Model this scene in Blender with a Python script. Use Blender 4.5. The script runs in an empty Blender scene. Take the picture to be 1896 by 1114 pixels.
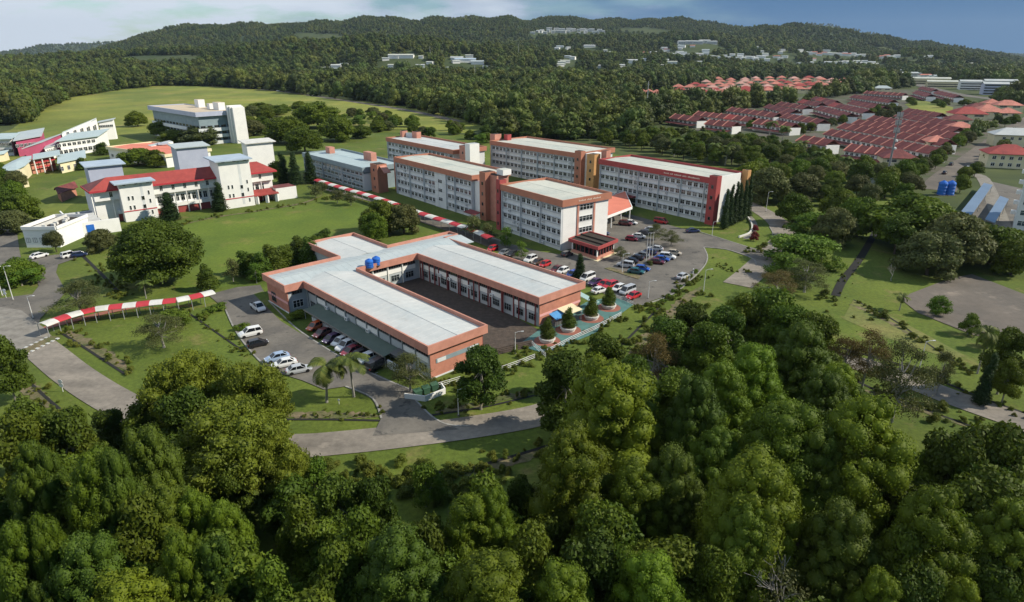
import bpy, math, random
import numpy as np
from mathutils import Vector, Matrix

# ------------------------------------------------------------------ camera
sc = bpy.context.scene
F, CX, CY, HZ, CAMH = 1180., 948., 557., 98., 52.
PITCH = math.atan((CY-HZ)/F)
PC, PS = math.cos(PITCH), math.sin(PITCH)
cam = bpy.data.cameras.new('camera'); cam.sensor_width = 36; cam.lens = 36*F/1896.
cam.clip_end = 60000; cam.clip_start = 1
camo = bpy.data.objects.new('camera', cam); sc.collection.objects.link(camo)
camo.location = (0, 0, CAMH); camo.rotation_euler = (math.pi/2-PITCH, 0, 0)
sc.camera = camo

# ------------------------------------------------------------------ sky and sun
SUN_EL, SUN_AZ = math.radians(37), math.radians(92)     # azimuth clockwise from +Y (straight ahead)
w = bpy.data.worlds.new('World'); sc.world = w; w.use_nodes = True
nt = w.node_tree; N = nt.nodes; L = nt.links; N.clear()
def wn(t, **k):
    n = N.new(t)
    for a, b in k.items(): setattr(n, a, b)
    return n
sky = wn('ShaderNodeTexSky', sky_type='NISHITA', sun_disc=False, sun_elevation=SUN_EL, sun_rotation=SUN_AZ, air_density=1.2, dust_density=0.6, ozone_density=2.0)
tc = wn('ShaderNodeTexCoord')
mp = wn('ShaderNodeMapping'); mp.inputs['Scale'].default_value = (1.0, 1.0, 4.5)
L.new(tc.outputs['Generated'], mp.inputs['Vector'])
no = wn('ShaderNodeTexNoise'); no.inputs['Scale'].default_value = 7.5; no.inputs['Detail'].default_value = 9; no.inputs['Roughness'].default_value = .58
L.new(mp.outputs[0], no.inputs['Vector'])
sep = wn('ShaderNodeSeparateXYZ'); L.new(tc.outputs['Generated'], sep.inputs[0])
# cloud cover is bright and thick to the left (west), a slate-blue rain bank to the right
az = wn('ShaderNodeMapRange'); az.inputs['From Min'].default_value = -.55; az.inputs['From Max'].default_value = .5
L.new(sep.outputs['X'], az.inputs['Value'])
m1 = wn('ShaderNodeMath', operation='MULTIPLY_ADD'); m1.inputs[1].default_value = -.20; L.new(az.outputs[0], m1.inputs[0]); L.new(no.outputs[0], m1.inputs[2])
r1 = wn('ShaderNodeValToRGB'); r1.color_ramp.elements[0].position = .34; r1.color_ramp.elements[1].position = .47
L.new(m1.outputs[0], r1.inputs[0])
mixA = wn('ShaderNodeMixRGB'); mixA.inputs[2].default_value = (4.6, 5.1, 5.7, 1)
L.new(r1.outputs[0], mixA.inputs[0])
tint = wn('ShaderNodeMixRGB', blend_type='MULTIPLY'); tint.inputs[0].default_value = 1; tint.inputs[2].default_value = (.62, .80, .92, 1)
L.new(sky.outputs[0], tint.inputs[1]); L.new(tint.outputs[0], mixA.inputs[1])
no2 = wn('ShaderNodeTexNoise'); no2.inputs['Scale'].default_value = 5.0; no2.inputs['Detail'].default_value = 6
L.new(mp.outputs[0], no2.inputs['Vector'])
m2 = wn('ShaderNodeMath', operation='MULTIPLY_ADD'); m2.inputs[1].default_value = .95; L.new(az.outputs[0], m2.inputs[0]); L.new(no2.outputs[0], m2.inputs[2])
r2 = wn('ShaderNodeMapRange', interpolation_type='SMOOTHSTEP'); r2.inputs['From Min'].default_value = .66; r2.inputs['From Max'].default_value = 1.30
L.new(m2.outputs[0], r2.inputs[0])
mixB = wn('ShaderNodeMixRGB'); mixB.inputs[2].default_value = (.40, 1.12, 2.30, 1)
L.new(r2.outputs[0], mixB.inputs[0]); L.new(mixA.outputs[0], mixB.inputs[1])
bg = wn('ShaderNodeBackground'); bg.inputs['Strength'].default_value = .135
L.new(mixB.outputs[0], bg.inputs['Color'])
wo = wn('ShaderNodeOutputWorld'); L.new(bg.outputs[0], wo.inputs['Surface'])

sd = bpy.data.lights.new('sun', 'SUN'); sd.energy = 4.8; sd.angle = math.radians(.55); sd.color = (1, .925, .79)
so = bpy.data.objects.new('sun', sd); sc.collection.objects.link(so)
sv = Vector((math.sin(SUN_AZ)*math.cos(SUN_EL), math.cos(SUN_AZ)*math.cos(SUN_EL), math.sin(SUN_EL)))
so.rotation_euler = sv.to_track_quat('Z', 'Y').to_euler(); so.location = (200, 0, 200)
vs = sc.view_settings; vs.view_transform = 'Standard'; vs.look = 'None'; vs.exposure = 0.2; vs.gamma = 1
try: vs.use_curve_mapping = False
except Exception: pass
cy = sc.cycles; cy.max_bounces = 5; cy.diffuse_bounces = 2; cy.glossy_bounces = 2; cy.transmission_bounces = 2; cy.volume_bounces = 0; cy.transparent_max_bounces = 4
cy.use_adaptive_sampling = True; cy.use_denoising = True

# ------------------------------------------------------------------ pixel -> place
def ray(x, y):
    u = (x-CX)/F; v = (CY-y)/F
    return u, PC+v*PS, -PS+v*PC
def G(x, y, z=0.):                      # where the sight line of a photo pixel meets the level z
    r = ray(x, y); t = (z-CAMH)/r[2]
    return Vector((r[0]*t, r[1]*t, z))
def Zat(x, y, dist):                    # the height of that sight line over a spot `dist` metres ahead
    r = ray(x, y); return CAMH+r[2]*dist/r[1]
def ppm(p):                             # pixels per metre at a point
    return F/(p[1]*PC-(p[2]-CAMH)*PS)
def UCOL(x, y): return CX+F*x/(y*PC+CAMH*PS)
def crop(x0, y0, k): return lambda x, y: (x0+x/k, y0+y/k)

# ------------------------------------------------------------------ mesh helpers
COL = sc.collection
class MB:
    def __init__(self): self.v = []; self.f = []; self.m = []
    def add(self, vs, fs, mi=0):
        b = len(self.v); self.v += [tuple(p) for p in vs]
        self.f += [tuple(b+i for i in f) for f in fs]; self.m += [mi]*len(fs); return self
    def poly(self, pts, mi=0): return self.add(pts, [tuple(range(len(pts)))], mi)
    def prism(self, pts, z0, z1, mi=0, top=None):
        n = len(pts)
        if sum(pts[i][0]*pts[(i+1) % n][1]-pts[(i+1) % n][0]*pts[i][1] for i in range(n)) < 0: pts = list(reversed(pts))
        vs = [(p[0], p[1], z0) for p in pts]+[(p[0], p[1], z1) for p in pts]
        fs = [(i, (i+1) % n, n+(i+1) % n, n+i) for i in range(n)]
        self.add(vs, fs+[tuple(reversed(range(n)))], mi)
        b = len(self.v)-2*n
        self.f.append(tuple(b+n+i for i in range(n))); self.m.append(mi if top is None else top); return self
    def box(self, x0, x1, y0, y1, z0, z1, mi=0):
        return self.prism([(x0, y0), (x1, y0), (x1, y1), (x0, y1)], z0, z1, mi)
    def bar(self, p, q, wd, z0, z1, mi=0, off=0.):     # upright slab from p to q, thickness wd, shifted `off` to the right of p->q
        d = Vector((q[0]-p[0], q[1]-p[1])); d.normalize(); n = Vector((d.y, -d.x))
        a = off-wd/2; b = off+wd/2
        P = [(p[0]+n.x*a, p[1]+n.y*a), (q[0]+n.x*a, q[1]+n.y*a), (q[0]+n.x*b, q[1]+n.y*b), (p[0]+n.x*b, p[1]+n.y*b)]
        return self.prism(P, z0, z1, mi)
    def slab(self, pts, th, mi=0):                      # a sheet through 3-D points with thickness down
        n = len(pts); vs = [tuple(p) for p in pts]+[(p[0], p[1], p[2]-th) for p in pts]
        a = sum(pts[i][0]*pts[(i+1) % n][1]-pts[(i+1) % n][0]*pts[i][1] for i in range(n))
        if a < 0:
            pts = list(reversed(pts)); vs = [tuple(p) for p in pts]+[(p[0], p[1], p[2]-th) for p in pts]
        return self.add(vs, [tuple(range(n)), tuple(reversed(range(n, 2*n)))]+[(n+i, n+(i+1) % n, (i+1) % n, i) for i in range(n)], mi)
    def tube(self, pts, rs, n=6, mi=0, cap=True):
        b = len(self.v); k = len(pts)
        for i, p in enumerate(pts):
            p = Vector(p); q = Vector(pts[min(i+1, k-1)])-Vector(pts[max(i-1, 0)])
            q.normalize(); a = q.cross(Vector((.3, .9, .2))); a.normalize(); c = q.cross(a)
            r = rs[i] if hasattr(rs, '__len__') else rs
            for j in range(n):
                t = 2*math.pi*j/n; o = p+(a*math.cos(t)+c*math.sin(t))*r; self.v.append(tuple(o))
        for i in range(k-1):
            for j in range(n):
                self.f.append((b+i*n+j, b+i*n+(j+1) % n, b+(i+1)*n+(j+1) % n, b+(i+1)*n+j)); self.m.append(mi)
        if cap:
            self.f.append(tuple(b+(k-1)*n+j for j in range(n))); self.m.append(mi)
            self.f.append(tuple(b+j for j in reversed(range(n)))); self.m.append(mi)
        return self
    def lathe(self, c, prof, n=14, mi=0):               # prof: (r, z) pairs
        b = len(self.v)
        for r, z in prof:
            for j in range(n):
                t = 2*math.pi*j/n; self.v.append((c[0]+r*math.cos(t), c[1]+r*math.sin(t), c[2]+z))
        for i in range(len(prof)-1):
            for j in range(n):
                self.f.append((b+i*n+j, b+i*n+(j+1) % n, b+(i+1)*n+(j+1) % n, b+(i+1)*n+j)); self.m.append(mi)
        self.f.append(tuple(b+(len(prof)-1)*n+j for j in range(n))); self.m.append(mi)
        return self
    def mesh(self, name, mats, off=(0, 0, 0)):
        me = bpy.data.meshes.new(name)
        me.from_pydata([(a-off[0], b-off[1], c-off[2]) for a, b, c in self.v], [], self.f)
        if not isinstance(mats, (list, tuple)): mats = [mats]
        for m in mats: me.materials.append(m)
        if len(mats) > 1: me.polygons.foreach_set('material_index', self.m)
        me.update(); return me
    def build(self, name, mats, parent=None):
        off = (0, 0, 0)
        if parent is not None: off = parent.get('_o', (0, 0, 0)); off = tuple(off)
        o = obj(name, self.mesh(name, mats, off), parent)
        if parent is not None and '_o' in parent: o['_o'] = off
        return o
def obj(name, me, parent=None, loc=None, rz=0., sc_=None):
    o = bpy.data.objects.new(name, me); COL.objects.link(o)
    if parent is not None: o.parent = parent
    if loc is not None: o.location = loc
    if rz: o.rotation_euler = (0, 0, rz)
    if sc_ is not None: o.scale = sc_
    return o
def thing(name, label, cat, loc=(0, 0, 0), rz=0., group=None, world=False):
    o = bpy.data.objects.new(name, None); COL.objects.link(o); o.empty_display_size = .3
    o.location = loc; o.rotation_euler = (0, 0, rz); o['label'] = label; o['category'] = cat
    if group: o['group'] = group
    if world: o['_o'] = (float(loc[0]), float(loc[1]), float(loc[2]))
    return o
def tag(o, label=None, cat=None, group=None, kind=None):
    if label: o['label'] = label
    if cat: o['category'] = cat
    if group: o['group'] = group
    if kind: o['kind'] = kind
    return o
def v2(a): return Vector((a[0], a[1]))
def offset_poly(pts, d):                                # inward for counter-clockwise polygons
    n = len(pts); out = []
    for i in range(n):
        a, b, c = v2(pts[i-1]), v2(pts[i]), v2(pts[(i+1) % n])
        d1 = (b-a).normalized(); d2 = (c-b).normalized()
        n1 = Vector((-d1.y, d1.x)); n2 = Vector((-d2.y, d2.x))
        k = 1+n1.dot(n2)
        out.append(b+(n1+n2)*(d/max(k, .25)))
    return out
def ccw(pts):
    n = len(pts)
    return pts if sum(pts[i][0]*pts[(i+1) % n][1]-pts[(i+1) % n][0]*pts[i][1] for i in range(n)) > 0 else list(reversed(pts))
# ------------------------------------------------------------------ materials
MAT = {}
def mat(name, col, rough=.7, var=.0, scale=1., bump=0., bscale=None, col2=None, spec=.3, metal=0., objvar=0., detail=5, stretch=None, lo=.35, hi=.65, fine=None, patch=None):
    """plain surface: base colour, a second colour mottled in by noise, optional fine relief and per-object tone"""
    m = bpy.data.materials.new(name); m.use_nodes = True; t = m.node_tree; b = t.nodes['Principled BSDF']
    b.inputs['Roughness'].default_value = rough; b.inputs['Metallic'].default_value = metal
    b.inputs['Specular IOR Level'].default_value = spec
    c = tuple(col)+(1,)
    last = None
    if var or col2:
        g = t.nodes.new('ShaderNodeNewGeometry'); v = g.outputs['Position']
        if stretch:
            q = t.nodes.new('ShaderNodeMapping'); q.inputs['Scale'].default_value = stretch; t.links.new(v, q.inputs[0]); v = q.outputs[0]
        n = t.nodes.new('ShaderNodeTexNoise'); n.inputs['Scale'].default_value = scale; n.inputs['Detail'].default_value = detail; n.inputs['Roughness'].default_value = .62
        t.links.new(v, n.inputs['Vector'])
        r = t.nodes.new('ShaderNodeMapRange'); r.inputs['From Min'].default_value = lo; r.inputs['From Max'].default_value = hi
        t.links.new(n.outputs[0], r.inputs[0])
        x = t.nodes.new('ShaderNodeMixRGB'); x.inputs[1].default_value = c
        x.inputs[2].default_value = tuple(col2)+(1,) if col2 else tuple(min(1, a*(1-var)) for a in col)+(1,)
        t.links.new(r.outputs[0], x.inputs[0]); last = x.outputs[0]
    if patch:                                           # worn, dry or weedy patches with a shape of their own
        pc, psc, p0, p1 = patch
        g = t.nodes.new('ShaderNodeNewGeometry'); n = t.nodes.new('ShaderNodeTexNoise'); n.inputs['Scale'].default_value = psc; n.inputs['Detail'].default_value = 8; n.inputs['Roughness'].default_value = .68
        t.links.new(g.outputs['Position'], n.inputs['Vector']); r = t.nodes.new('ShaderNodeMapRange'); r.inputs['From Min'].default_value = p0; r.inputs['From Max'].default_value = p1; t.links.new(n.outputs[0], r.inputs[0])
        x = t.nodes.new('ShaderNodeMixRGB'); x.inputs[2].default_value = tuple(pc)+(1,); t.links.new(last, x.inputs[1]); t.links.new(r.outputs[0], x.inputs[0]); last = x.outputs[0]
    for fs, fa in (fine or []):
        g = t.nodes.new('ShaderNodeNewGeometry'); n = t.nodes.new('ShaderNodeTexNoise'); n.inputs['Scale'].default_value = fs; n.inputs['Detail'].default_value = 6; n.inputs['Roughness'].default_value = .7
        t.links.new(g.outputs['Position'], n.inputs['Vector']); r = t.nodes.new('ShaderNodeMapRange'); r.inputs['From Min'].default_value = .3; r.inputs['From Max'].default_value = .7; r.inputs['To Min'].default_value = 1-fa; r.inputs['To Max'].default_value = 1+fa
        t.links.new(n.outputs[0], r.inputs[0]); x = t.nodes.new('ShaderNodeVectorMath'); x.operation = 'SCALE'
        if last: t.links.new(last, x.inputs[0])
        else: x.inputs[0].default_value = tuple(col)
        t.links.new(r.outputs[0], x.inputs['Scale']); last = x.outputs[0]
    if objvar:
        oi = t.nodes.new('ShaderNodeObjectInfo'); h = t.nodes.new('ShaderNodeHueSaturation')
        r = t.nodes.new('ShaderNodeMapRange'); r.inputs['To Min'].default_value = 1-objvar; r.inputs['To Max'].default_value = 1+objvar
        t.links.new(oi.outputs['Random'], r.inputs[0]); t.links.new(r.outputs[0], h.inputs['Value'])
        if last: t.links.new(last, h.inputs['Color'])
        else: h.inputs['Color'].default_value = c
        last = h.outputs[0]
    if last: t.links.new(last, b.inputs['Base Color'])
    else: b.inputs['Base Color'].default_value = c
    if bump:
        g = t.nodes.new('ShaderNodeNewGeometry'); n = t.nodes.new('ShaderNodeTexNoise'); n.inputs['Scale'].default_value = bscale or scale*6; n.inputs['Detail'].default_value = 4
        t.links.new(g.outputs['Position'], n.inputs['Vector'])
        u = t.nodes.new('ShaderNodeBump'); u.inputs['Strength'].default_value = bump; u.inputs['Distance'].default_value = .1
        t.links.new(n.outputs[0], u.inputs['Height']); t.links.new(u.outputs[0], b.inputs['Normal'])
    MAT[name] = m; return m
def leafmat(name, c1, c2, trans=.25, objvar=.22, hue=.03):
    m = bpy.data.materials.new(name); m.use_nodes = True; t = m.node_tree; b = t.nodes['Principled BSDF']
    b.inputs['Roughness'].default_value = .62; b.inputs['Specular IOR Level'].default_value = .22
    at = t.nodes.new('ShaderNodeAttribute'); at.attribute_name = 'tone'
    x = t.nodes.new('ShaderNodeMixRGB'); x.inputs[1].default_value = tuple(c1)+(1,); x.inputs[2].default_value = tuple(c2)+(1,)
    t.links.new(at.outputs['Fac'], x.inputs[0])
    oi = t.nodes.new('ShaderNodeObjectInfo'); h = t.nodes.new('ShaderNodeHueSaturation')
    r = t.nodes.new('ShaderNodeMapRange'); r.inputs['To Min'].default_value = 1-objvar; r.inputs['To Max'].default_value = 1+objvar
    t.links.new(oi.outputs['Random'], r.inputs[0]); t.links.new(r.outputs[0], h.inputs['Value'])
    wn_ = t.nodes.new('ShaderNodeTexWhiteNoise'); wn_.noise_dimensions = '1D'; t.links.new(oi.outputs['Random'], wn_.inputs['W'])
    r2_ = t.nodes.new('ShaderNodeMapRange'); r2_.inputs['To Min'].default_value = .5-hue; r2_.inputs['To Max'].default_value = .5+hue*.12
    t.links.new(wn_.outputs[0], r2_.inputs[0]); t.links.new(r2_.outputs[0], h.inputs['Hue'])
    t.links.new(x.outputs[0], h.inputs['Color']); t.links.new(h.outputs[0], b.inputs['Base Color'])
    tr = t.nodes.new('ShaderNodeBsdfTranslucent'); t.links.new(h.outputs[0], tr.inputs['Color'])
    mx = t.nodes.new('ShaderNodeMixShader'); mx.inputs[0].default_value = trans
    o = t.nodes['Material Output']; t.links.new(b.outputs[0], mx.inputs[1]); t.links.new(tr.outputs[0], mx.inputs[2]); t.links.new(mx.outputs[0], o.inputs['Surface'])
    MAT[name] = m; return m

leafmat('leaf_billow', (.070, .122, .008), (.142, .218, .014), objvar=.22, trans=.32)
leafmat('leaf_dark', (.040, .076, .008), (.084, .138, .014), trans=.3)
leafmat('leaf_mid', (.058, .104, .009), (.122, .188, .015), trans=.3)
leafmat('leaf_yellow', (.082, .112, .010), (.185, .225, .020), objvar=.08, hue=.006)
leafmat('leaf_olive', (.060, .078, .022), (.125, .145, .045))
leafmat('leaf_fresh', (.050, .110, .012), (.135, .230, .022), objvar=.12)
leafmat('leaf_rust', (.09, .075, .022), (.16, .12, .035), objvar=.1)
leafmat('leaf_palm', (.040, .085, .016), (.130, .170, .035), objvar=.12)
leafmat('leaf_column', (.014, .036, .010), (.036, .070, .016), objvar=.12, hue=.01)
leafmat('leaf_far', (.024, .050, .010), (.070, .112, .020), objvar=.42, trans=.15, hue=.04)
_t = MAT['leaf_far'].node_tree; _g = _t.nodes.new('ShaderNodeNewGeometry'); _n = _t.nodes.new('ShaderNodeTexNoise'); _n.inputs['Scale'].default_value = .006; _n.inputs['Detail'].default_value = 4
_t.links.new(_g.outputs['Position'], _n.inputs['Vector']); _r = _t.nodes.new('ShaderNodeMapRange'); _r.inputs['From Min'].default_value = .35; _r.inputs['From Max'].default_value = .68; _t.links.new(_n.outputs[0], _r.inputs[0])
_h = [n for n in _t.nodes if n.type == 'HUE_SAT'][0]; _x = _t.nodes.new('ShaderNodeMixRGB'); _x.inputs[2].default_value = (.125, .155, .026, 1)
_mm = _t.nodes.new('ShaderNodeMath'); _mm.operation = 'MULTIPLY'; _mm.inputs[1].default_value = .6; _t.links.new(_r.outputs[0], _mm.inputs[0]); _t.links.new(_mm.outputs[0], _x.inputs[0])
_src = _h.inputs['Color'].links[0].from_socket; _t.links.new(_src, _x.inputs[1]); _t.links.new(_x.outputs[0], _h.inputs['Color'])
mat('bark', (.10, .08, .06), .9, .4, 3)
mat('bark_pale', (.30, .27, .22), .9, .3, 3)
mat('bark_bare', (.30, .285, .255), .9, .25, 3)
mat('bark_grey', (.34, .32, .29), .9, .3, 3)
# ground
mat('grass', (.118, .152, .020), .95, col2=(.074, .112, .015), scale=.05, bump=.5, bscale=2.5, fine=[(1.3, .30), (.02, .22)], patch=((.20, .165, .06), .11, .56, .72))
mat('grass_field', (.235, .245, .042), .95, col2=(.125, .160, .026), scale=.012, bump=.3, bscale=.8, lo=.38, hi=.62, stretch=(1, .6, 1), fine=[(.35, .22), (.008, .22)], patch=((.33, .27, .085), .022, .55, .72))
mat('grass_lawn', (.112, .158, .018), .95, col2=(.080, .126, .015), scale=.06, bump=.4, bscale=2.5, lo=.4, hi=.7, fine=[(1.1, .22), (.018, .20)], patch=((.19, .175, .045), .07, .57, .74))
mat('grass_dry', (.190, .180, .055), .95, col2=(.120, .150, .035), scale=.10, bump=.4, bscale=2.5, fine=[(1.2, .3)])
mat('ground_base', (.085, .105, .026), .95, col2=(.045, .065, .018), scale=.02, fine=[(.004, .3)])
mat('soil', (.20, .150, .095), .95, col2=(.085, .105, .03), scale=.35, bump=.6, bscale=3, fine=[(1.5, .35)])
mat('asphalt', (.165, .150, .127), .9, col2=(.120, .111, .098), scale=.16, bump=.2, bscale=12, lo=.4, hi=.62, fine=[(1.6, .14), (.07, .16)], patch=((.075, .070, .064), .22, .60, .66))
mat('asphalt_old', (.285, .250, .205), .92, col2=(.180, .160, .134), scale=.14, bump=.2, bscale=10, lo=.36, hi=.66, stretch=(.5, 1.6, 1), fine=[(1.1, .18), (.06, .18)], patch=((.32, .28, .23), .20, .58, .70))
mat('concrete_lot', (.165, .140, .115), .9, col2=(.118, .104, .088), scale=.05, bump=.2, bscale=8, lo=.4, hi=.6, fine=[(.8, .16), (.03, .2)], patch=((.26, .215, .17), .06, .56, .70))
mat('concrete', (.275, .255, .22), .9, col2=(.19, .175, .15), scale=.6)
mat('kerb', (.34, .33, .30), .9, col2=(.22, .21, .19), scale=.9)
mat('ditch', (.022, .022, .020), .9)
mat('brick_paving', (.095, .072, .056), .9, col2=(.065, .052, .042), scale=.8, bump=.5, bscale=4, fine=[(1.2, .3)])
mat('teal_paving', (.10, .22, .20), .8, col2=(.08, .16, .15), scale=.4)
mat('red_paving', (.34, .13, .09), .85, col2=(.25, .11, .08), scale=.5)
mat('white_line', (.60, .60, .57), .8, col2=(.4, .4, .38), scale=2)
# buildings
mat('roof_white', (.545, .555, .53), .55, col2=(.47, .50, .49), scale=.09, lo=.42, hi=.62, fine=[(.5, .07), (.06, .06)], patch=((.40, .385, .35), .16, .60, .74))
mat('roof_cream', (.56, .56, .48), .6, col2=(.47, .50, .44), scale=.11, lo=.42, hi=.62, fine=[(.5, .07), (.06, .06)], patch=((.40, .38, .32), .16, .60, .74))
mat('roof_blue', (.47, .515, .51), .5, col2=(.40, .455, .46), scale=.12, fine=[(.5, .07), (.06, .06)])
mat('roof_teal', (.44, .53, .53), .5, col2=(.37, .46, .47), scale=.12, fine=[(.5, .07), (.06, .06)])
mat('roof_slab_blue', (.42, .50, .58), .6, col2=(.35, .43, .51), scale=.3)
mat('roof_tan', (.60, .50, .36), .9, col2=(.52, .42, .30), scale=.08)
mat('roof_red', (.36, .066, .055), .7, col2=(.27, .050, .044), scale=.14, lo=.4, hi=.68, fine=[(.7, .16)])
mat('roof_maroon', (.205, .056, .048), .7, col2=(.125, .036, .034), scale=.3, fine=[(.12, .22), (.9, .2)])
mat('roof_salmon', (.56, .215, .16), .75, col2=(.44, .165, .12), scale=.2, fine=[(.12, .22), (.9, .2)])
mat('roof_dark', (.055, .045, .036), .85, col2=(.04, .032, .026), scale=.4)
mat('fascia_orange', (.57, .265, .195), .7, col2=(.48, .22, .16), scale=.5, fine=[(.8, .10)])
mat('fascia_brown', (.46, .195, .125), .7, col2=(.39, .165, .105), scale=.4, fine=[(.8, .12)])
mat('fascia_red', (.40, .075, .070), .7, col2=(.34, .065, .062), scale=.4)
mat('ochre', (.60, .33, .13), .7, col2=(.52, .28, .11), scale=.4)
mat('wall_white', (.84, .83, .79), .75, col2=(.76, .755, .72), scale=.35, lo=.45, hi=.75)
mat('wall_grey', (.46, .49, .50), .75, col2=(.40, .43, .44), scale=.5)
mat('wall_pale', (.70, .72, .71), .75, col2=(.61, .63, .63), scale=.4)
mat('wall_bluegrey', (.26, .33, .36), .7, col2=(.21, .27, .30), scale=.4)
mat('wall_cream', (.78, .70, .46), .8, col2=(.70, .62, .40), scale=.3)
mat('wall_magenta', (.48, .09, .17), .8, col2=(.40, .08, .14), scale=.3)
mat('wall_orange', (.52, .225, .155), .8, col2=(.45, .19, .13), scale=.4, fine=[(.9, .12)])
mat('wall_teal', (.36, .52, .50), .75)
mat('wall_lilac', (.46, .49, .60), .75, col2=(.40, .43, .54), scale=.3)
mat('ledge', (.42, .44, .45), .8)
mat('frame_white', (.74, .75, .74), .6)
mat('post_red', (.22, .05, .05), .7)
mat('post_grey', (.30, .33, .33), .7)
mat('awning_green', (.125, .165, .135), .7, col2=(.10, .138, .112), scale=.4)
mat('canopy_red', (.52, .045, .06), .65, col2=(.42, .04, .05), scale=.5)
mat('canopy_white', (.68, .67, .62), .7, col2=(.56, .55, .50), scale=.5)
mat('canopy_salmon', (.72, .23, .15), .7, col2=(.64, .20, .13), scale=.2)
mat('glass', (.012, .016, .020), .12, spec=.6, objvar=.5)
mat('glass_blue', (.05, .08, .10), .12, spec=.6)
mat('tank_blue', (.03, .16, .58), .45, col2=(.02, .12, .46), scale=.6)
mat('steel_grey', (.24, .24, .24), .6)
mat('wall_red', (.34, .075, .065), .8, col2=(.28, .06, .055), scale=.5)
mat('steel', (.42, .43, .43), .5, metal=.3)
mat('steel_dark', (.13, .13, .13), .6)
mat('pole_white', (.72, .72, .70), .5)
mat('black', (.014, .014, .015), .6)
mat('yellow', (.75, .55, .03), .6)
mat('letter_pale', (.78, .62, .50), .7)
mat('letter_dark', (.10, .09, .09), .7)
mat('solar', (.20, .27, .36), .35, col2=(.17, .23, .31), scale=.2)
mat('tarp_blue', (.10, .32, .62), .6, col2=(.07, .24, .50), scale=.6)
mat('party_wall', (.60, .27, .21), .8)
mat('pink', (.75, .40, .38), .8)
mat('hill', (.030, .052, .014), .95, col2=(.070, .088, .026), scale=.004)
mat('red_earth', (.36, .17, .09), .95, col2=(.26, .14, .07), scale=.03)
mat('estate_ground', (.12, .105, .085), .95, col2=(.06, .08, .03), scale=.06, lo=.4, hi=.6)
mat('roof_pink', (.58, .33, .27), .75, col2=(.48, .26, .21), scale=.2)
leafmat('leaf_scrub', (.085, .120, .016), (.150, .185, .026), objvar=.2)
mat('glass_blind', (.20, .21, .21), .25, col2=(.10, .11, .115), scale=.9, spec=.5, objvar=.3)
# ------------------------------------------------------------------ terrain
def interp(x, pts):
    if x <= pts[0][0]: return pts[0][1]
    for (a, b), (c, d) in zip(pts, pts[1:]):
        if x <= c: return b+(d-b)*(x-a)/(c-a)
    return pts[-1][1]
# ridges: distance ahead, half width in front and behind, skyline height (as column, row of the photograph)
RIDGES = [
 (7500, 1700, [(-300, 118), (-100, 106), (0, 98), (40, 92), (80, 84), (130, 82), (190, 79), (240, 78), (330, 80), (420, 90), (520, 100), (640, 122)]),
 (3900, 1500, [(20, 130), (60, 118), (160, 96), (235, 77), (262, 66), (290, 58), (340, 49), (380, 47), (440, 46), (500, 42), (560, 44), (620, 41), (660, 36), (700, 32), (760, 33), (860, 33), (950, 36), (1000, 50), (1100, 80), (1220, 122)]),
 (1900, 500, [(-100, 115), (100, 104), (250, 98), (400, 90), (480, 84), (560, 74), (640, 68), (700, 66), (760, 68), (850, 78), (950, 90), (1100, 100), (1300, 106), (1450, 125)]),
 (4300, 1800, [(640, 125), (800, 60), (880, 36), (950, 34), (1010, 36), (1040, 32), (1070, 37), (1130, 39), (1200, 34), (1260, 36), (1290, 40), (1330, 46), (1400, 56), (1500, 75), (1600, 95), (1700, 125)]),
 (2700, 700, [(620, 125), (700, 110), (900, 84), (1000, 72), (1100, 66), (1200, 70), (1300, 62), (1400, 74), (1500, 80), (1600, 92), (1700, 104), (1780, 125)]),
 (3400, 900, [(1180, 130), (1240, 110), (1300, 78), (1345, 60), (1390, 49), (1445, 44), (1480, 47), (1500, 50), (1550, 55), (1600, 62), (1640, 68), (1680, 76), (1710, 75), (1740, 82), (1800, 92), (1850, 99), (1896, 109), (2000, 118), (2200, 125)]),
 (8500, 1500, [(1330, 125), (1400, 70), (1450, 50), (1500, 45), (1530, 46), (1580, 58), (1650, 70), (1800, 96), (1950, 104)]),
 (2300, 420, [(1500, 118), (1600, 104), (1680, 92), (1740, 94), (1800, 104), (1896, 122), (2100, 130)]),
]
def vnoise(x, y):
    return (math.sin(x*.0021+1.3)*math.cos(y*.0017+.4)+.6*math.sin(x*.0049-y*.0031)+.4*math.cos(x*.0083+y*.0071+2))/2.
def terrain(x, y):
    if y < 900: return 0.
    u = UCOL(x, y); z = 0.
    for R, W, pts in RIDGES:
        d = (y-R)/W
        if abs(d) >= 1: continue
        zt = Zat(u, interp(u, pts), R)-12
        if zt <= 0: continue
        z = max(z, zt*(.5+.5*math.cos(math.pi*d))**.8)
    if z > 4: z *= 1+.09*vnoise(x, y)*(.25 if y > 3000 else 1)+.05*math.sin(x*.013+y*.004)*math.sin(x*.0047+1.1)+.03*math.sin(x*.031+2)
    return max(z, 0.)
def T(x, y):                                            # sight line of a pixel down to the terrain
    r = ray(x, y); d = 250.
    while d < 9000:
        if CAMH+r[2]*d/r[1] <= terrain(r[0]*d/r[1], d): break
        d *= 1.01
    return Vector((r[0]*d/r[1], d, terrain(r[0]*d/r[1], d)))

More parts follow.
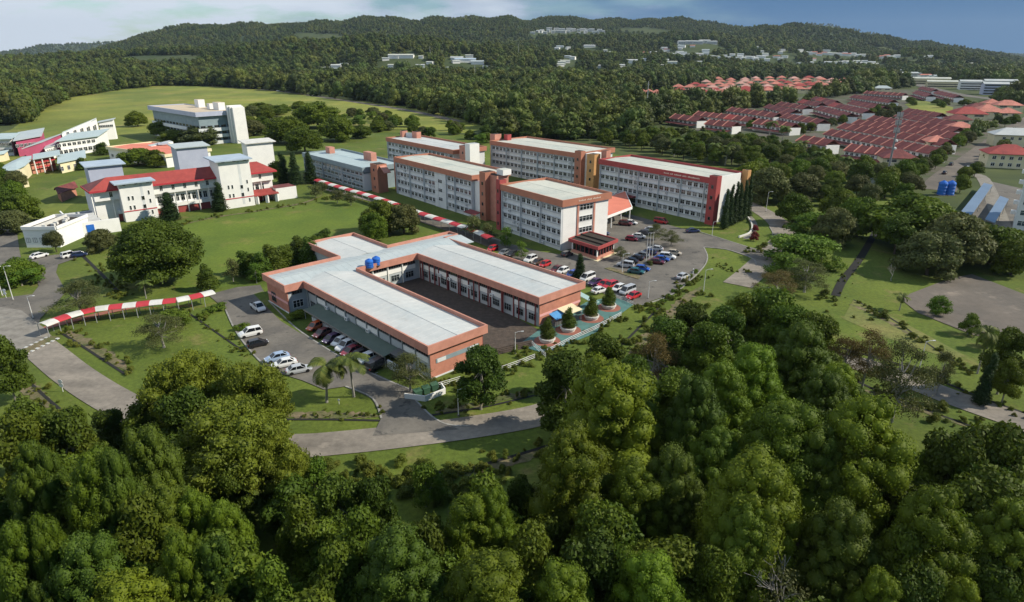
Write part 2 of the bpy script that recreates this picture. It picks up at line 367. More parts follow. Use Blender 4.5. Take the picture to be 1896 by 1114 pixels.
gb = MB(); gb.poly([(-50000, -3000, 0), (50000, -3000, 0), (50000, 60000, 0), (-50000, 60000, 0)])
tag(gb.build('ground', MAT['ground_base']), kind='structure')
hv, hf = [], []
us = np.linspace(-260, 2160, 150); ds = np.concatenate([np.geomspace(1320, 5200, 70), np.geomspace(5300, 10000, 22)])
for d in ds:
    for u in us:
        x = (u-CX)/F*(d*PC+CAMH*PS); z = terrain(x, d)
        hv.append((x, d, z if z > .3 else -1.5))
nu = len(us)
for i in range(len(ds)-1):
    for j in range(nu-1): hf.append((i*nu+j, i*nu+j+1, (i+1)*nu+j+1, (i+1)*nu+j))
me = bpy.data.meshes.new('hills'); me.from_pydata(hv, [], hf); me.materials.append(MAT['hill'])
me.polygons.foreach_set('use_smooth', [True]*len(me.polygons))
tag(obj('hills', me), kind='structure')

LAYER = [0.]
def sheet(name, px, z, m, kind='structure', world=False):
    LAYER[0] += .0008; z += LAYER[0]
    pts = [tuple(p[:2]) for p in px] if world else [tuple(G(*p)[:2]) for p in px]
    b = MB(); b.poly([(x, y, z) for x, y in ccw(pts)])
    return tag(b.build(name, MAT[m]), kind=kind)
def smooth(pts, n=6):
    P = [Vector(p[:2]) for p in pts]; out = []
    for i in range(len(P)-1):
        a, b, c, d = P[max(i-1, 0)], P[i], P[i+1], P[min(i+2, len(P)-1)]
        for k in range(n):
            t = k/n
            out.append(.5*((2*b)+(c-a)*t+(2*a-5*b+4*c-d)*t*t+(3*b-a-3*c+d)*t**3))
    return out+[P[-1]]
def ribbon_pts(P, wd, off=0.):
    Lf, Rt = [], []
    for i, p in enumerate(P):
        d = (P[min(i+1, len(P)-1)]-P[max(i-1, 0)]).normalized(); n = Vector((-d.y, d.x))
        Lf.append(p+n*(wd/2+off)); Rt.append(p-n*(wd/2-off))
    return Lf, Rt
def ribbon(name, px, wd, z, m, n=6, off=0., kind='structure', depth=0.):
    LAYER[0] += .0004; z += LAYER[0]
    P = smooth([G(*p) for p in px], n); Lf, Rt = ribbon_pts(P, wd, off); b = MB()
    if m == 'soil':                                     # worn banks: ragged edges that peter out
        jr = random.Random(int(P[0].x*10)); P = smooth([p for p in P], 3); Lf, Rt = [], []
        for i, p in enumerate(P):
            d = (P[min(i+1, len(P)-1)]-P[max(i-1, 0)]).normalized(); nv = Vector((-d.y, d.x)); e = min(1, 4*min(i, len(P)-1-i)/len(P)+.12)
            Lf.append(p+nv*wd*.5*e*jr.uniform(.45, 1.15)); Rt.append(p-nv*wd*.5*e*jr.uniform(.45, 1.15))
    for i in range(len(P)-1):
        q = [Rt[i], Rt[i+1], Lf[i+1], Lf[i]]
        b.poly([(a.x, a.y, z) for a in q])
        if depth:
            b.poly([(Lf[i].x, Lf[i].y, z), (Lf[i+1].x, Lf[i+1].y, z), (Lf[i+1].x, Lf[i+1].y, z-depth), (Lf[i].x, Lf[i].y, z-depth)])
            b.poly([(Rt[i+1].x, Rt[i+1].y, z), (Rt[i].x, Rt[i].y, z), (Rt[i].x, Rt[i].y, z-depth), (Rt[i+1].x, Rt[i+1].y, z-depth)])
    return tag(b.build(name, MAT[m]), kind=kind)
def kerb(px, closed=False, z=.17, world=False, name='kerb', m='kerb', wd=.3):
    P = [Vector(p[:2]) for p in px] if world else smooth([G(*p) for p in px], 4)
    Lf, Rt = ribbon_pts(P, wd); b = MB()
    for i in range(len(P)-1):
        b.prism([Rt[i], Rt[i+1], Lf[i+1], Lf[i]], 0, z)
    return tag(b.build(name, MAT[m]), kind='structure')

# grass: the campus turf, the mown lawn, the sloping field behind
sheet('turf', [(-900, 420), (-300, 330), (0, 300), (300, 230), (520, 232), (800, 242), (1250, 300), (1500, 320), (1896, 420), (2700, 620), (2600, 1114), (1896, 1400), (0, 1400), (-900, 1114)], .01, 'grass')
sheet('field', [(-60, 262), (20, 240), (70, 205), (130, 180), (230, 165), (300, 157), (400, 159), (520, 168), (600, 180), (700, 190), (790, 203), (860, 218), (905, 236), (860, 246), (760, 240), (640, 236), (560, 236), (420, 240), (300, 246), (160, 256), (60, 300), (-100, 330)], .02, 'grass_field')
sheet('lawn', [(330, 420), (380, 404), (470, 390), (560, 380), (650, 366), (690, 385), (680, 410), (600, 440), (530, 480), (460, 520), (400, 535), (330, 540), (300, 500)], .03, 'grass_lawn')
sheet('lawn', [(0, 400), (60, 370), (100, 345), (150, 330), (210, 322), (250, 330), (200, 350), (130, 380), (110, 400), (30, 412), (0, 420)], .03, 'grass_field')
sheet('verge', [(1580, 555), (1660, 590), (1790, 660), (1760, 665), (1640, 625), (1560, 590)], .05, 'grass_dry')
sheet('verge', [(470, 545), (487, 540), (520, 580), (545, 605), (560, 620), (520, 595)], .13, 'grass')
sheet('estate_ground', [(1225, 225), (1345, 200), (1580, 165), (1700, 165), (1860, 200), (1900, 235), (1790, 330), (1690, 340), (1560, 300), (1400, 250), (1300, 245)], .04, 'estate_ground')
sheet('playing_green', [(1675, 193), (1700, 184), (1765, 198), (1762, 212), (1690, 203)], .06, 'grass_field')
# soil banks along the drains
ribbon('drain_bank', [(515, 770), (610, 768), (702, 771)], 2.2, .06, 'soil')
ribbon('drain_bank', [(805, 764), (900, 745), (1000, 722)], 2.0, .06, 'soil')
ribbon('drain_bank', [(820, 882), (900, 866), (1020, 832)], 2.2, .06, 'soil')
ribbon('drain_bank', [(122, 612), (170, 640), (245, 690)], 2.6, .06, 'soil')
ribbon('drain_bank', [(12, 685), (50, 715), (90, 755)], 2.6, .06, 'soil')
ribbon('drain_bank', [(1165, 655), (1215, 610), (1262, 560), (1300, 530)], 3.0, .06, 'soil')
ribbon('drain_bank', [(1590, 720), (1650, 740), (1790, 790)], 1.6, .06, 'soil')
ribbon('drain_bank', [(1572, 563), (1620, 582), (1700, 628)], 1.6, .06, 'soil')
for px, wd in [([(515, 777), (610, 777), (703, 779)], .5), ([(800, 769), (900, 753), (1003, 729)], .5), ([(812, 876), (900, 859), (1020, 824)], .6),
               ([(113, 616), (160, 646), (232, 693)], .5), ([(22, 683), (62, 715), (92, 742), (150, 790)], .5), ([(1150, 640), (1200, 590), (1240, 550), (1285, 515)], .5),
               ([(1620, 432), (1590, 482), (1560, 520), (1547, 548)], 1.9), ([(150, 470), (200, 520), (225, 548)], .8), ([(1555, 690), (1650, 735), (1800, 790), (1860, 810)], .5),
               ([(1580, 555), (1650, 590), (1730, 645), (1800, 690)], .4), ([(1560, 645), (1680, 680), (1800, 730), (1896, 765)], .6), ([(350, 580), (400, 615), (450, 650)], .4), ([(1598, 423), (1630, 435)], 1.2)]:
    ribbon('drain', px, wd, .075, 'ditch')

# ---- roads and car parks
ribbon('road', [(-160, 545), (10, 600), (75, 645), (135, 693), (205, 738), (300, 785), (420, 820), (540, 826), (650, 818), (760, 806), (880, 790), (1000, 768), (1120, 728), (1260, 690), (1420, 660), (1560, 668), (1650, 693), (1760, 735), (1896, 783), (2100, 860)], 6.0, .10, 'asphalt_old')
sheet('road', [(-60, 425), (0, 418), (30, 418), (36, 462), (40, 482), (100, 472), (138, 470), (142, 478), (108, 490), (104, 505), (122, 540), (110, 556), (75, 590), (70, 612), (28, 640), (-60, 640), (-60, 560), (60, 545), (72, 530), (62, 505), (45, 498), (-60, 490)], .105, 'asphalt')
sheet('forecourt', [(-60, 560), (40, 575), (85, 610), (98, 625), (40, 655), (20, 640), (-60, 640)], .115, 'concrete')
sheet('car_park', [(385, 546), (440, 532), (482, 528), (497, 556), (545, 604), (600, 642), (660, 676), (720, 704), (765, 722), (770, 742), (800, 772), (850, 796), (690, 808), (706, 775), (690, 738), (640, 716), (600, 722), (560, 705), (505, 688), (468, 655), (436, 612), (418, 574)], .115, 'asphalt')
sheet('car_park', [(760, 392), (930, 448), (1000, 466), (1040, 472), (1100, 430), (1112, 398), (1170, 398), (1250, 420), (1320, 438), (1400, 462), (1428, 470), (1418, 484), (1392, 478), (1345, 462), (1303, 458), (1310, 478), (1296, 502), (1245, 545), (1180, 566), (1120, 545), (1060, 515), (1000, 500), (905, 458), (840, 432), (750, 402)], .115, 'asphalt')
ribbon('road', [(1365, 528), (1398, 500), (1432, 466), (1452, 438), (1440, 412), (1405, 388), (1370, 372), (1340, 360)], 7.0, .10, 'asphalt_old')
sheet('parking_lot', [(1665, 552), (1760, 515), (1800, 508), (1896, 545), (1990, 590), (1990, 650), (1896, 640), (1800, 620), (1700, 580)], .10, 'concrete_lot')
ribbon('road', [(1735, 352), (1760, 325), (1805, 293), (1850, 258), (1896, 228), (1960, 190)], 13., .10, 'concrete_lot')
ribbon('road', [(1860, 430), (1820, 330), (1780, 322)], 5, .08, 'concrete')
ribbon('road', [(300, 156), (372, 158), (450, 163), (520, 169), (640, 186), (760, 205), (850, 225)], 9, .09, 'concrete_lot')
ribbon('footpath', [(395, 545), (330, 556), (230, 572), (150, 590), (75, 610)], 2.0, .09, 'red_paving')
ribbon('footpath', [(590, 348), (690, 372), (800, 402), (925, 447)], 2.2, .09, 'concrete')
ribbon('footpath', [(330, 418), (400, 402), (470, 392), (560, 376), (600, 360)], 1.6, .09, 'soil')
ribbon('footpath', [(1380, 442), (1397, 425), (1394, 408), (1380, 395)], 1.6, .09, 'concrete')
sheet('courtyard', [(722, 517), (790, 500), (1000, 612), (985, 640), (905, 655), (890, 630), (800, 570)], .05, 'brick_paving')
sheet('plaza', [(958, 640), (1000, 610), (1085, 560), (1140, 548), (1172, 565), (1100, 618), (1010, 655)], .09, 'teal_paving')
for (x, y) in [(1013, 632), (1052, 612), (1095, 590), (1127, 570)]:
    p = G(x, y); b = MB(); b.lathe((p.x, p.y, .1), [(2.6, 0), (2.6, .03)], 20); tag(b.build('plaza_ring', MAT['red_paving']), kind='structure')
# car park kerbs and traffic island
kerb([(497, 557), (545, 605), (600, 643), (660, 678), (720, 706), (765, 724)])
kerb([(706, 775), (690, 738), (640, 716)]); kerb([(770, 742), (800, 772), (830, 787), (870, 790)])
kerb([(418, 574), (436, 612), (468, 655), (505, 690)])
kerb([(1303, 458), (1310, 478), (1296, 502), (1245, 545), (1180, 567)])
kerb([(1303, 458), (1345, 462), (1392, 478), (1400, 490)]); kerb([(1290, 428), (1330, 440), (1400, 462), (1424, 466), (1436, 445), (1425, 420)])
isl = [(1119, 498), (1130, 496), (1186, 512), (1182, 518), (1168, 514)]
b = MB(); b.prism([G(*p)[:2] for p in isl], 0, .26); tag(b.build('traffic_island', MAT['soil']), kind='structure')
# parking bay lines
b = MB()
def line(p, q, wd=.12, z=.128, mi=0):
    p, q = Vector(p[:2]), Vector(q[:2]); d = (q-p).normalized(); n = Vector((-d.y, d.x))*wd/2
    b.poly([(a.x, a.y, z) for a in (p-n, q-n, q+n, p+n)])
for i in range(13):
    t = i/12; a = G(1075+(1195-1075)*t, 508+(548-508)*t); c = G(1085+(1200-1085)*t, 502+(540-502)*t); line(a, c)
for i in range(9):
    t = i/8; a = G(588+(700-588)*t, 622+(690-622)*t); line(a, a+Vector((-3.2, -3.5, 0)))
tag(b.build('bay_line', MAT['white_line']), kind='structure')
# raised zebra hump on the left road
p, q = G(37, 656), G(103, 624); d = (q-p).normalized(); nrm = Vector((-d.y, d.x, 0))
hump = MB(); hump.prism([p-nrm*1.2, q-nrm*1.2, q+nrm*1.2, p+nrm*1.2], .1, .2); ho = tag(hump.build('speed_hump', MAT['soil']), kind='structure')
for s in (-1, 1):
    for i in range(14):
        if i % 2: continue
        a = p+(q-p)*(i/14); c = p+(q-p)*((i+1)/14); k = MB()
        k.prism([a+nrm*(s*1.25-.3), c+nrm*(s*1.25-.3), c+nrm*(s*1.25+.3), a+nrm*(s*1.25+.3)], .1, .23); k.build('painted_stripe', MAT['white_line'], ho)
# ------------------------------------------------------------------ building helpers
_wm = {}
def window_mesh(wd, ht, nm=2, frame='frame_white', glass='glass', bars=1, fr=.09):
    """a framed window in local x (width) and z, facing -y, standing 6 cm proud of the wall"""
    k = (round(wd, 2), round(ht, 2), nm, frame, glass, bars, fr)
    if k in _wm: return _wm[k]
    b = MB(); f = min(fr, wd*.06)
    b.add([(-wd/2, -.03, 0), (wd/2, -.03, 0), (wd/2, -.03, ht), (-wd/2, -.03, ht)], [(0, 1, 2, 3)], 1)
    b.box(-wd/2-f/2, wd/2+f/2, -.08, .05, -f, .02); b.box(-wd/2-f/2, wd/2+f/2, -.08, .05, ht-.02, ht+f)
    for i in range(nm+1):
        x = -wd/2+wd*i/nm; b.box(x-f/2, x+f/2, -.078, .05, .02, ht-.02)
    if bars: b.box(-wd/2, wd/2, -.07, .0, ht*.62, ht*.62+.05)
    _wm[k] = b.mesh('window', [MAT[frame], MAT[glass]]); return _wm[k]
def place_on(me, name, parent, p, q, t, z, out=0.):
    """put a part made for a wall onto the wall line p->q (outside is to the right of p->q)"""
    d = Vector((q[0]-p[0], q[1]-p[1])); n = Vector((d.y, -d.x)).normalized()
    w = Vector((p[0], p[1]))+d*t+n*out
    o = tuple(parent.get('_o', (0, 0, 0)))
    return obj(name, me, parent, (w.x-o[0], w.y-o[1], z-o[2]), math.atan2(d.y, d.x))
def ac_mesh():
    if 'ac' in _wm: return _wm['ac']
    b = MB(); b.box(-.45, .45, -.5, -.1, 0, .65); b.lathe((0, 0, 0), [(0, 0)], 3)
    b.add([(.26*math.cos(a*.785), -.505, .33+.26*math.sin(a*.785)) for a in range(8)], [tuple(range(8))], 1)
    b.box(-.4, .4, -.4, .02, -.06, -.01)
    _wm['ac'] = b.mesh('air_conditioner', [MAT['frame_white'], MAT['steel_dark']]); return _wm['ac']
RNG = random.Random(5)
def facade(parent, p, q, z0, z1, nb, nf, wfrac=.70, hfrac=.42, sill=.38, frame='frame_white', ledges=True, fins=4, ac=.12, skip=None, panel=None):
    """storeys of windows on the wall p->q: every window a part, ledges under each storey, fins between bays"""
    Ln = (Vector(q[:2])-Vector(p[:2])).length; bw = Ln/nb; fh = (z1-z0)/nf
    me = window_mesh(bw*wfrac, fh*hfrac, 2, frame, fr=.055)
    me2 = window_mesh(bw*wfrac, fh*hfrac, 2, frame, 'glass_blind', fr=.055)
    for f in range(nf):
        zz = z0+f*fh
        if ledges:
            b = MB(); b.bar(p, q, .5, zz+fh*(sill+hfrac)+.10, zz+fh*(sill+hfrac)+.24, 0, .25)
            b.bar(p, q, .3, zz+fh*sill-.30, zz+fh*sill-.16, 0, .15); b.build('ledge', MAT['ledge'], parent)
        for i in range(nb):
            if skip and skip(i, f): continue
            place_on(me if RNG.random() > .2 else me2, 'window', parent, p, q, (i+.5)/nb, zz+fh*sill)
            if RNG.random() < ac: place_on(ac_mesh(), 'air_conditioner', parent, p, q, (i+.5)/nb, zz+fh*.06, .02)
    if fins:
        i = 0
        while i <= nb:
            d = Vector((q[0]-p[0], q[1]-p[1])); a = Vector(p[:2])+d*(i/nb); c = a+d.normalized()*.18
            b = MB(); b.bar(a-d.normalized()*.09, c-d.normalized()*.09, .62, z0, z1, 0, .31); b.build('fin', MAT['wall_pale'], parent)
            i += fins
def fascia_ring(parent, pts, z0, z1, m, th=.35, name='fascia', mi=None):
    pts = ccw([Vector(p[:2]) for p in pts]); inn = offset_poly(pts, th); n = len(pts)
    for i in range(n):
        b = MB(); j = (i+1) % n
        b.prism([pts[i], pts[j], inn[j], inn[i]], z0, z1); b.build(name, MAT[m if not isinstance(m, (list, tuple)) else m[i]], parent)
    b = MB(); q = offset_poly(pts, th*.98); b.prism(q, z0+.03, z0+.08); b.build('soffit', MAT['wall_pale'], parent)
    return inn
def gable_roof(parent, A, B, C, D, ze, zr, m, seams=0, name='roof'):
    """A-B front eave, D-C back eave, ridge half way; returns the object"""
    A, B, C, D = [Vector(p[:2]) for p in (A, B, C, D)]; E_, F_ = (A+D)/2, (B+C)/2
    b = MB()
    b.slab([(A.x, A.y, ze), (B.x, B.y, ze), (F_.x, F_.y, zr), (E_.x, E_.y, zr)], .12)
    b.slab([(E_.x, E_.y, zr), (F_.x, F_.y, zr), (C.x, C.y, ze), (D.x, D.y, ze)], .12)
    r = b.build(name, MAT[m], parent)
    if seams:
        s = MB()
        for i in range(1, seams):
            t = i/seams; a = A.lerp(B, t); c = E_.lerp(F_, t); e = D.lerp(C, t); dd = (B-A).normalized()*.02
            for (g, h, zg, zh) in ((a, c, ze, zr), (c, e, zr, ze)):
                s.add([(g.x-dd.x, g.y-dd.y, zg+.002), (g.x+dd.x, g.y+dd.y, zg+.002), (h.x+dd.x, h.y+dd.y, zh+.002), (h.x-dd.x, h.y-dd.y, zh+.002),
                       (g.x, g.y, zg+.022), (h.x, h.y, zh+.022)], [(0, 4, 5, 3), (4, 1, 2, 5)])
        s.add([(E_.x, E_.y, zr+.06), (F_.x, F_.y, zr+.06), (F_.x+.2, F_.y-.2, zr+.0), (E_.x+.2, E_.y-.2, zr+.0), (F_.x-.2, F_.y+.2, zr), (E_.x-.2, E_.y+.2, zr)], [(3, 2, 1, 0), (0, 1, 4, 5)])
        s.build('seam', MAT[m], r)
    return r
def boxpart(parent, name, pts, z0, z1, m, top=None):
    b = MB(); b.prism([Vector(p[:2]) for p in pts], z0, z1, 0, 1 if top else None)
    return b.build(name, [MAT[m], MAT[top]] if top else MAT[m], parent)
def quad(FL, FR, BR, z):
    a, b, c = G(*FL, z), G(*FR, z), G(*BR, z); return a, b, c, a+c-b
def ptq(Q, s, t):                                       # s along front (0..1), t to the back
    return Q[0]+(Q[1]-Q[0])*s+(Q[3]-Q[0])*t

# ------------------------------------------------------------------ four-storey office blocks
def office(label, FL, FR, BL, ztop, nb, nf, fas='fascia_brown', roof='roof_cream', fh=1.9, wall='wall_pale', skip=None, endwin=None, ac=.14, depth=None, fins=4, seams=14):
    a, b, d = G(*FL, ztop), G(*FR, ztop), G(*BL, ztop)
    ex = (b-a).normalized(); ey = (d-a); ey = ey-ex*ey.dot(ex); D = depth or ey.length; ey.normalize()
    Q = [a, b, b+ey*D, a+ey*D]
    base = (a+b)/2; t = thing('office_block', label, 'building', (base.x, base.y, 0), group=None, world=True)
    inn = fascia_ring(t, Q, ztop-fh, ztop, fas)
    W = offset_poly(ccw([p[:2] for p in Q]), .75)
    wb = MB(); wb.prism(W, 0, ztop-fh+.05); wb.build('wall', MAT[wall], t)
    I = offset_poly([Vector(p[:2]) for p in Q], .36)
    gable_roof(t, I[0], I[1], I[2], I[3], ztop-.75, ztop-.30, roof, seams)
    facade(t, W[0], W[1], .2, ztop-fh, nb, nf, skip=skip, ac=ac, fins=fins)
    facade(t, W[2], W[3], .2, ztop-fh, max(4, nb//2), nf, ac=.1, fins=0, ledges=True)
    t['_q'] = [c for p in Q for c in (p.x, p.y, p.z)]
    return t, Q, W, ex, ey
def stair_tower(parent, c, ex, ey, wa, wb, h, m='fascia_brown', slits=True, cap=True, name='stair_tower', m2=None):
    """box of c + ex*[0..wa] + ey*[0..wb]; a part of its block with its own slit openings"""
    P = [c, c+ex*wa, c+ex*wa+ey*wb, c+ey*wb]
    b = MB(); b.prism([p[:2] for p in P], 0, h); o = b.build(name, MAT[m], parent)
    if cap:
        q = offset_poly(ccw([p[:2] for p in P]), .3); b = MB(); b.prism(q, h+.0, h+.04); b.build('roof_cap', MAT['roof_dark'], o)
    if slits:
        me = window_mesh(min(.8, wa*.3), 1.0, 1, 'steel_dark', bars=0); n = max(2, int(h/3.4))
        for i in range(n):
            w = place_on(me, 'slit_window', parent, P[0], P[1], .5, 1.6+i*3.4); w.parent = o
    return o

c7, c8, c9 = crop(720, 250, 6.554), crop(890, 310, 6.552), crop(1090, 270, 6.538)
# front block, its white end to the car park
FBt, FBQ, FBW, fx, fy = office('front four-storey block with white end wall and glazed porch facing the car park', (925, 340), (1042, 371), (983, 321), 14.6, 12, 4, 'fascia_brown', 'roof_cream', skip=lambda i, f: f == 0 and i < 3)
p, q = FBW[1], FBW[2]
ew = MB(); ew.bar(p+(q-p)*.0, q, .14, .1, 12.7, 0, .08); ew.build('end_wall', MAT['wall_white'], FBt)
ew = MB(); ew.bar(p+(q-p)*.30, p+(q-p)*.335, .34, .1, 12.7, 0, .2); ew.bar(p+(q-p)*.66, p+(q-p)*.695, .34, .1, 12.7, 0, .2); ew.build('end_pilaster', MAT['fascia_orange'], FBt)
me = window_mesh((q-p).length*.29, 1.5, 4, 'frame_white')
for i in range(3): place_on(me, 'stair_window', FBt, p, q, .5, 4.3+i*3.25, .18)
for i in range(22):
    if i in (7, 13): continue
    b = MB(); s = .30+.022*i; a = p+(q-p)*s; b.bar(a, a+(q-p)*.013, .05, 13.55, 13.85+.12*(i*7 % 3 == 0), 0, .80); b.build('raised_letter', MAT['letter_pale'], FBt)
# porch with dark roof
pz = 4.2
P0, P1, P2 = G(*c8(1062, 855), pz), G(*c8(1425, 965), pz), G(*c8(1670, 865), pz); P3 = P0+P2-P1
pt = thing('entrance_porch', 'low dark-roofed porch with red fascia at the white end of the front block', 'porch', (P1.x, P1.y, 0), world=True)
fascia_ring(pt, [P0, P1, P2, P3], pz-.9, pz, 'fascia_red', .3)
I = offset_poly(ccw([x[:2] for x in (P0, P1, P2, P3)]), .3); b = MB(); b.prism(I, pz-.35, pz-.25); rr = b.build('roof', MAT['roof_dark'], pt)
for s in (.3, .6): 
    b = MB(); a, c = I[0].lerp(I[1], .0), I[3]; b.bar(I[0].lerp(I[3], s), I[1].lerp(I[2], s), .5, pz-.25, pz+.12); b.build('roof_rib', MAT['roof_dark'], rr)
I = offset_poly(ccw([x[:2] for x in (P0, P1, P2, P3)]), .8)
b = MB(); b.prism(I, .1, 1.1); b.build('plinth', MAT['fascia_orange'], pt)
J = offset_poly(I, .25); b = MB(); b.prism(J, 1.1, pz-.85); b.build('glazing', MAT['glass'], pt)
for i in range(4):
    n = 6
    for k in range(n):
        b = MB(); a = I[i].lerp(I[(i+1) % 4], k/n); d = (I[(i+1) % 4]-I[i]).normalized()*(.22 if k else .4); b.bar(a, a+d, .22, 1.1, pz-.85, 0, -.13); b.build('mullion', MAT['wall_white' if k == 0 else 'post_red'], pt)
b = MB(); b.prism(offset_poly(I, -.7), .1, .22); b.build('step', MAT['wall_cream'], pt)
# drop-off canopy behind the front block
cz = 5.0
P0, P1, P2 = G(*c9(90, 640), cz), G(*c9(140, 880), cz), G(*c9(530, 735), cz)
P0 = P1+(P0-P1)*.92; P3 = P0+P2-P1
ct = thing('drop_off_canopy', 'flat salmon-red canopy on white posts joining front block and right-hand block', 'canopy', (P1.x, P1.y, 0), world=True)
fascia_ring(ct, [P0, P1, P2, P3], cz-.8, cz, 'wall_white', .25)
b = MB(); b.prism(offset_poly(ccw([x[:2] for x in (P0, P1, P2, P3)]), .26), cz-.2, cz-.08); b.build('roof', MAT['canopy_salmon'], ct)
for s, u in [(.06, .08), (.35, .08), (.65, .08), (.94, .08), (.94, .5), (.94, .92)]:
    a = P1+(P2-P1)*s+(P0-P1)*u; b = MB(); b.tube([(a.x, a.y, .1), (a.x, a.y, cz-.75)], .22, 8); b.build('post', MAT['wall_white'], ct)

# centre block
CBt, CBQ, CBW, cx_, cy_ = office('centre four-storey block with a pale stair bay in its long front', c7(55, 262), c7(1005, 490), c7(400, 195), 14.4, 20, 4, 'fascia_brown', 'roof_cream', skip=lambda i, f: i in (11, 12, 13))
p, q = CBW[0], CBW[1]
b = MB(); b.bar(p+(q-p)*.552, p+(q-p)*.695, .5, .1, 12.6, 0, .25); sb = b.build('stair_bay', MAT['wall_teal'], CBt); sb.data.materials[0] = MAT['wall_pale']
me = window_mesh(2.4, 1.2, 3, 'frame_white')
for i in range(3):
    o = place_on(me, 'stair_window', CBt, p, q, .625, 2.6+i*3.2, .5); 
# right-hand block
RBt, RBQ, RBW, rx, ry = office('longest four-storey block at the right with dark red fascia and lettering', c9(120, 155), c9(1500, 388), c9(410, 85), 14.9, 21, 4, 'fascia_red', 'roof_cream', skip=lambda i, f: f == 0 and i < 8, ac=.12)
p, q = RBW[0], RBW[1]
for i in range(34):
    if i in (5, 9, 17, 22): continue
    b = MB(); s = .62+.0088*i; a = p+(q-p)*s; b.bar(a, a+(q-p)*.0058, .05, 13.75, 14.1+.12*(i*5 % 4 == 0), 0, .80); b.build('raised_letter', MAT['letter_pale'], RBt)
b = MB(); b.bar(p+(q-p)*.20, p+(q-p)*.37, 2.0, 3.2, 3.7, 0, 1.0); b.build('entrance_canopy', MAT['post_red'], RBt)
b = MB(); b.bar(p+(q-p)*.26, p+(q-p)*.37, .2, .1, 3.2, 0, .12); b.build('entrance_glazing', MAT['glass'], RBt)
# tall end piers of the right-hand block
e0 = RBQ[1]
stair_tower(RBt, Vector((e0.x, e0.y, 0))-rx*.6-ry*.9, rx, ry, 3.0, 2.4, 15.8, 'fascia_red', True, name='end_pier')
b = MB(); w0 = RBW[1]; w1 = RBW[2]; b.bar(w0+(w1-w0)*.12, w0+(w1-w0)*.80, .4, .1, 15.2, 0, 1.6); b.build('end_wall', MAT['wall_white'], RBt)
stair_tower(RBt, Vector((RBQ[2].x, RBQ[2].y, 0))-ry*2.2+rx*.2, rx, ry, 2.2, 1.8, 15.9, 'ochre', False, name='end_fin')
# back-right block
c3 = crop(900, 220, 3.792); c2 = crop(540, 210, 4.457); c5 = crop(540, 230, 7.959)
DBt, DBQ, DBW, dx_, dy_ = office('four-storey block behind the right-hand block with its white roof half hidden', c3(25, 150), c3(640, 240), c3(210, 110), 14.6, 21, 4, 'fascia_brown', 'roof_cream')
e = Vector((DBQ[1].x, DBQ[1].y, 0))
stair_tower(DBt, e-dx_*.8-dy_*.6, dx_, dy_, 3.4, 2.6, 15.6, 'fascia_brown', True, name='end_pier')
boxpart(DBt, 'end_wall', [e+dx_*2.6+dy_*2, e+dx_*5+dy_*2, e+dx_*5+dy_*9, e+dx_*2.6+dy_*9], 0, 14.6, 'wall_white')
stair_tower(DBt, e+dx_*6.6-dy_*1.5, dx_, dy_, 3.8, 3.6, 15.2, 'ochre', True)
stair_tower(DBt, e+dx_*10.4+dy_*2.5, dx_, dy_, 2.6, 2.6, 16.6, 'fascia_orange', False)
b0 = Vector((DBQ[0].x, DBQ[0].y, 0))
stair_tower(DBt, b0-dx_*3.2+dy_*3, dx_, dy_, 3.4, 4.0, 17.0, 'fascia_orange', False)
stair_tower(DBt, b0+dx_*1.0+dy_*8, dx_, dy_, 2.4, 2.4, 16.8, 'fascia_red', False)
# back block (left of it), lower roof seen over the centre block
BBt, BBQ, BBW, bx_, by_ = office('rear block with bright white roof seen above the centre block', c2(775, 195), c2(1330, 300), c2(1000, 165), 13.2, 17, 4, 'fascia_brown', 'roof_white')
e = Vector((BBQ[1].x, BBQ[1].y, 0)); b0 = Vector((BBQ[0].x, BBQ[0].y, 0))
stair_tower(BBt, e+bx_*2+by_*2.0, bx_, by_, 5.0, 5.0, 15.2, 'fascia_orange', True)
boxpart(BBt, 'lift_shaft', [e+bx_*7.6+by_*1, e+bx_*11+by_*1, e+bx_*11+by_*6, e+bx_*7.6+by_*6], 0, 16.6, 'wall_white', 'roof_white')
stair_tower(BBt, b0+bx_*.6+by_*8, bx_, by_, 2.2, 3.0, 15.8, 'fascia_orange', False); stair_tower(BBt, b0+bx_*7+by_*11, bx_, by_, 4.2, 2.6, 15.8, 'fascia_orange', False)
b = MB(); b.bar((b0+bx_*3+by_*10)[:2], (b0+bx_*7+by_*12)[:2], .3, 12, 15.0); b.build('rooftop_screen', MAT['wall_pale'], BBt)
# stair towers linking centre and front blocks
e = Vector((CBQ[1].x, CBQ[1].y, 0))
stair_tower(CBt, e+cx_*2.6+cy_*1.2, cx_, cy_, 3.2, 4.2, 16.0, 'fascia_brown', True)
boxpart(CBt, 'landing', [e-cx_*.6+cy_*1.5, e+cx_*2.6+cy_*1.5, e+cx_*2.6+cy_*7, e-cx_*.6+cy_*7], 0, 12.4, 'wall_white')
boxpart(CBt, 'lift_shaft', [e+cx_*5.8+cy_*3.2, e+cx_*9.4+cy_*3.2, e+cx_*9.4+cy_*8, e+cx_*5.8+cy_*8], 0, 15.2, 'fascia_orange', 'roof_dark')
boxpart(CBt, 'lift_head', [e+cx_*7.0+cy_*5, e+cx_*10.4+cy_*5, e+cx_*10.4+cy_*8.4, e+cx_*7.0+cy_*8.4], 15.25, 17.0, 'wall_white', 'roof_cream')
b = MB(); b.slab([e-cx_*1+cy_*0+Vector((0, 0, 3.0)), e+cx_*5+cy_*0+Vector((0, 0, 3.0)), e+cx_*5-cy_*3+Vector((0, 0, 2.6)), e-cx_*1-cy_*3+Vector((0, 0, 2.6))], .2); b.build('porch_roof', MAT['post_red'], CBt)
b0 = Vector((FBQ[0].x, FBQ[0].y, 0))
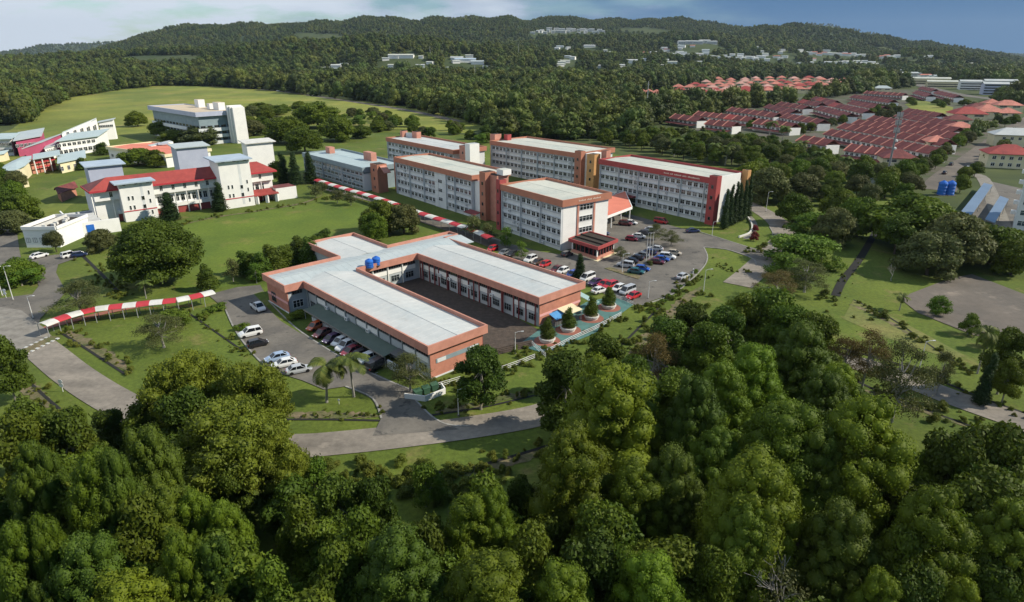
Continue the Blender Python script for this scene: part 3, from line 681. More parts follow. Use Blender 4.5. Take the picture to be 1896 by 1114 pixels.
stair_tower(FBt, b0-fx*1.6-fy*.2, fx, fy, 1.9, 2.6, 15.8, 'fascia_red', True, name='end_pier')
# two-tone stub between centre block and the blue-grey block
b0 = Vector((CBQ[0].x, CBQ[0].y, 0))
for i in range(3): boxpart(CBt, 'balcony', [b0-cx_*2.6+cy_*3, b0+cx_*.6+cy_*3, b0+cx_*.6+cy_*6, b0-cx_*2.6+cy_*6], 2.4+i*3.4, 4.2+i*3.4, 'wall_white')
stair_tower(CBt, b0-cx_*6.0+cy_*3.2, cx_, cy_, 3.6, 4, 12.4, 'fascia_brown', True)
# blue-grey block
LBt, LBQ, LBW, lx, ly = office('blue-grey three-storey block beside the striped walkway with orange roof boxes', c5(150, 415), c5(1040, 640), c5(605, 325), 9.6, 15, 3, 'wall_bluegrey', 'roof_teal', wall='wall_bluegrey', ac=.2, fins=5)
for s, u, wd, hh in [(.10, .45, 4.0, 2.6), (.62, .62, 6.5, 3.2)]:
    a = ptq(LBQ, s, u); a.z = 0; boxpart(LBt, 'roof_box', [a, a+lx*wd, a+lx*wd+ly*2.6, a+ly*2.6], 8.6, 9.4+hh, 'fascia_orange')
e = Vector((LBQ[1].x, LBQ[1].y, 0))
boxpart(LBt, 'end_wall', [e-lx*.72+ly*.5, e-lx*.5+ly*.5, e-lx*.5+ly*7, e-lx*.72+ly*7], .1, 7.0, 'wall_white')
stair_tower(LBt, e+lx*1.0+ly*3.0, lx, ly, 5.4, 4.4, 11.2, 'fascia_brown', True)
b = MB(); a = e+lx*6+ly*4; b.slab([a+Vector((0, 0, 11)), a+lx*4+Vector((0, 0, 8.4)), a+lx*4+ly*3+Vector((0, 0, 8.4)), a+ly*3+Vector((0, 0, 11))], .25); b.build('sloping_link_roof', MAT['fascia_orange'], LBt)
# ------------------------------------------------------------------ U-shaped two-storey building
c4 = crop(460, 400, 3.48); UZ = 6.7
def U(x, y, z=UZ): return G(x, y, z)
nc, ne = U(792, 641.5), U(896, 598)
r1_, r2_ = U(998.5, 551), U(1077, 518.5)
Adir = ((U(559, 521)-nc).normalized()+(U(770, 467)-r1_).normalized()).normalized()
Bdir = Vector((-Adir.y, Adir.x, 0))*-1 if Vector((-Adir.y, Adir.x, 0)).x < 0 else Vector((-Adir.y, Adir.x, 0))
def uc(p): return (p-nc).dot(Adir), (p-nc).dot(Bdir)
def ua(a, b_, z=0.): v = nc+Adir*a+Bdir*b_; return Vector((v.x, v.y, z))
wL = (ne-nc).dot(Bdir)                                   # width of the left wing
aN = uc(U(559, 521))[0]; aC = uc(U(671, 496))[0]; bR0 = uc(r1_)[1]; aR = uc(r1_)[0]; bR1 = uc(r2_)[1]
aC = (aC+uc(U(770, 467))[0])/2; bN2 = uc(U(530, 527))[1]; aEnd = uc(U(488, 505))[0]; bB3 = uc(U(612, 467.5))
a5, b5 = uc(U(797.6, 417)); a4, b4 = uc(U(697, 447)); a3, b3 = uc(U(651, 427)); a2, b2 = uc(U(573.5, 450))
aBack = aEnd
aOut = (a3+a2)/2; bO0 = (b2+bB3[1])/2; bO1 = (b3+b4)/2; bEnd = b5
aR3 = uc(U(833, 436))[0]
bN2 = -4.2
out = [ua(0, 0), ua(0, wL), ua(aC, wL), ua(aC, bR0), ua(aR, bR0), ua(aR, bR1), ua(aR3, bR1), ua(aR3, bEnd), ua(aBack, bEnd),
       ua(aBack, bO1), ua(aOut, bO1), ua(aOut, bO0), ua(aBack, bO0), ua(aBack, bN2), ua(aN, bN2), ua(aN, 0)]
UB = thing('office_building', 'U-shaped two-storey orange building with pale metal roof and courtyard', 'building', (nc.x, nc.y, 0), world=True)
fascia_ring(UB, out, UZ-1.55, UZ, 'fascia_orange', .3)
wl = offset_poly(ccw([p[:2] for p in out]), .8); b = MB(); b.prism(wl, 0, UZ-1.5); b.build('wall', MAT['wall_grey'], UB)
def ubox(name, a0, a1, b0_, b1_, z0, z1, m, par=UB):
    return boxpart(par, name, [ua(a0, b0_), ua(a1, b0_), ua(a1, b1_), ua(a0, b1_)], z0, z1, m)
k = .32
gable_roof(UB, ua(k, k), ua(aC+3, k), ua(aC+3, wL-k), ua(k, wL-k), UZ-.75, UZ-.12, 'roof_white', 24)
gable_roof(UB, ua(aR+k, bR0+k), ua(aC+3, bR0+k), ua(aC+3, bR1-k), ua(aR+k, bR1-k), UZ-.76, UZ-.13, 'roof_white', 22)
aM = aC+.32
gable_roof(UB, ua(aM, bN2+k), ua(aM, bEnd-k), ua(aBack-k, bEnd-k), ua(aBack-k, bN2+k), UZ-.70, UZ+.05, 'roof_blue', 30)
gable_roof(UB, ua(aBack-1.5, bO0+k), ua(aOut-k, bO0+k), ua(aOut-k, bO1-k), ua(aBack-1.5, bO1-k), UZ-.78, UZ-.3, 'roof_white', 10)
# filler roof between the notch and the bar
ubox('roof', aN+k, aC+.6, bN2+k, k*1.1, UZ-.95, UZ-.82, 'roof_white')
ubox('roof', aR3-1+0, aC+.6, bR1-.3, bEnd-k, UZ-.95, UZ-.84, 'roof_white')
# long outer front: clerestory windows, white panels, posts, awning
def strip(p, q, n, post, upper=True, lower=True, panel='wall_white', pm=.8):
    d = q-p; bw = d.length/n
    wu = window_mesh(bw*.86, .85, 5, 'steel_dark', bars=0); wl_ = window_mesh(bw*.55, 1.4, 3, 'post_grey')
    for i in range(n):
        if upper: place_on(wu, 'clerestory_window', UB, p, q, (i+.5)/n, 4.15)
        if panel and RNG.random() < pm:
            pb = MB(); pb.box(-bw*.44, bw*.44, -.10, 0, 2.95, 3.95); place_on(pb.mesh('wall_panel', MAT[panel]), 'wall_panel', UB, p, q, (i+.5)/n, 0)
        if lower: place_on(wl_, 'window', UB, p, q, (i+.5)/n, .95)
        if RNG.random() < .3: place_on(ac_mesh(), 'air_conditioner', UB, p, q, (i+.2)/n, 2.7, .06)
        po = MB(); po.box(-.11, .11, -.24, 0, 0, 5.1); place_on(po.mesh('pilaster', MAT[post]), 'pilaster', UB, p, q, (i+.02)/n, 0)
W = {}
i_ = .8
pA, qA = ua(aN-i_*0, i_), ua(i_, i_)
strip(v2(ua(aN, i_)), v2(ua(i_, i_)), 11, 'post_grey')
strip(v2(ua(aR+i_, bR0+i_)), v2(ua(aC, bR0+i_)), 11, 'post_red') if False else strip(v2(ua(aC, bR0+i_)), v2(ua(aR+i_, bR0+i_)), 11, 'post_red')
strip(v2(ua(i_, wL-i_)), v2(ua(aC, wL-i_)), 10, 'post_red')
strip(v2(ua(aC+i_, wL)), v2(ua(aC+i_, bR0)), 4, 'wall_white', True, True, 'wall_white', 1)
strip(v2(ua(aR3, bR1-i_)), v2(ua(aR+i_, bR1-i_)), 10, 'post_red') if False else strip(v2(ua(aR+i_, bR1-i_)), v2(ua(aR3, bR1-i_)), 10, 'post_red')
strip(v2(ua(aN+i_, bN2+i_)), v2(ua(aN+i_, i_)), 1, 'post_grey', True, True, None) if False else None
place_on(window_mesh(2.4, 1.6, 3, 'frame_white'), 'window', UB, v2(ua(aN+i_, i_)), v2(ua(aN+i_, bN2+i_)), .5, 1.0) if False else place_on(window_mesh(2.3, 1.6, 3, 'frame_white'), 'window', UB, v2(ua(aN+i_, bN2+i_)), v2(ua(aN+i_, i_)), .5, 1.0)
place_on(window_mesh(2.3, .8, 4, 'steel_dark'), 'clerestory_window', UB, v2(ua(aN+i_, bN2+i_)), v2(ua(aN+i_, i_)), .5, 4.1)
# walkway posts and dark arcade of the court side
for i in range(9):
    a = ua(aC+1-(aC+2-aR)*(i+.5)/9*1.0, bR0+.35); b = MB(); b.box(a.x-.14, a.x+.14, a.y-.14, a.y+.14, .05, UZ-1.5); b.build('arcade_post', MAT['post_red'], UB)
# orange end walls with a grey mural band
def endwall(p, q, mural):
    L_ = (q-p).length; b = MB(); b.bar(p, q, .16, .12, UZ-1.5, 0, .09); o = b.build('end_wall', MAT['wall_orange'], UB)
    b = MB(); b.bar(p, q, .12, .05, .3, 0, .24); b.build('plinth', MAT['wall_pale'], o)
    if mural:
        b = MB(); b.bar(p+(q-p)*.10, p+(q-p)*.92, .06, 2.7, 3.5, 0, .205); b.build('mural_band', MAT['wall_bluegrey'], o)
        for s in (.12, .74): b = MB(); b.bar(p+(q-p)*s, p+(q-p)*(s+.16), .05, 2.75, 3.45, 0, .265); b.build('mural_panel', MAT['wall_pale'], o)
    else:
        b = MB(); b.bar(p, q, .06, 2.1, 2.6, 0, .205); b.build('pale_band', MAT['pink'], o)
endwall(v2(ua(i_, i_)), v2(ua(i_, wL-i_)), True); endwall(v2(ua(aR+i_, bR0+i_)), v2(ua(aR+i_, bR1-i_)), False)
endwall(v2(ua(aBack-.5, bN2+i_)), v2(ua(aN+.6, bN2+i_)), False)
place_on(window_mesh(2.0, 2.0, 2, 'steel_dark'), 'window', UB, v2(ua(aBack-.5, bN2+i_)), v2(ua(aN+.6, bN2+i_)), .3, 1.0, .2)
# green awning over the parked cars
a0, a1 = aN*.90, aN*.22
b = MB(); b.slab([ua(a0, .6, 2.75), ua(a1, .6, 2.75), ua(a1, -2.6, 2.25), ua(a0, -2.6, 2.25)], .1); aw = b.build('awning', MAT['awning_green'], UB)
for i in range(9):
    a = ua(a0+(a1-a0)*i/8, -2.4); b = MB(); b.tube([(a.x, a.y, .1), (a.x, a.y, 2.2)], .06, 6); b.build('awning_post', MAT['steel'], aw)
ubox('awning_edge', a0, a1, -2.7, -2.6, 2.05, 2.3, 'concrete')
ubox('low_wall', aN*.86, aN*.60, -1.9, -1.6, .1, 1.0, 'wall_pale')
ubox('low_wall', a1-.2, a1-3.4, -2.2, -1.8, .1, 1.5, 'wall_pale')
b = MB(); b.slab([ua(a1, .6, 2.9), ua(a1-3, .6, 2.9), ua(a1-3, -1.4, 2.6), ua(a1, -1.4, 2.6)], .1); b.build('awning', MAT['steel_dark'], UB)
# blue tank pair on the roof
for x, y, lab in [(684, 494, 'left blue water tank of the pair on the courtyard roof edge'), (697, 489, 'right blue water tank of the pair on the courtyard roof edge')]:
    p = G(x, y, UZ-.55); t = thing('water_tank', lab, 'water tank', (p.x, p.y, UZ-.72), group='roof water tanks')
    bb = MB(); bb.lathe((0, 0, 0), [(.92, .15), (.98, .5), (.92, .55), (.98, 1.0), (.92, 1.05), (.98, 1.5), (.9, 1.75), (.55, 2.0)], 18); bb.build('drum', MAT['tank_blue'], t)
    bb = MB(); bb.lathe((0, 0, 0), [(.3, 1.95), (.3, 2.15), (.1, 2.2)], 10); bb.build('lid', MAT['tank_blue'], t)
    bb = MB(); bb.box(-1, 1, -1, 1, 0, .15); bb.build('stand', MAT['steel_dark'], t)
# teal side canopy and blue tarpaulin at the right wing end
P0, P1 = G(1062, 537, 3.2), G(1105, 556, 3.2)
ct2 = thing('glass_canopy', 'pale teal sloping canopy over the steps at the right wing end', 'canopy', (P0.x, P0.y, 0), world=True)
d = (P1-P0).normalized(); n = Vector((-d.y, d.x, 0))
b = MB(); b.slab([P0-n*.8, P1-n*.8+Vector((0, 0, -.5)), P1+n*.8+Vector((0, 0, -.5)), P0+n*.8], .12); b.build('sheet', MAT['wall_teal'], ct2)
for s in (.1, .9):
    for u in (-.7, .7):
        a = P0+(P1-P0)*s+n*u; b = MB(); b.tube([(a.x, a.y, 0), (a.x, a.y, 2.7)], .06, 6); b.build('post', MAT['pole_white'], ct2)
P0, P1, P2 = G(1054, 566, 2.4), G(1082, 556, 2.4), G(1100, 560, 2.4)
at_ = thing('entrance_awning', 'pale green awning with white front beside the teal canopy', 'awning', (P0.x, P0.y, 0), world=True)
ax = -Adir
p = ua(aR-.1, bR0+5.2); b = MB(); b.slab([p+Vector((0, 0, 3)), p+Bdir*4.5+Vector((0, 0, 3)), p+Bdir*4.5+ax*3+Vector((0, 0, 2.5)), p+ax*3+Vector((0, 0, 2.5))], .12); b.build('sheet', MAT['wall_cream'], at_)
for s in (.2, 4.3): a = p+Bdir*s+ax*2.9; b = MB(); b.tube([(a.x, a.y, .05), (a.x, a.y, 2.4)], .07, 6); b.build('post', MAT['pole_white'], at_)
p = ua(aR-.3, bR0+2.6); st_ = thing('market_stall', 'small stall under a blue tarpaulin against the right wing end wall', 'stall', (p.x, p.y, 0), world=True)
b = MB(); b.slab([p+Vector((0, 0, 2.6)), p+Bdir*3.2+Vector((0, 0, 2.7)), p+Bdir*3.2+ax*2.2+Vector((0, 0, 2.0)), p+ax*2.2+Vector((0, 0, 1.9))], .08); b.build('tarpaulin', MAT['tarp_blue'], st_)
for s in (.1, 1.6, 3.1): a = p+Bdir*s+ax*2.1; b = MB(); b.tube([(a.x, a.y, .05), (a.x, a.y, 1.9)], .05, 6); b.build('post', MAT['steel_dark'], st_)
b = MB(); q = p+ax*.6+Bdir*.3; b.prism([q, q+Bdir*2.6, q+Bdir*2.6+ax*.8, q+ax*.8], .05, 1.0); b.build('counter', MAT['steel_dark'], st_)

# ------------------------------------------------------------------ white hall with red roof and towers
c0 = crop(0, 150, 3.375)
def hallpt(x, y, z=0.): return G(*c0(x, y), z)
h0, h1 = hallpt(790, 882), hallpt(1578, 766)
hx = (h1-h0).normalized(); hy = Vector((-hx.y, hx.x, 0))
if hy.y < 0: hy = -hy
def hl(x, y, z=0.): v = hallpt(x, y, z)-h0; return v.dot(hx), v.dot(hy)
def hp(a, b_, z=0.): v = h0+hx*a+hy*b_; return Vector((v.x, v.y, z))
HA0 = -7.0; HA1 = hl(1578, 766)[0]+10; EZ = Zat(*c0(1140, 645), hallpt(1140, 845).y)
HT = thing('campus_hall', 'long white hall with red tiled roof, grey wings and two white front towers', 'building', (h0.x, h0.y, 0), world=True)
def hbox(name, a0, a1, b0_, b1_, z0, z1, m, top=None, par=None): return boxpart(par or HT, name, [hp(a0, b0_), hp(a1, b0_), hp(a1, b1_), hp(a0, b1_)], z0, z1, m, top)
HD = 14.; WB = 1.5
hbox('wall', HA0, HA1, WB+2.5, HD, 0, EZ-.2, 'wall_white')
hbox('upper_wall', HA0, HA1, WB+1.0, WB+2.6, EZ-3.6, EZ-.25, 'wall_white')
hbox('ground_floor_wall', HA0+6, HA1-2, WB+1.6, WB+2.6, 0, 2.4, 'wall_red')
hbox('balcony_wall', HA0+6, HA1-2, WB+1.2, WB+2.6, 2.45, 3.6, 'wall_white')
n = 26
for i in range(n):
    a = HA0+7+(HA1-HA0-10)*i/n; place_on(window_mesh(1.3, 2.2, 2, 'frame_white'), 'gallery_window', HT, hp(a, WB+2.5), hp(a+1.6, WB+2.5), .5, 4.0)
n = 14
for i in range(n):
    a = HA0+4+(HA1-HA0-6)*i/n
    place_on(window_mesh(.9, 1.6, 2, 'frame_white'), 'window', HT, hp(a, WB+1.0), hp(a+1.6, WB+1.0), .5, EZ-2.6)
    b = MB(); q = hp(a+1, WB+1.3); b.box(q.x-.15, q.x+.15, q.y-.15, q.y+.15, 0, EZ-3.6); b.build('column', MAT['wall_white'], HT)
b = MB(); ze, zr = EZ, EZ+3.2
r0, r1q = hp(HA0-1, -.1), hp(HA1+1, -.1)
RR = [hp(HA0-1.2, WB-.2, ze), hp(HA1+1.2, WB-.2, ze), hp(HA1+1.2, HD+1, ze), hp(HA0-1.2, HD+1, ze), hp(HA0+5, HD*.45, zr), hp(HA1-4, HD*.45, zr)]
for f, nm, m in [((0, 1, 5, 4), 'roof', 'roof_red'), ((1, 2, 5), 'roof', 'roof_red'), ((2, 3, 4, 5), 'roof', 'roof_red'), ((3, 0, 4), 'gable_roof', 'roof_maroon')]:
    b = MB(); b.slab([RR[i] for i in f], .18); b.build(nm, MAT[m], HT)
b = MB(); b.bar(hp(HA0-1.2, WB-.25), hp(HA1+1.2, WB-.25), .16, ze-.55, ze+.02); b.build('eave_board', MAT['canopy_red'], HT)
b = MB(); b.bar(hp(HA0-1.25, WB-.2), hp(HA0-1.25, HD+1), .16, ze-.5, ze+.02); b.build('eave_board', MAT['canopy_red'], HT)
def htower(tl, tr, bl, br, dep, zt, lab):
    a0 = hl(*bl)[0]; a1 = hl(*br)[0]; bf = min(hl(*bl)[1], hl(*br)[1])
    o = hbox('tower', a0, a1, bf, bf+dep, 0, zt, 'wall_white')
    hbox('tower_recess', a0+(a1-a0)*.60, a0+(a1-a0)*.68, bf-.03, bf+.3, 1, zt-.5, 'wall_pale', par=HT).parent = o
    b = MB(); q = [hp(a0-1.4, bf-1.4, zt+.1), hp(a1+.8, bf-1.4, zt+.1), hp(a1+.8, bf+dep+1.2, zt+.5), hp(a0-1.4, bf+dep+1.2, zt+.5)]; b.slab(q, .4); s = b.build('tower_roof', MAT['roof_slab_blue'], HT); s.parent = o
    b = MB(); b.bar(hp(a0-.02, bf-.04), hp(a1+.02, bf-.04), .12, 3.3, 3.6); s = b.build('red_band', MAT['canopy_red'], HT); s.parent = o
    for u, zz, w_ in [(.22, 7.0, .5), (.34, 7.0, .5), (.22, 3.9, .5), (.34, 3.9, .5), (.64, 6.6, .9), (.64, 3.8, .9), (.84, 8.2, .45), (.84, 5.4, .45), (.84, 1.6, .45)]:
        s = place_on(window_mesh(w_, 1.3, 1, 'frame_white', bars=0), 'slit_window', HT, hp(a0, bf-.04), hp(a1, bf-.04), u, zz); s.parent = o
    for u in (.15, .5, .85):
        b = MB(); q = hp(a0+(a1-a0)*u, bf-.5); b.prism([q-hx*.35-hy*.5, q+hx*.35-hy*.5, q+hx*.35+hy*.5, q-hx*.35+hy*.5], zt-.7, zt-.28); s = b.build('roof_bracket', MAT['steel_dark'], HT); s.parent = o
    return o
htower(None, None, (790, 882), (985, 845), 9, Zat(*c0(705, 640), hallpt(790, 882).y), '')
htower(None, None, (1408, 802), (1578, 766), 9, Zat(*c0(1330, 500), hallpt(1408, 802).y), '')
# rear grey plant rooms and the back tower
def hrear(x0, y0, x1, y1, zt, z0, m, roofm, dep, a_extra=0):
    p0, p1 = hl(x0, y0, zt), hl(x1, y1, zt); bf = (p0[1]+p1[1])/2
    o = hbox('plant_room', p0[0], p1[0], bf, bf+dep, 0, zt, m)
    b = MB(); b.slab([hp(p0[0]-1, bf-1, zt+.1), hp(p1[0]+1.2, bf-1, zt+.1), hp(p1[0]+1.2, bf+dep+1, zt+.9), hp(p0[0]-1, bf+dep+1, zt+.9)], .35); s = b.build('plant_room_roof', MAT[roofm], HT); s.parent = o
hrear(560, 545, 740, 505, 13.6, 0, 'wall_lilac', 'roof_slab_blue', 7)
hrear(1120, 425, 1270, 395, 14.2, 0, 'wall_lilac', 'roof_blue', 8)
hrear(1560, 395, 1680, 370, 15.6, 0, 'wall_white', 'canopy_white', 6)
hbox('back_wing', HA0+8, HA1-12, HD, HD+7, 0, 9.2, 'wall_grey', 'roof_dark')
b = MB(); q0, q1 = hp(HA1-14, HD-6, EZ+1.4), hp(HA1-1, HD-9, EZ+.6); b.slab([q0, q1, q1+hy*3+Vector((0, 0, .8)), q0+hy*3+Vector((0, 0, .8))], .3); b.build('skylight_roof', MAT['solar'], HT)
# right entrance porch with red roof
a0 = HA1-9.5; b = MB(); b.slab([hp(a0, -2.4, 3.2), hp(a0+9, -2.4, 3.2), hp(a0+9, 3, 4.4), hp(a0, 3, 4.4)], .3); b.build('porch_roof', MAT['roof_red'], HT)
for s in (.8, 4.5, 8.2): q = hp(a0+s, -1.8); b = MB(); b.box(q.x-.5, q.x+.5, q.y-.5, q.y+.5, 0, 3); b.build('porch_column', MAT['wall_white'], HT)
hbox('side_annex', HA1-1, HA1+7, -1, 6, 0, 4.6, 'wall_white', 'roof_maroon')
# left service yard: white screen wall and black louvre bays
yA = hl(480, 985)[0]; yB = hl(760, 935)[0]
hbox('screen_wall', HA0-8.6, yB, hl(600, 960)[1]-.2, hl(600, 960)[1]+.3, 0, 4.2, 'wall_white')
hbox('screen_wall', HA0-9, HA0-8.6, hl(600, 960)[1]-.2, HD-2, 0, 4.2, 'wall_white')
yb0 = hl(600, 960)[1]+.5
hbox('service_bay', HA0-8.4, HA0-.5, yb0, HD-2.4, 0, 3.0, 'roof_dark')
for i in range(5):
    hbox('bay_wall', HA0-8.4, HA0-1, yb0+(HD-3-yb0)*i/5, yb0+(HD-3-yb0)*i/5+.35, 3.0, 4.1, 'wall_pale')
for i in range(4): 
    q = hp(HA0-.8, WB+1+i*2.5); b = MB(); b.box(q.x-.2, q.x+.2, q.y-.2, q.y+.2, 0, EZ-.5); b.build('column', MAT['wall_white'], HT)
hbox('blue_door', yB-9, yB-7, hl(600, 960)[1]-.35, hl(600, 960)[1]-.15, 0, 3.4, 'tank_blue')
# maroon shed behind it
p0, p1 = hallpt(375, 700, 3.4), hallpt(470, 660, 3.4)
sh = thing('store_shed', 'small maroon-roofed shed left of the white hall', 'shed', (p0.x, p0.y, 0), world=True)
boxpart(sh, 'wall', [p0, p1, p1+hy*8, p0+hy*8], 0, 3.3, 'wall_orange')
b = MB(); ov = .8; A, B, C, D = p0-hx*ov-hy*ov, p1+hx*ov-hy*ov, p1+hx*ov+hy*(8+ov), p0-hx*ov+hy*(8+ov)
gable_roof(sh, A, B, C, D, 3.3, 5.0, 'roof_maroon')
# flat white service building
p0, p1 = hallpt(170, 1040), hallpt(375, 955); zt = 6.2
ux = (p1-p0).normalized(); uy = Vector((-ux.y, ux.x, 0)); uy = uy if uy.y > 0 else -uy
sv_ = thing('service_building', 'flat-roofed white service building with dark lettering near the left road', 'building', (p0.x, p0.y, 0), world=True)
Lw = (p1-p0).length; dp = 9.5
boxpart(sv_, 'wall', [p0, p1, p1+uy*dp, p0+uy*dp], 0, zt-.9, 'wall_white', 'roof_dark')
for (s0, s1) in ((p0, p1), (p1, p1+uy*dp), (p1+uy*dp, p0+uy*dp), (p0+uy*dp, p0)):
    b = MB(); b.bar(s0, s1, .3, zt-.95, zt, 0, -.18); b.build('parapet', MAT['wall_white'], sv_)
b = MB(); b.bar(p0+uy*3.4, p1+uy*3.4, .3, zt-.9, zt); b.build('roof_divider', MAT['canopy_white'], sv_)
for i in range(9):
    b = MB(); a = p0+ux*(Lw*.32+i*Lw*.032); b.bar(a, a+ux*Lw*.022, .06, 3.0+.05*(i % 3), 3.9+.25*(i in (0, 4, 8)), 0, .05); b.build('raised_letter', MAT['letter_dark'], sv_)
for i in range(5):
    q = p0+uy*dp*(i+.5)/5; place_on(window_mesh(1.1, 1.2, 2, 'steel_dark'), 'vent', sv_, p0+uy*dp, p0, (i+.5)/5, 1.6)
for i in range(6):
    a = p0+ux*(2+Lw*.13*i)+uy*(5+RNG.random()*3); b = MB(); b.box(a.x-.5, a.x+.5, a.y-.4, a.y+.4, zt-.9, zt-.1); b.build('roof_unit', MAT['canopy_white'], sv_)
# ------------------------------------------------------------------ tan-roofed three-storey building
c6 = crop(240, 160, 6.771)
_tg = G(428, 256); tz = Zat(425, 190, _tg.y)-3.0
a, b_, d = G(*c6(220, 238), tz), G(*c6(820, 325), tz), G(*c6(470, 185), tz)
ex = (b_-a).normalized(); ey = d-a; ey -= ex*ey.dot(ex); D = ey.length; ey.normalize()
TB = thing('laboratory_block', 'three-storey block with flat tan roof and tall white stair shaft by the field', 'building', (a.x, a.y, 0), world=True)
Q = [a, b_, b_+ey*D, a+ey*D]
fascia_ring(TB, Q, tz-2.6, tz, 'wall_lilac', .4)
boxpart(TB, 'roof', offset_poly(ccw([p[:2] for p in Q]), .5), tz-.7, tz-.5, 'roof_tan')
W = offset_poly(ccw([p[:2] for p in Q]), 2.0); boxpart(TB, 'wall', W, 0, tz-2.5, 'wall_bluegrey')
for i in range(3):
    zz = i*3.8; fascia_ring(TB, offset_poly(ccw([p[:2] for p in Q]), .8), zz+.1, zz+2.0, 'wall_pale', .3, 'balcony')
for f in range(3):
    for i in range(14): place_on(window_mesh((W[1]-W[0]).length/14*.7, 1.2, 2, 'steel_dark'), 'window', TB, W[0], W[1], (i+.5)/14, f*3.8+2.2)
    for i in range(5): place_on(window_mesh((W[2]-W[1]).length/5*.7, 1.2, 2, 'steel_dark'), 'window', TB, W[1], W[2], (i+.5)/5, f*3.8+2.2)
e = Q[2].copy(); e.z = 0
for i in range(3): boxpart(TB, 'stair_shaft', [e+ex*(.3+i*1.9)-ey*(6-i*.8), e+ex*(2.1+i*1.9)-ey*(6-i*.8), e+ex*(2.1+i*1.9)+ey*3, e+ex*(.3+i*1.9)+ey*3], 0, tz+3.0-i*.5, 'wall_white')
for s, wd, hh in [(.38, 6, 5), (.62, 4, 3.4), (.74, 8, 4.6)]:
    q = Q[3]+(Q[2]-Q[3])*s; q.z = 0; boxpart(TB, 'roof_house', [q-ey*5, q+ex*wd-ey*5, q+ex*wd-ey*.8, q-ey*.8], tz-.6, tz-.6+hh, 'wall_white', 'roof_tan')
# ------------------------------------------------------------------ courtyard block with salmon roof
sz = 6.5; ck = crop(80, 240, 5.571)
A, B, C = G(*ck(640, 172), sz), G(*ck(1250, 255), sz), G(*ck(935, 95), sz)
SB = thing('canteen_block', 'low block with bright salmon-red roof behind the hall', 'building', (A.x, A.y, 0), world=True)
ex = (B-A).normalized(); ey = C-A; ey -= ex*ey.dot(ex); D = max(ey.length, 14); ey.normalize(); Q = [A, B, B+ey*D, A+ey*D]
fascia_ring(SB, Q, sz-1.4, sz, 'wall_cream', .5)
boxpart(SB, 'wall', offset_poly(ccw([p[:2] for p in Q]), .7), 0, sz-1.3, 'wall_white')
gable_roof(SB, *[Vector((p.x, p.y, 0)) for p in offset_poly([Vector(p[:2]) for p in Q], .52)] if False else offset_poly([Vector(p[:2]) for p in Q], .52), sz-.7, sz-.1, 'canopy_salmon', 10)
p, q = offset_poly(ccw([p[:2] for p in Q]), .7)[0:2]
for i in range(8): place_on(window_mesh(2, 1.4, 3, 'frame_white'), 'window', SB, p, q, (i+.5)/8, 1.4)
p0 = G(*ck(1120, 175), 0); 
A, B = G(*ck(1120, 200), 5), G(*ck(1345, 150), 5)
PB = thing('pump_house', 'small white flat-roofed block behind the salmon roof', 'building', (A.x, A.y, 0), world=True)
boxpart(PB, 'wall', [A, B, B+hy*7, A+hy*7], 0, 6.5, 'wall_white', 'roof_white'); boxpart(PB, 'roof_light', [A+hx*4+hy*2, A+hx*9+hy*2, A+hx*9+hy*5, A+hx*4+hy*5], 6.55, 7.4, 'roof_slab_blue')
# ------------------------------------------------------------------ pale blue-roofed school at the far left
cs = crop(0, 200, 7.292)
def S(x, y, z): return G(*cs(x, y), z)
def wing(label, q, z, zb, wallm, roofm, over=1.2, wins=None, name='school_wing'):
    """q: eave corners (front-left, front-right, back-right) as crop pixels with their heights z"""
    a, b_, c = S(*q[0], z[0]), S(*q[1], z[1]), S(*q[2], z[2]); d = a+c-b_
    t = thing(name, label, 'building', (a.x, a.y, 0), world=True)
    m = MB(); m.slab([a, b_, c, d], .35); m.build('roof', MAT[roofm], t)
    P = [Vector((p.x, p.y, p.z-.3)) for p in (a, b_, c, d)]; o = offset_poly(ccw([p[:2] for p in P]), over)
    if sum(P[i][0]*P[(i+1) % 4][1]-P[(i+1) % 4][0]*P[i][1] for i in range(4)) < 0: P = list(reversed(P))
    m = MB(); vs = [(o[i].x, o[i].y, 0) for i in range(4)]+[(o[i].x, o[i].y, P[i].z-.06) for i in range(4)]
    m.add(vs, [(i, (i+1) % 4, 4+(i+1) % 4, 4+i) for i in range(4)]+[(4, 5, 6, 7)]); m.build('wall', MAT[wallm], t)
    if wins:
        fa, fb = v2(a), v2(b_); dd = (fb-fa).normalized(); nn = Vector((dd.y, -dd.x))
        if nn.y > 0: nn = -nn
        p = fa+dd*over-nn*over; q_ = fb-dd*over-nn*over
        for (n, zz, w_, h_, gl) in wins:
            for i in range(n): place_on(window_mesh(w_, h_, 2, 'frame_white', gl), 'window', t, p, q_, (i+.5)/n, zz, .28)
    return t
wing('tall white classroom wing with long sloping grey roof at the far left', [(830, 345), (1290, 150), (1300, 128)], (10.2, 13.4, 14.2), 0, 'wall_white', 'roof_blue', .8, [(5, 7.6, 2.4, 3.0, 'glass')])
wing('two-storey school wing under a sharp teal-blue roof with rows of square windows', [(735, 450), (1330, 372), (1480, 272)], (8.6, 8.6, 9.6), 0, 'wall_white', 'roof_teal', 1.4, [(8, 5.4, 2.0, 1.5, 'glass'), (8, 1.6, 2.2, 1.9, 'glass')])
wing('white school wing with a light sloping roof behind the teal-roofed wing', [(1300, 195), (1530, 150), (1560, 128)], (11.0, 12.4, 13.0), 0, 'wall_white', 'roof_blue', .8, [(4, 8.0, 2.0, 1.2, 'glass')])
wing('magenta-walled school wing under a slanting grey-blue roof', [(290, 545), (560, 455), (860, 330)], (6.8, 9.0, 10.4), 0, 'wall_magenta', 'roof_blue', .6)
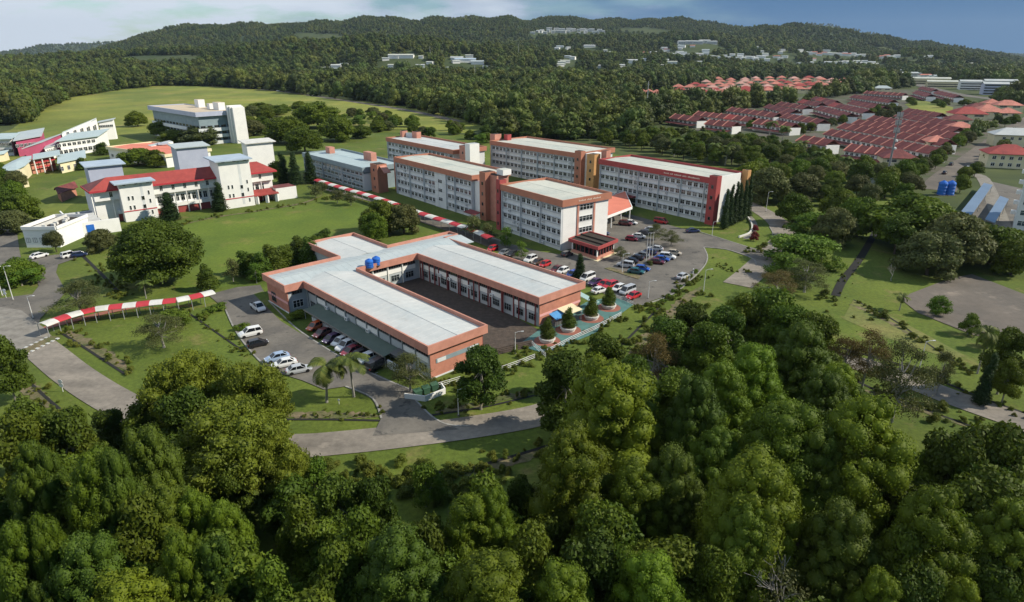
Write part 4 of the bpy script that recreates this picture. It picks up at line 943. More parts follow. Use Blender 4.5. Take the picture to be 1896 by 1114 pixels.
wing('long low school wing with pale blue roof at the field edge', [(170, 440), (560, 370), (600, 262)], (8.6, 9.6, 10.6), 0, 'wall_magenta', 'roof_blue', 1.0, [(6, 5, 1.6, 1.4, 'glass')])
wing('white and pink school wing cut by the left edge of the view', [(-120, 420), (155, 412), (270, 330)], (9.0, 9.0, 10.0), 0, 'wall_white', 'roof_teal', 1.0, [(5, 5.4, 1.8, 1.5, 'glass'), (5, 1.8, 1.8, 1.6, 'glass')])
wing('low teal-roofed shelter at the left edge beside the magenta wing', [(-120, 640), (60, 610), (120, 560)], (4.0, 4.0, 5.0), 0, 'wall_cream', 'roof_teal', .8)
wing('yellow pavilion with flat pale roof right of the red-fronted porch', [(770, 740), (1160, 660), (1150, 560)], (5.2, 5.2, 6.4), 0, 'wall_cream', 'roof_teal', 1.0, [(4, 1.2, 1.4, 1.8, 'glass')])
wing('white low school link with small windows beside the pavilion', [(590, 545), (740, 500), (820, 360)], (6.0, 6.4, 8.0), 0, 'wall_white', 'roof_blue', .6, [(5, 3.6, .8, 1.6, 'glass')])
# round yellow hall with a leaf-shaped roof
z = 6.4
edge = [S(x, y, z) for x, y in [(0, 830), (110, 840), (220, 830), (340, 770), (430, 690), (425, 640), (300, 655), (170, 710), (60, 770)]]
t = thing('round_hall', 'curved yellow-walled hall with a leaf-shaped pale roof at the far left', 'building', (edge[2].x, edge[2].y, 0), world=True)
E2 = ccw([v2(p) for p in edge]); m = MB(); cen = sum(E2, Vector((0, 0)))/len(E2)
n = len(E2); m.add([(p.x, p.y, z) for p in E2]+[(cen.x, cen.y, z+1.0)], [(i, (i+1) % n, n) for i in range(n)]); m.prism(E2, z-.3, z-.02); m.build('roof', MAT['roof_teal'], t)
m = MB(); m.prism(offset_poly(E2, .9), 0, z-.3); m.build('wall', MAT['wall_cream'], t)
m = MB(); p = S(240, 850, z); q = p+Vector((3, -1.2, 0)); m.bar(p, q, 2.0, 0, z+.6); m.build('pylon', MAT['wall_cream'], t)
# red-fronted porch
z = 7.0
a, b_, c = S(440, 690, z), S(815, 625, z), S(800, 560, z); d = a+c-b_
t = thing('entrance_porch', 'red-fronted porch with a curved pale roof between the round hall and pavilion', 'porch', (a.x, a.y, 0), world=True)
m = MB(); m.slab([a, (a+b_)/2-Vector((.3, 1.6, 0)), b_, c, d], .3); m.build('roof', MAT['roof_teal'], t)
dd = (b_-a).normalized(); nn = Vector((-dd.y, dd.x, 0)); nn = nn if nn.y > 0 else -nn
boxpart(t, 'back_wall', [a+nn*3+dd, b_+nn*3-dd, b_+nn*4-dd, a+nn*4+dd], 0, z-.4, 'wall_orange')
for s in (.08, .36, .64, .92): q = a+(b_-a)*s+nn*.9; m = MB(); m.tube([(q.x, q.y, 0), (q.x, q.y, z-.35)], .28, 8); m.build('column', MAT['wall_white'], t)
for zz in (2.6, 4.8): m = MB(); m.bar(a+nn*1.4+dd, b_+nn*1.4-dd, .2, zz, zz+.5); m.build('red_beam', MAT['canopy_red'], t)

# ------------------------------------------------------------------ striped covered walkways
def walkway(label, px, z, wd, nseg, first=0, steps=None):
    P = smooth([G(*p, z)for p in px], 8); Ls = [0]
    for a, b_ in zip(P, P[1:]): Ls.append(Ls[-1]+(b_-a).length)
    def at(s):
        s *= Ls[-1]
        for i in range(len(P)-1):
            if s <= Ls[i+1] or i == len(P)-2:
                return P[i].lerp(P[i+1], (s-Ls[i])/max(1e-6, Ls[i+1]-Ls[i]))
    t = thing('covered_walkway', label, 'walkway', (P[0].x, P[0].y, 0), world=True)
    for i in range(nseg):
        a, b_ = at(i/nseg), at((i+1)/nseg); d = (b_-a).normalized(); n = Vector((-d.y, d.x)); h = z+(0 if not steps else steps(i))
        pr = []; g = MB()
        prof = [(-wd/2, -.35), (-wd*.36, -.08), (0, .12), (wd*.36, -.08), (wd/2, -.35)]
        for (o, dz), (o2, dz2) in zip(prof, prof[1:]):
            q = [(a+n*o, dz), (b_+n*o, dz), (b_+n*o2, dz2), (a+n*o2, dz2)]
            g.slab([(v.x, v.y, h+e) for v, e in q], .06)
        g.build('canopy_panel', MAT['canopy_red' if (i+first) % 2 else 'canopy_white'], t)
        for o in (-wd*.42, wd*.42):
            q = a+n*o; g = MB(); g.tube([(q.x, q.y, 0), (q.x, q.y, h-.25)], .07, 6); g.build('post', MAT['steel'], t)
    return t
c_l = crop(0, 420, 2.932)
walkway('red and white striped walkway roof curving across the grass beside the left road', [c_l(225, 525), c_l(350, 480), c_l(500, 440), c_l(650, 422), c_l(820, 403), c_l(950, 390), c_l(1060, 368), c_l(1155, 345)], 2.9, 3.0, 13, 0)
walkway('red and white striped walkway roof along the front of the office blocks', [c2(210, 540), c2(300, 570), c2(420, 605), c2(640, 668), c2(800, 720), c2(980, 785), c2(1150, 840), c2(1380, 910), c2(1560, 975), c2(1650, 1020)], 2.9, 3.2, 27, 1)

# ------------------------------------------------------------------ red-roofed housing estate
def hmesh(b_, name, mats):
    return b_.mesh(name, mats)
_house = {}
def house_meshes(wd, dp, hz, roofm, kind):
    k = (round(wd, 1), round(dp, 1), round(hz, 1), roofm, kind)
    if k in _house: return _house[k]
    R = {}
    b_ = MB(); b_.box(-wd/2+.02, wd/2-.02, .4, dp-.4, 0, hz); R['wall'] = b_.mesh('wall', MAT['wall_cream' if kind == 'hip' else 'wall_white'])
    b_ = MB(); o = .7
    if kind == 'hip':
        rz_ = hz+min(wd, dp)*.28; e = [(-wd/2-o, -o, hz), (wd/2+o, -o, hz), (wd/2+o, dp+o, hz), (-wd/2-o, dp+o, hz)]
        r = [(-max(.2, (wd-dp)/2), dp/2, rz_), (max(.2, (wd-dp)/2), dp/2, rz_)]
        b_.slab([e[0], e[1], r[1], r[0]], .2); b_.slab([e[1], e[2], r[1]], .2); b_.slab([e[2], e[3], r[0], r[1]], .2); b_.slab([e[3], e[0], r[0]], .2)
    else:
        rz_ = hz+dp*.30
        b_.slab([(-wd/2+.13, -o, hz), (wd/2-.13, -o, hz), (wd/2-.13, dp*.5, rz_), (-wd/2+.13, dp*.5, rz_)], .2)
        b_.slab([(-wd/2+.13, dp*.5, rz_), (wd/2-.13, dp*.5, rz_), (wd/2-.13, dp+o, hz), (-wd/2+.13, dp+o, hz)], .2)
    R['roof'] = b_.mesh('roof', MAT[roofm])
    if kind != 'hip':
        b_ = MB(); x = -wd/2
        prof = [(-o-.2, hz-.1), (-o-.2, hz+.35), (dp*.5, rz_+.45), (dp+o+.2, hz+.35), (dp+o+.2, hz-.1)]
        n = len(prof); b_.add([(x-.2, y, z) for y, z in prof]+[(x+.2, y, z) for y, z in prof], [tuple(range(n)), tuple(reversed(range(n, 2*n)))]+[(i, i+n, (i+1) % n+n, (i+1) % n) for i in range(n)])
        R['party_wall'] = b_.mesh('party_wall', MAT['party_wall'])
        b_ = MB(); b_.slab([(-wd/2+.3, -5.0, hz*.44), (wd/2-.3, -5.0, hz*.44), (wd/2-.3, .35, hz*.56), (-wd/2+.3, .35, hz*.56)], .15); R['porch_roof'] = b_.mesh('porch_roof', MAT[roofm])
    _house[k] = R; return R
def house(label, group, p, rz, wd, dp, hz, roofm, kind='terrace', wins=True):
    t = thing('terrace_house' if kind != 'hip' else 'house', label, 'house', (p[0], p[1], p[2] if len(p) > 2 else 0), rz, group)
    for k, me in house_meshes(wd, dp, hz, roofm, kind).items(): obj(k, me, t)
    if wins:
        for s in (-.24, .24):
            obj('window', window_mesh(wd*.28, 1.2, 2, 'frame_white'), t, (wd*s, .36, hz-2.0))
    return t
ORD = ['first', 'second', 'third', 'fourth', 'fifth', 'sixth', 'seventh', 'eighth', 'ninth', 'tenth']
def row(label, p0, p1, n, hz=4.8, dp=10.2, roofm='roof_maroon', z=3.0):
    a, c = G(*p0, hz), G(*p1, hz); d = v2(c)-v2(a); wd = d.length/n; rz = math.atan2(d.y, d.x)
    for i in range(n):
        q = v2(a)+d*((i+.5)/n)
        rm = roofm if RNG.random() > .04 else 'roof_red'
        house('%s house from the left, %s' % (ORD[i], label), 'terraces of the estate', (q.x, q.y, 0), rz, wd, dp, hz, rm)
c1a, c1b = crop(1230, 160, 5.745), crop(1460, 160, 4.74)
rows = [('nearest short terrace at the left corner of the estate', c1a(60, 335), c1a(345, 372), 3), ('second terrace from the left corner of the estate', c1a(310, 305), c1a(905, 372), 7),
 ('short terrace facing the palm grove below the second terrace', c1a(430, 400), c1a(720, 432), 3), ('terrace with a white gable above the second terrace', c1a(665, 258), c1a(1160, 328), 6),
 ('terrace of dark roofs partly behind palms at the grove edge', c1a(940, 392), c1a(1335, 445), 4), ('terrace stepping up at the upper left of the estate', c1a(1060, 222), c1a(1335, 288), 4),
 ('middle terrace running down to a red extension', c1a(1170, 315), c1a(1630, 400), 6), ('upper left terrace under the tree belt, nearer row', c1a(1190, 196), c1a(1475, 242), 4),
 ('upper terrace with a long white end wall', c1a(1420, 168), c1a(1620, 208), 3), ('topmost terrace below the tree belt, left part', c1a(1560, 135), c1a(1780, 182), 4),
 ('central terrace left of the dark tree clump', c1b(235, 200), c1b(490, 268), 4), ('central terrace of long dark roofs above the clump', c1b(300, 155), c1b(650, 235), 6),
 ('terrace above the dark tree clump with many ridges', c1b(520, 150), c1b(790, 205), 5), ('upper right terrace with closely set ridges', c1b(540, 95), c1b(880, 142), 7), ('topmost terrace at the right with a grey roof beyond', c1b(660, 60), c1b(1000, 82), 7),
 ('front terrace nearest the mast with pale windows', c1b(310, 418), c1b(1240, 590), 10), ('second terrace behind the mast', c1b(430, 362), c1b(1340, 518), 10),
 ('third terrace behind the mast', c1b(560, 328), c1b(1430, 455), 10), ('fourth terrace behind the mast', c1b(690, 292), c1b(1440, 402), 9), ('fifth terrace behind the mast', c1b(930, 262), c1b(1400, 345), 6),
 ('short plum-roofed terrace beside the playing green', c1b(1000, 222), c1b(1290, 268), 4), ('low terrace half hidden by grove trees left of the mast', c1b(70, 478), c1b(330, 520), 3),
 ('low terrace just left of the mast foot', c1b(490, 560), c1b(860, 610), 4), ('dark terrace beyond the green by the highway', (1700, 164), (1725, 169), 4), ('red-brown terrace beyond the green near the highway', (1728, 172), (1766, 181), 5),
 ('far terrace between green and highway', (1690, 172), (1715, 179), 4)]
for lab, p0, p1, n in rows: row(lab, p0, p1, n)
def single(lab, px, wd, dp, hz, roofm, rz=-.25, z=None):
    p = G(*px); house(lab, None, (p.x, p.y, 0), rz, wd, dp, hz, roofm, 'hip')
single('corner house with maroon hipped roof and pale walls at the mast foot', (1664, 312), 15, 13, 5.0, 'roof_maroon')
single('orange-roofed two-storey house at the right end of the mast terraces', (1735, 283), 11, 12, 6.0, 'roof_salmon')
single('small orange-roofed house nearest the right road', (1716, 297), 8, 8, 3.6, 'roof_salmon')
single('orange hipped house standing alone above the roadside trees', (1780, 250), 15, 12, 5.0, 'roof_salmon')
single('large house with bright red roof near the playing green', (1795, 226), 24, 18, 6.4, 'roof_red')
single('wide house with pale pink roof next to the bright red roof', (1832, 221), 22, 20, 6.2, 'roof_salmon')
single('house with brown roof at the right below the highway', (1868, 222), 16, 14, 5.6, 'roof_salmon')
single('house with salmon roof above the pale pink one', (1868, 207), 22, 16, 6, 'roof_salmon')
single('house with salmon roof beside the highway embankment', (1838, 203), 14, 14, 6, 'roof_salmon')
single('house with plum roof behind the bright red roof', (1812, 212), 18, 14, 6, 'roof_maroon')
single('plum-roofed house left of the bright red roof', (1775, 235), 16, 12, 5.4, 'roof_maroon')
single('grey-roofed house topping the estate', (1634, 172), 22, 12, 6.4, 'roof_blue')
# salmon estate further back
R2 = random.Random(9)
cs5 = crop(1130, 80, 4.034)
for i in range(9): single('salmon-roofed house number %s from the left in the low front row of the far estate' % ['one', 'two', 'three', 'four', 'five', 'six', 'seven', 'eight', 'nine'][i], (1186+i*14.5, 178+i*1.3+R2.random()), 17, 16, 5, 'roof_salmon', -.2)
k = 0
for y0, xa, xb, n in [(181, 1300, 1420, 7), (176, 1262, 1500, 13), (170, 1258, 1545, 15), (164, 1290, 1560, 14), (158, 1310, 1565, 12), (153, 1330, 1520, 9)]:
    for i in range(n):
        x = xa+(xb-xa)*i/max(1, n-1)+R2.uniform(-3, 3); p = G(x, y0+R2.uniform(-1.5, 1.5)-(i/n)*4)
        house('salmon hipped-roof house packed in the far estate above the tree belt', 'far estate of salmon roofs', (p.x, p.y, 0), R2.uniform(-.3, .0), R2.uniform(14, 18), R2.uniform(11, 14), 6.2, R2.choice(['roof_salmon', 'roof_salmon', 'roof_salmon', 'roof_red', 'roof_pink']), 'hip')
# ------------------------------------------------------------------ right edge
p0, p1 = G(1874, 424), G(1960, 440)
ap = thing('apartment_block', 'white and blue-grey apartment tower cut by the right edge of the view', 'building', (p0.x, p0.y, 0), world=True)
d = Vector((.72, -.55, 0)).normalized(); e = Vector((.55, .72, 0)); p0.z = 0
boxpart(ap, 'wall', [p0, p0+d*16, p0+d*16+e*14, p0+e*14], 0, 27, 'wall_pale', 'roof_dark')
for f in range(8):
    for s in (.22, .55): place_on(window_mesh(2.6, 1.5, 2, 'frame_white', 'glass_blue'), 'window', ap, p0+e*14, p0, s, 1.4+f*3.3)
    for s in (.12, .37, .62, .87): place_on(window_mesh(2.2, 1.5, 2, 'frame_white', 'glass_blue'), 'window', ap, p0, p0+d*16, s, 1.4+f*3.3)
    m = MB(); m.bar(p0+e*13.6, p0+e*10.6, 1.4, 2.9+f*3.3, 3.9+f*3.3, 0, .7); m.build('balcony', MAT['wall_white'], ap)
ch = thing('house', 'white two-storey house with red hipped roof by the right road', 'house', tuple(G(1868, 312)), -.35)
for k_, me in house_meshes(19, 14, 6.8, 'roof_red', 'hip').items(): obj(k_, me, ch)
for f in (1.0, 4.2):
    for s in (-7, -3.5, 0, 3.5, 7): obj('window', window_mesh(1.6, 1.5, 2, 'frame_white'), ch, (s, .36, f))
ch = thing('house', 'long white-roofed house behind the red hipped one at the right edge', 'house', tuple(G(1885, 272)), -.35)
for k_, me in house_meshes(26, 13, 6.8, 'roof_white', 'hip').items(): obj(k_, me, ch)
for s in (-8, -4, 0, 4): obj('window', window_mesh(1.6, 1.5, 2, 'frame_white'), ch, (s, .36, 4.0))
# car shelters with grey-blue roofs
for lab, P, hz in [('long grey-blue car shelter roof right of the twin blue tanks', [(1779, 392), (1797, 401), (1838, 342), (1822, 338)], 3.0), ('dark grey car shelter roof nearer the apartment tower', [(1824, 405), (1842, 412), (1868, 368), (1852, 362)], 3.0)]:
    Q = [G(x, y, hz) for x, y in P]; t = thing('car_shelter', lab, 'shelter', (Q[0].x, Q[0].y, 0), world=True)
    m = MB(); m.slab(Q, .2); m.build('roof', MAT['solar'], t)
    for s in (.05, .35, .65, .95):
        for a, b_ in ((0, 3), (1, 2)):
            q = Q[a].lerp(Q[b_], s); m = MB(); m.tube([(q.x, q.y, 0), (q.x, q.y, hz-.2)], .1, 6); m.build('post', MAT['steel'], t)
sheet('parking_lot', [(1775, 395), (1830, 335), (1896, 350), (1896, 420), (1850, 418)], .07, 'asphalt')
for x, lab in ((1742, 'left tall blue water tank beside the right road'), (1757, 'right tall blue water tank beside the right road')):
    p = G(x, 361); t = thing('water_tank', lab, 'water tank', (p.x, p.y, 0), group='twin tanks by the right road')
    m = MB(); m.lathe((0, 0, 0), [(1.55, .3), (1.6, 1), (1.5, 1.1), (1.6, 2.2), (1.5, 2.3), (1.6, 3.4), (1.5, 3.5), (1.6, 4.6), (1.3, 5.2), (.6, 5.6)], 18); m.build('drum', MAT['tank_blue'], t)
    m = MB(); m.lathe((0, 0, 0), [(.4, 5.5), (.4, 5.8), (.1, 5.85)], 10); m.build('lid', MAT['tank_blue'], t)
    m = MB(); m.box(-1.7, 1.7, -1.7, 1.7, 0, .3); m.build('plinth', MAT['concrete'], t)
# ------------------------------------------------------------------ far town: white blocks on the hills and along the highway
FARB = []
def slabblock(lab, grp, p, wd, dp, hz, rz, roofm='roof_white', wallm='wall_white', wins=True):
    FARB.append((p[0], p[1], wd))
    t = thing('far_building', lab, 'building', tuple(p), rz, grp)
    m = MB(); m.box(-wd/2, wd/2, 0, dp, -8, hz); m.build('wall', MAT[wallm], t)
    o = .8; m = MB(); m.slab([(-wd/2-o, -o, hz), (wd/2+o, -o, hz), (wd/2+o, dp/2, hz+dp*.12), (-wd/2-o, dp/2, hz+dp*.12)], .3); m.slab([(-wd/2-o, dp/2, hz+dp*.12), (wd/2+o, dp/2, hz+dp*.12), (wd/2+o, dp+o, hz), (-wd/2-o, dp+o, hz)], .3); m.build('roof', MAT[roofm], t)
    if wins:
        for f in range(max(1, int(hz/3.4))):
            m = MB(); m.box(-wd/2+1, wd/2-1, -.15, 0, 1+f*3.4, 2.5+f*3.4); m.build('window_band', MAT['glass'], t)
for i in range(26):
    x = 988+i*5.1+R2.uniform(-2, 2); p = T(x, 60+abs(13-i)*.15+R2.uniform(-3.5, 3)); slabblock('white apartment slab in the cluster on the wooded central hill', 'white slabs on the central hill', p, R2.uniform(14, 30), 14, R2.uniform(8, 15), R2.uniform(-.3, .3))
for i in range(5): p = T(1266+i*13, 82); slabblock('white slab in the small row right of the central hill', 'small white row on the hill', p, 38, 16, 10, .05)
for i in range(26):
    x = 1240+i*7.2; p = T(x, 104+(x-1240)*.045+R2.uniform(-3, 3)); slabblock('small white house in the dense rows left of the highway bend', 'dense white rows in the valley', p, 17, 14, 7, R2.uniform(-.5, .2), wins=False)
for i in range(20):
    x = 1490+i*9; p = T(x, 101+(x-1490)*.05+R2.uniform(-2, 2)); slabblock('cream house in the upper rows below the right ridge', 'upper rows below the right ridge', p, 18, 14, 8, R2.uniform(-.4, .1), R2.choice(['roof_white', 'roof_salmon', 'roof_cream']), wins=False)
for i in range(14):
    x = 1532+i*6.8; p = T(x, 119+(x-1532)*.03+R2.uniform(-2, 3)); slabblock('pale row house in the white cluster above the long cream school', 'white cluster in the valley', p, 20, 16, 9, R2.uniform(-.4, .1), R2.choice(['roof_white', 'roof_white', 'roof_cream']), wins=False)
for lab, x, y, wd, hz, rf, wl_ in [('long cream school block right of the salmon estate', 1655, 148, 82, 14, 'roof_white', 'wall_white'), ('second cream school block stepping right', 1722, 156, 60, 10, 'roof_cream', 'wall_cream'),
      ('long low cream shed by the highway', 1762, 162, 70, 9, 'roof_cream', 'wall_cream'), ('white block at the right by the highway', 1800, 166, 34, 12, 'roof_white', 'wall_white'), ('blue-fronted factory at the right edge by the highway', 1868, 176, 60, 14, 'roof_white', 'wall_lilac'),
      ('white factory behind the blue-fronted one', 1850, 168, 40, 14, 'roof_white', 'wall_white'), ('blue-roofed shed under the right ridge', 1768, 142, 60, 8, 'roof_slab_blue', 'wall_pale')]:
    p = G(x, y); slabblock(lab, None, p, wd, 18, hz, -.42, rf, wl_)
for i, (x, y, wd, hz, rf) in enumerate([(742, 109, 60, 8, 'roof_cream'), (862, 118, 50, 8, 'roof_slab_blue'), (598, 132, 26, 7, 'roof_white'), (578, 138, 20, 6, 'roof_blue'), (622, 128, 22, 6, 'roof_white'), (1172, 118, 40, 8, 'roof_white'), (1092, 90, 40, 7, 'roof_white'), (846, 114, 30, 7, 'roof_white'), (884, 121, 30, 7, 'roof_blue')]):
    p = T(x, y); slabblock(['pale shed roof in a clearing on the wooded slope', 'blue-roofed depot among the trees', 'white house in the valley gap left of centre', 'blue-grey house in the valley gap left of centre', 'upper white house in the valley gap', 'white roofs behind the trees left of the highway', 'low white row below the central hill', 'white shed beside the blue-roofed depot', 'grey-blue shed right of the depot'][i], None, p, wd, 20, hz, R2.uniform(-.2, .2), rf, wins=False)
SR = random.Random(31)
for i in range(70):
    x = SR.uniform(1020, 1900); y = SR.uniform(88, 128)+max(0, x-1500)*.09
    if 1180 < x < 1600 and y > 128: continue
    p = T(x, y); slabblock('tiny pale house scattered among the valley trees', 'pale houses scattered in the valley', p, SR.uniform(12, 26), SR.uniform(10, 16), SR.uniform(5, 9), SR.uniform(-.5, .4), SR.choice(['roof_white', 'roof_white', 'roof_cream', 'roof_blue', 'roof_salmon']), 'wall_white', wins=False)
for i in range(16):
    p = T(SR.uniform(560, 900), SR.uniform(108, 142)); slabblock('tiny pale house in the valley gap left of centre', 'pale houses left of centre', p, SR.uniform(10, 20), 12, 6, SR.uniform(-.4, .4), SR.choice(['roof_white', 'roof_cream', 'roof_blue']), 'wall_white', wins=False)
# elevated highway
hw = thing('elevated_highway', 'grey elevated highway crossing the valley to the right', 'bridge', tuple(G(1150, 96, 12)[:2])+(0,), world=True)
P = smooth([T(1135, 91)+Vector((0, 0, 6)), T(1240, 100)+Vector((0, 0, 8)), T(1330, 108)+Vector((0, 0, 8))], 6); Lf, Rt = ribbon_pts(P, 22)
m = MB()
for i in range(len(P)-1): m.prism([Rt[i], Rt[i+1], Lf[i+1], Lf[i]], 8, 11)
m.build('deck', MAT['concrete_lot'], hw)
for i in range(0, len(P), 2): m = MB(); m.box(P[i].x-2, P[i].x+2, P[i].y-2, P[i].y+2, -5, 8); m.build('pier', MAT['concrete'], hw)
ribbon('road', [(1690, 154), (1760, 172), (1830, 182), (1896, 190), (1990, 205)], 20, .12, 'asphalt')
# ------------------------------------------------------------------ trees
import bmesh
NR = np.random.default_rng(11)
_bm = bmesh.new(); bmesh.ops.create_icosphere(_bm, subdivisions=2, radius=1); _bm.verts.ensure_lookup_table()
ICO_V = np.array([v.co[:] for v in _bm.verts]); ICO_F = np.array([[v.index for v in f.verts] for f in _bm.faces]); _bm.free()
_bm = bmesh.new(); bmesh.ops.create_icosphere(_bm, subdivisions=1, radius=1); _bm.verts.ensure_lookup_table()
ICO1_V = np.array([v.co[:] for v in _bm.verts]); ICO1_F = np.array([[v.index for v in f.verts] for f in _bm.faces]); _bm.free()
def fast_mesh(name, V, quads, tris, tone, m, smooth_tris=False):
    me = bpy.data.meshes.new(name); me.vertices.add(len(V)); me.vertices.foreach_set('co', V.astype(np.float32).ravel())
    nq, nt_ = len(quads), len(tris); loops = np.concatenate([quads.ravel(), tris.ravel()]).astype(np.int32)
    me.loops.add(len(loops)); me.loops.foreach_set('vertex_index', loops)
    me.polygons.add(nq+nt_); st = np.concatenate([np.arange(nq)*4, nq*4+np.arange(nt_)*3]).astype(np.int32)
    me.polygons.foreach_set('loop_start', st)
    a = me.attributes.new('tone', 'FLOAT', 'POINT'); a.data.foreach_set('value', tone.astype(np.float32))
    me.materials.append(MAT[m]); me.update(calc_edges=True); me.validate(); return me
def crown(name, lobes, n, leaf, m, core=.90, jit=.55, zmin=-.55, aspect=.6, ico=1, rej=.80, spread=.10, tone_l=.5):
    lobes = np.array(lobes, float); c, r = lobes[:, :3], lobes[:, 3:]; k = len(lobes)
    area = (r[:, 0]*r[:, 1]+r[:, 0]*r[:, 2]+r[:, 1]*r[:, 2]); pr = area/area.sum()
    ltone = NR.random(k)
    P, Nn, Tn = [], [], []; need = n
    for _ in range(6):
        mth = int(need*2.0)+50; li = NR.choice(k, mth, p=pr)
        z = NR.uniform(zmin, 1, mth); t = NR.uniform(0, 2*np.pi, mth); s = np.sqrt(np.maximum(0, 1-z*z))
        d = np.stack([s*np.cos(t), s*np.sin(t), z], 1)
        p = c[li]+r[li]*d*(1+NR.normal(0, spread, mth))[:, None]
        keep = np.ones(mth, bool)
        for j in range(k):
            q = (((p-c[j])/r[j])**2).sum(1); keep &= ~((q < rej*rej) & (li != j))
        P.append(p[keep]); nn = d/r[li]; Nn.append((nn/np.linalg.norm(nn, axis=1)[:, None])[keep]); Tn.append(ltone[li][keep]); need = n-sum(len(x) for x in P)
        if need <= 0: break
    P = np.concatenate(P)[:n]; Nn = np.concatenate(Nn)[:n]; Tn = np.concatenate(Tn)[:n]; n = len(P)
    Nn = Nn+NR.normal(0, jit, (n, 3)); Nn /= np.linalg.norm(Nn, axis=1)[:, None]
    a = np.cross(Nn, NR.normal(0, 1, (n, 3))); a /= np.linalg.norm(a, axis=1)[:, None]; b_ = np.cross(Nn, a)
    sz = leaf*NR.uniform(.6, 1.3, n)[:, None]
    V = np.empty((n*4, 3)); V[0::4] = P-a*sz*.5; V[1::4] = P+b_*sz*.5*aspect; V[2::4] = P+a*sz*.5+Nn*sz*.08; V[3::4] = P-b_*sz*.5*aspect
    quads = np.arange(n*4).reshape(n, 4)
    tone = np.repeat(np.clip(tone_l*Tn+(1-tone_l)*NR.random(n), 0, 1), 4)
    tris = np.empty((0, 3), int)
    if core:
        IV, IF = (ICO_V, ICO_F) if ico == 2 else (ICO1_V, ICO1_F)
        cv = (c[:, None, :]+r[:, None, :]*core*IV[None]*(1+NR.normal(0, .10, (k, len(IV), 1)))).reshape(-1, 3)
        tris = (IF[None]+(np.arange(k)*len(IV))[:, None, None]).reshape(-1, 3)+len(V)
        V = np.concatenate([V, cv]); tone = np.concatenate([tone, np.repeat(ltone*.55+.2, len(IV))])
    return fast_mesh(name, V, quads, tris, tone, m)
def trunk(name, h, r, lobes=None, m='bark', limbs=6, top=.7):
    b_ = MB(); R_ = random.Random(int(h*100+limbs)); x = R_.uniform(-.03, .03)*h; y = R_.uniform(-.03, .03)*h
    b_.tube([(0, 0, -.3), (0, 0, h*.03), (x*.5, y*.5, h*top*.5), (x, y, h*top)], [r*1.5, r, r*.8, r*.35], 7)
    if lobes is not None and limbs:
        ls = R_.sample(list(range(len(lobes))), min(limbs, len(lobes)))
        for i in ls:
            L_ = lobes[i]; z0 = h*top*R_.uniform(.45, .9); f = z0/(h*top)
            b_.tube([(x*f, y*f, z0), (L_[0]*.45, L_[1]*.45, z0+(L_[2]-z0)*.35), (L_[0], L_[1], L_[2])], [r*.45, r*.3, r*.08], 5)
    return b_.mesh(name, MAT[m])
def L_billow(h, w, n, lr, seed):
    R_ = random.Random(seed); out = []
    for i in range(n):
        t = (i+.5)/n; z = h*(.26+.68*t); prof = math.sin(min(1, (1-t)*1.05+.06)**.62*math.pi*.5)*(.55+.45*min(1, t/.25)) ; rad = w/2*prof
        a = i*2.399+R_.uniform(-.3, .3); rr = rad*R_.uniform(.62, .95); k = lr*R_.choice([.6, .8, 1., 1.2, 1.45])*R_.uniform(.9, 1.1)*(1.1-.35*t)
        out.append((rr*math.cos(a), rr*math.sin(a), z+R_.uniform(-.5, .5), k*R_.uniform(.85, 1.25), k*R_.uniform(.85, 1.25), k*R_.uniform(.85, 1.25)))
    out.append((0, 0, h*.55, w*.30, w*.30, h*.30)); out.append((0, 0, h-lr*.9, lr*.9, lr*.9, lr))
    return out
def L_blob(h, w, n, lr, seed, z0=.45, flat=.8, hollow=.55, low=.25):
    R_ = random.Random(seed); out = []
    for i in range(n):
        a = R_.uniform(0, 2*math.pi); u = math.sqrt(R_.uniform(hollow**2, 1)); e = R_.uniform(-.35, 1)
        ct = math.sqrt(max(.05, 1-max(0, e)**2)); k = lr*R_.uniform(.65, 1.3)
        out.append((w/2*.8*u*ct*math.cos(a), w/2*.8*u*ct*math.sin(a), h*z0+(h*(1-z0)-lr*.6)*max(-low, e*(1 if e > 0 else low/.35))*R_.uniform(.85, 1), k, k, k*flat))
    return out
PROTO = {}
def proto(kind, h, w, cm, tm): PROTO.setdefault(kind, []).append((h, w, cm, tm))
for s in range(5):
    lo = L_billow(20, 10.5+(s % 3)*.8, 84+s*6, 1.28, 30+s); proto('billow', 20, 10.8, crown('crown', lo, 17500, .29, ['leaf_billow', 'leaf_billow', 'leaf_mid', 'leaf_billow', 'leaf_dark'][s], jit=.42, spread=.075, tone_l=.4, core=.88, ico=1), trunk('trunk', 20, .32, lo, 'bark', 5, .8))
for s in range(3):
    lo = L_blob(13, 9, 30, 1.35, 60+s, .38, .85, .3); proto('leafy', 13, 9, crown('crown', lo, 8500, .50, ['leaf_mid', 'leaf_dark', 'leaf_mid'][s], core=.86, jit=.62, spread=.14, aspect=.6), trunk('trunk', 13, .22, lo, 'bark_pale', 9, .7))
for s in range(2):
    lo = L_blob(14, 17, 95, 1.45, 80+s, .58, .62, .1); proto('rain', 14, 17, crown('crown', lo, 17000, .36, 'leaf_yellow', core=.80, jit=.75, spread=.16, aspect=.55, tone_l=.5), trunk('trunk', 14, .5, lo, 'bark', 16, .62))
for s in range(2):
    lo = L_blob(15, 18, 80, 1.9, 90+s, .34, .8, .35); lo.append((0, 0, 7.5, 6.4, 6.4, 5.2)); proto('dome', 15, 18, crown('crown', lo, 14000, .55, 'leaf_dark', core=.86, jit=.6), trunk('trunk', 15, .6, lo, 'bark', 8, .5))
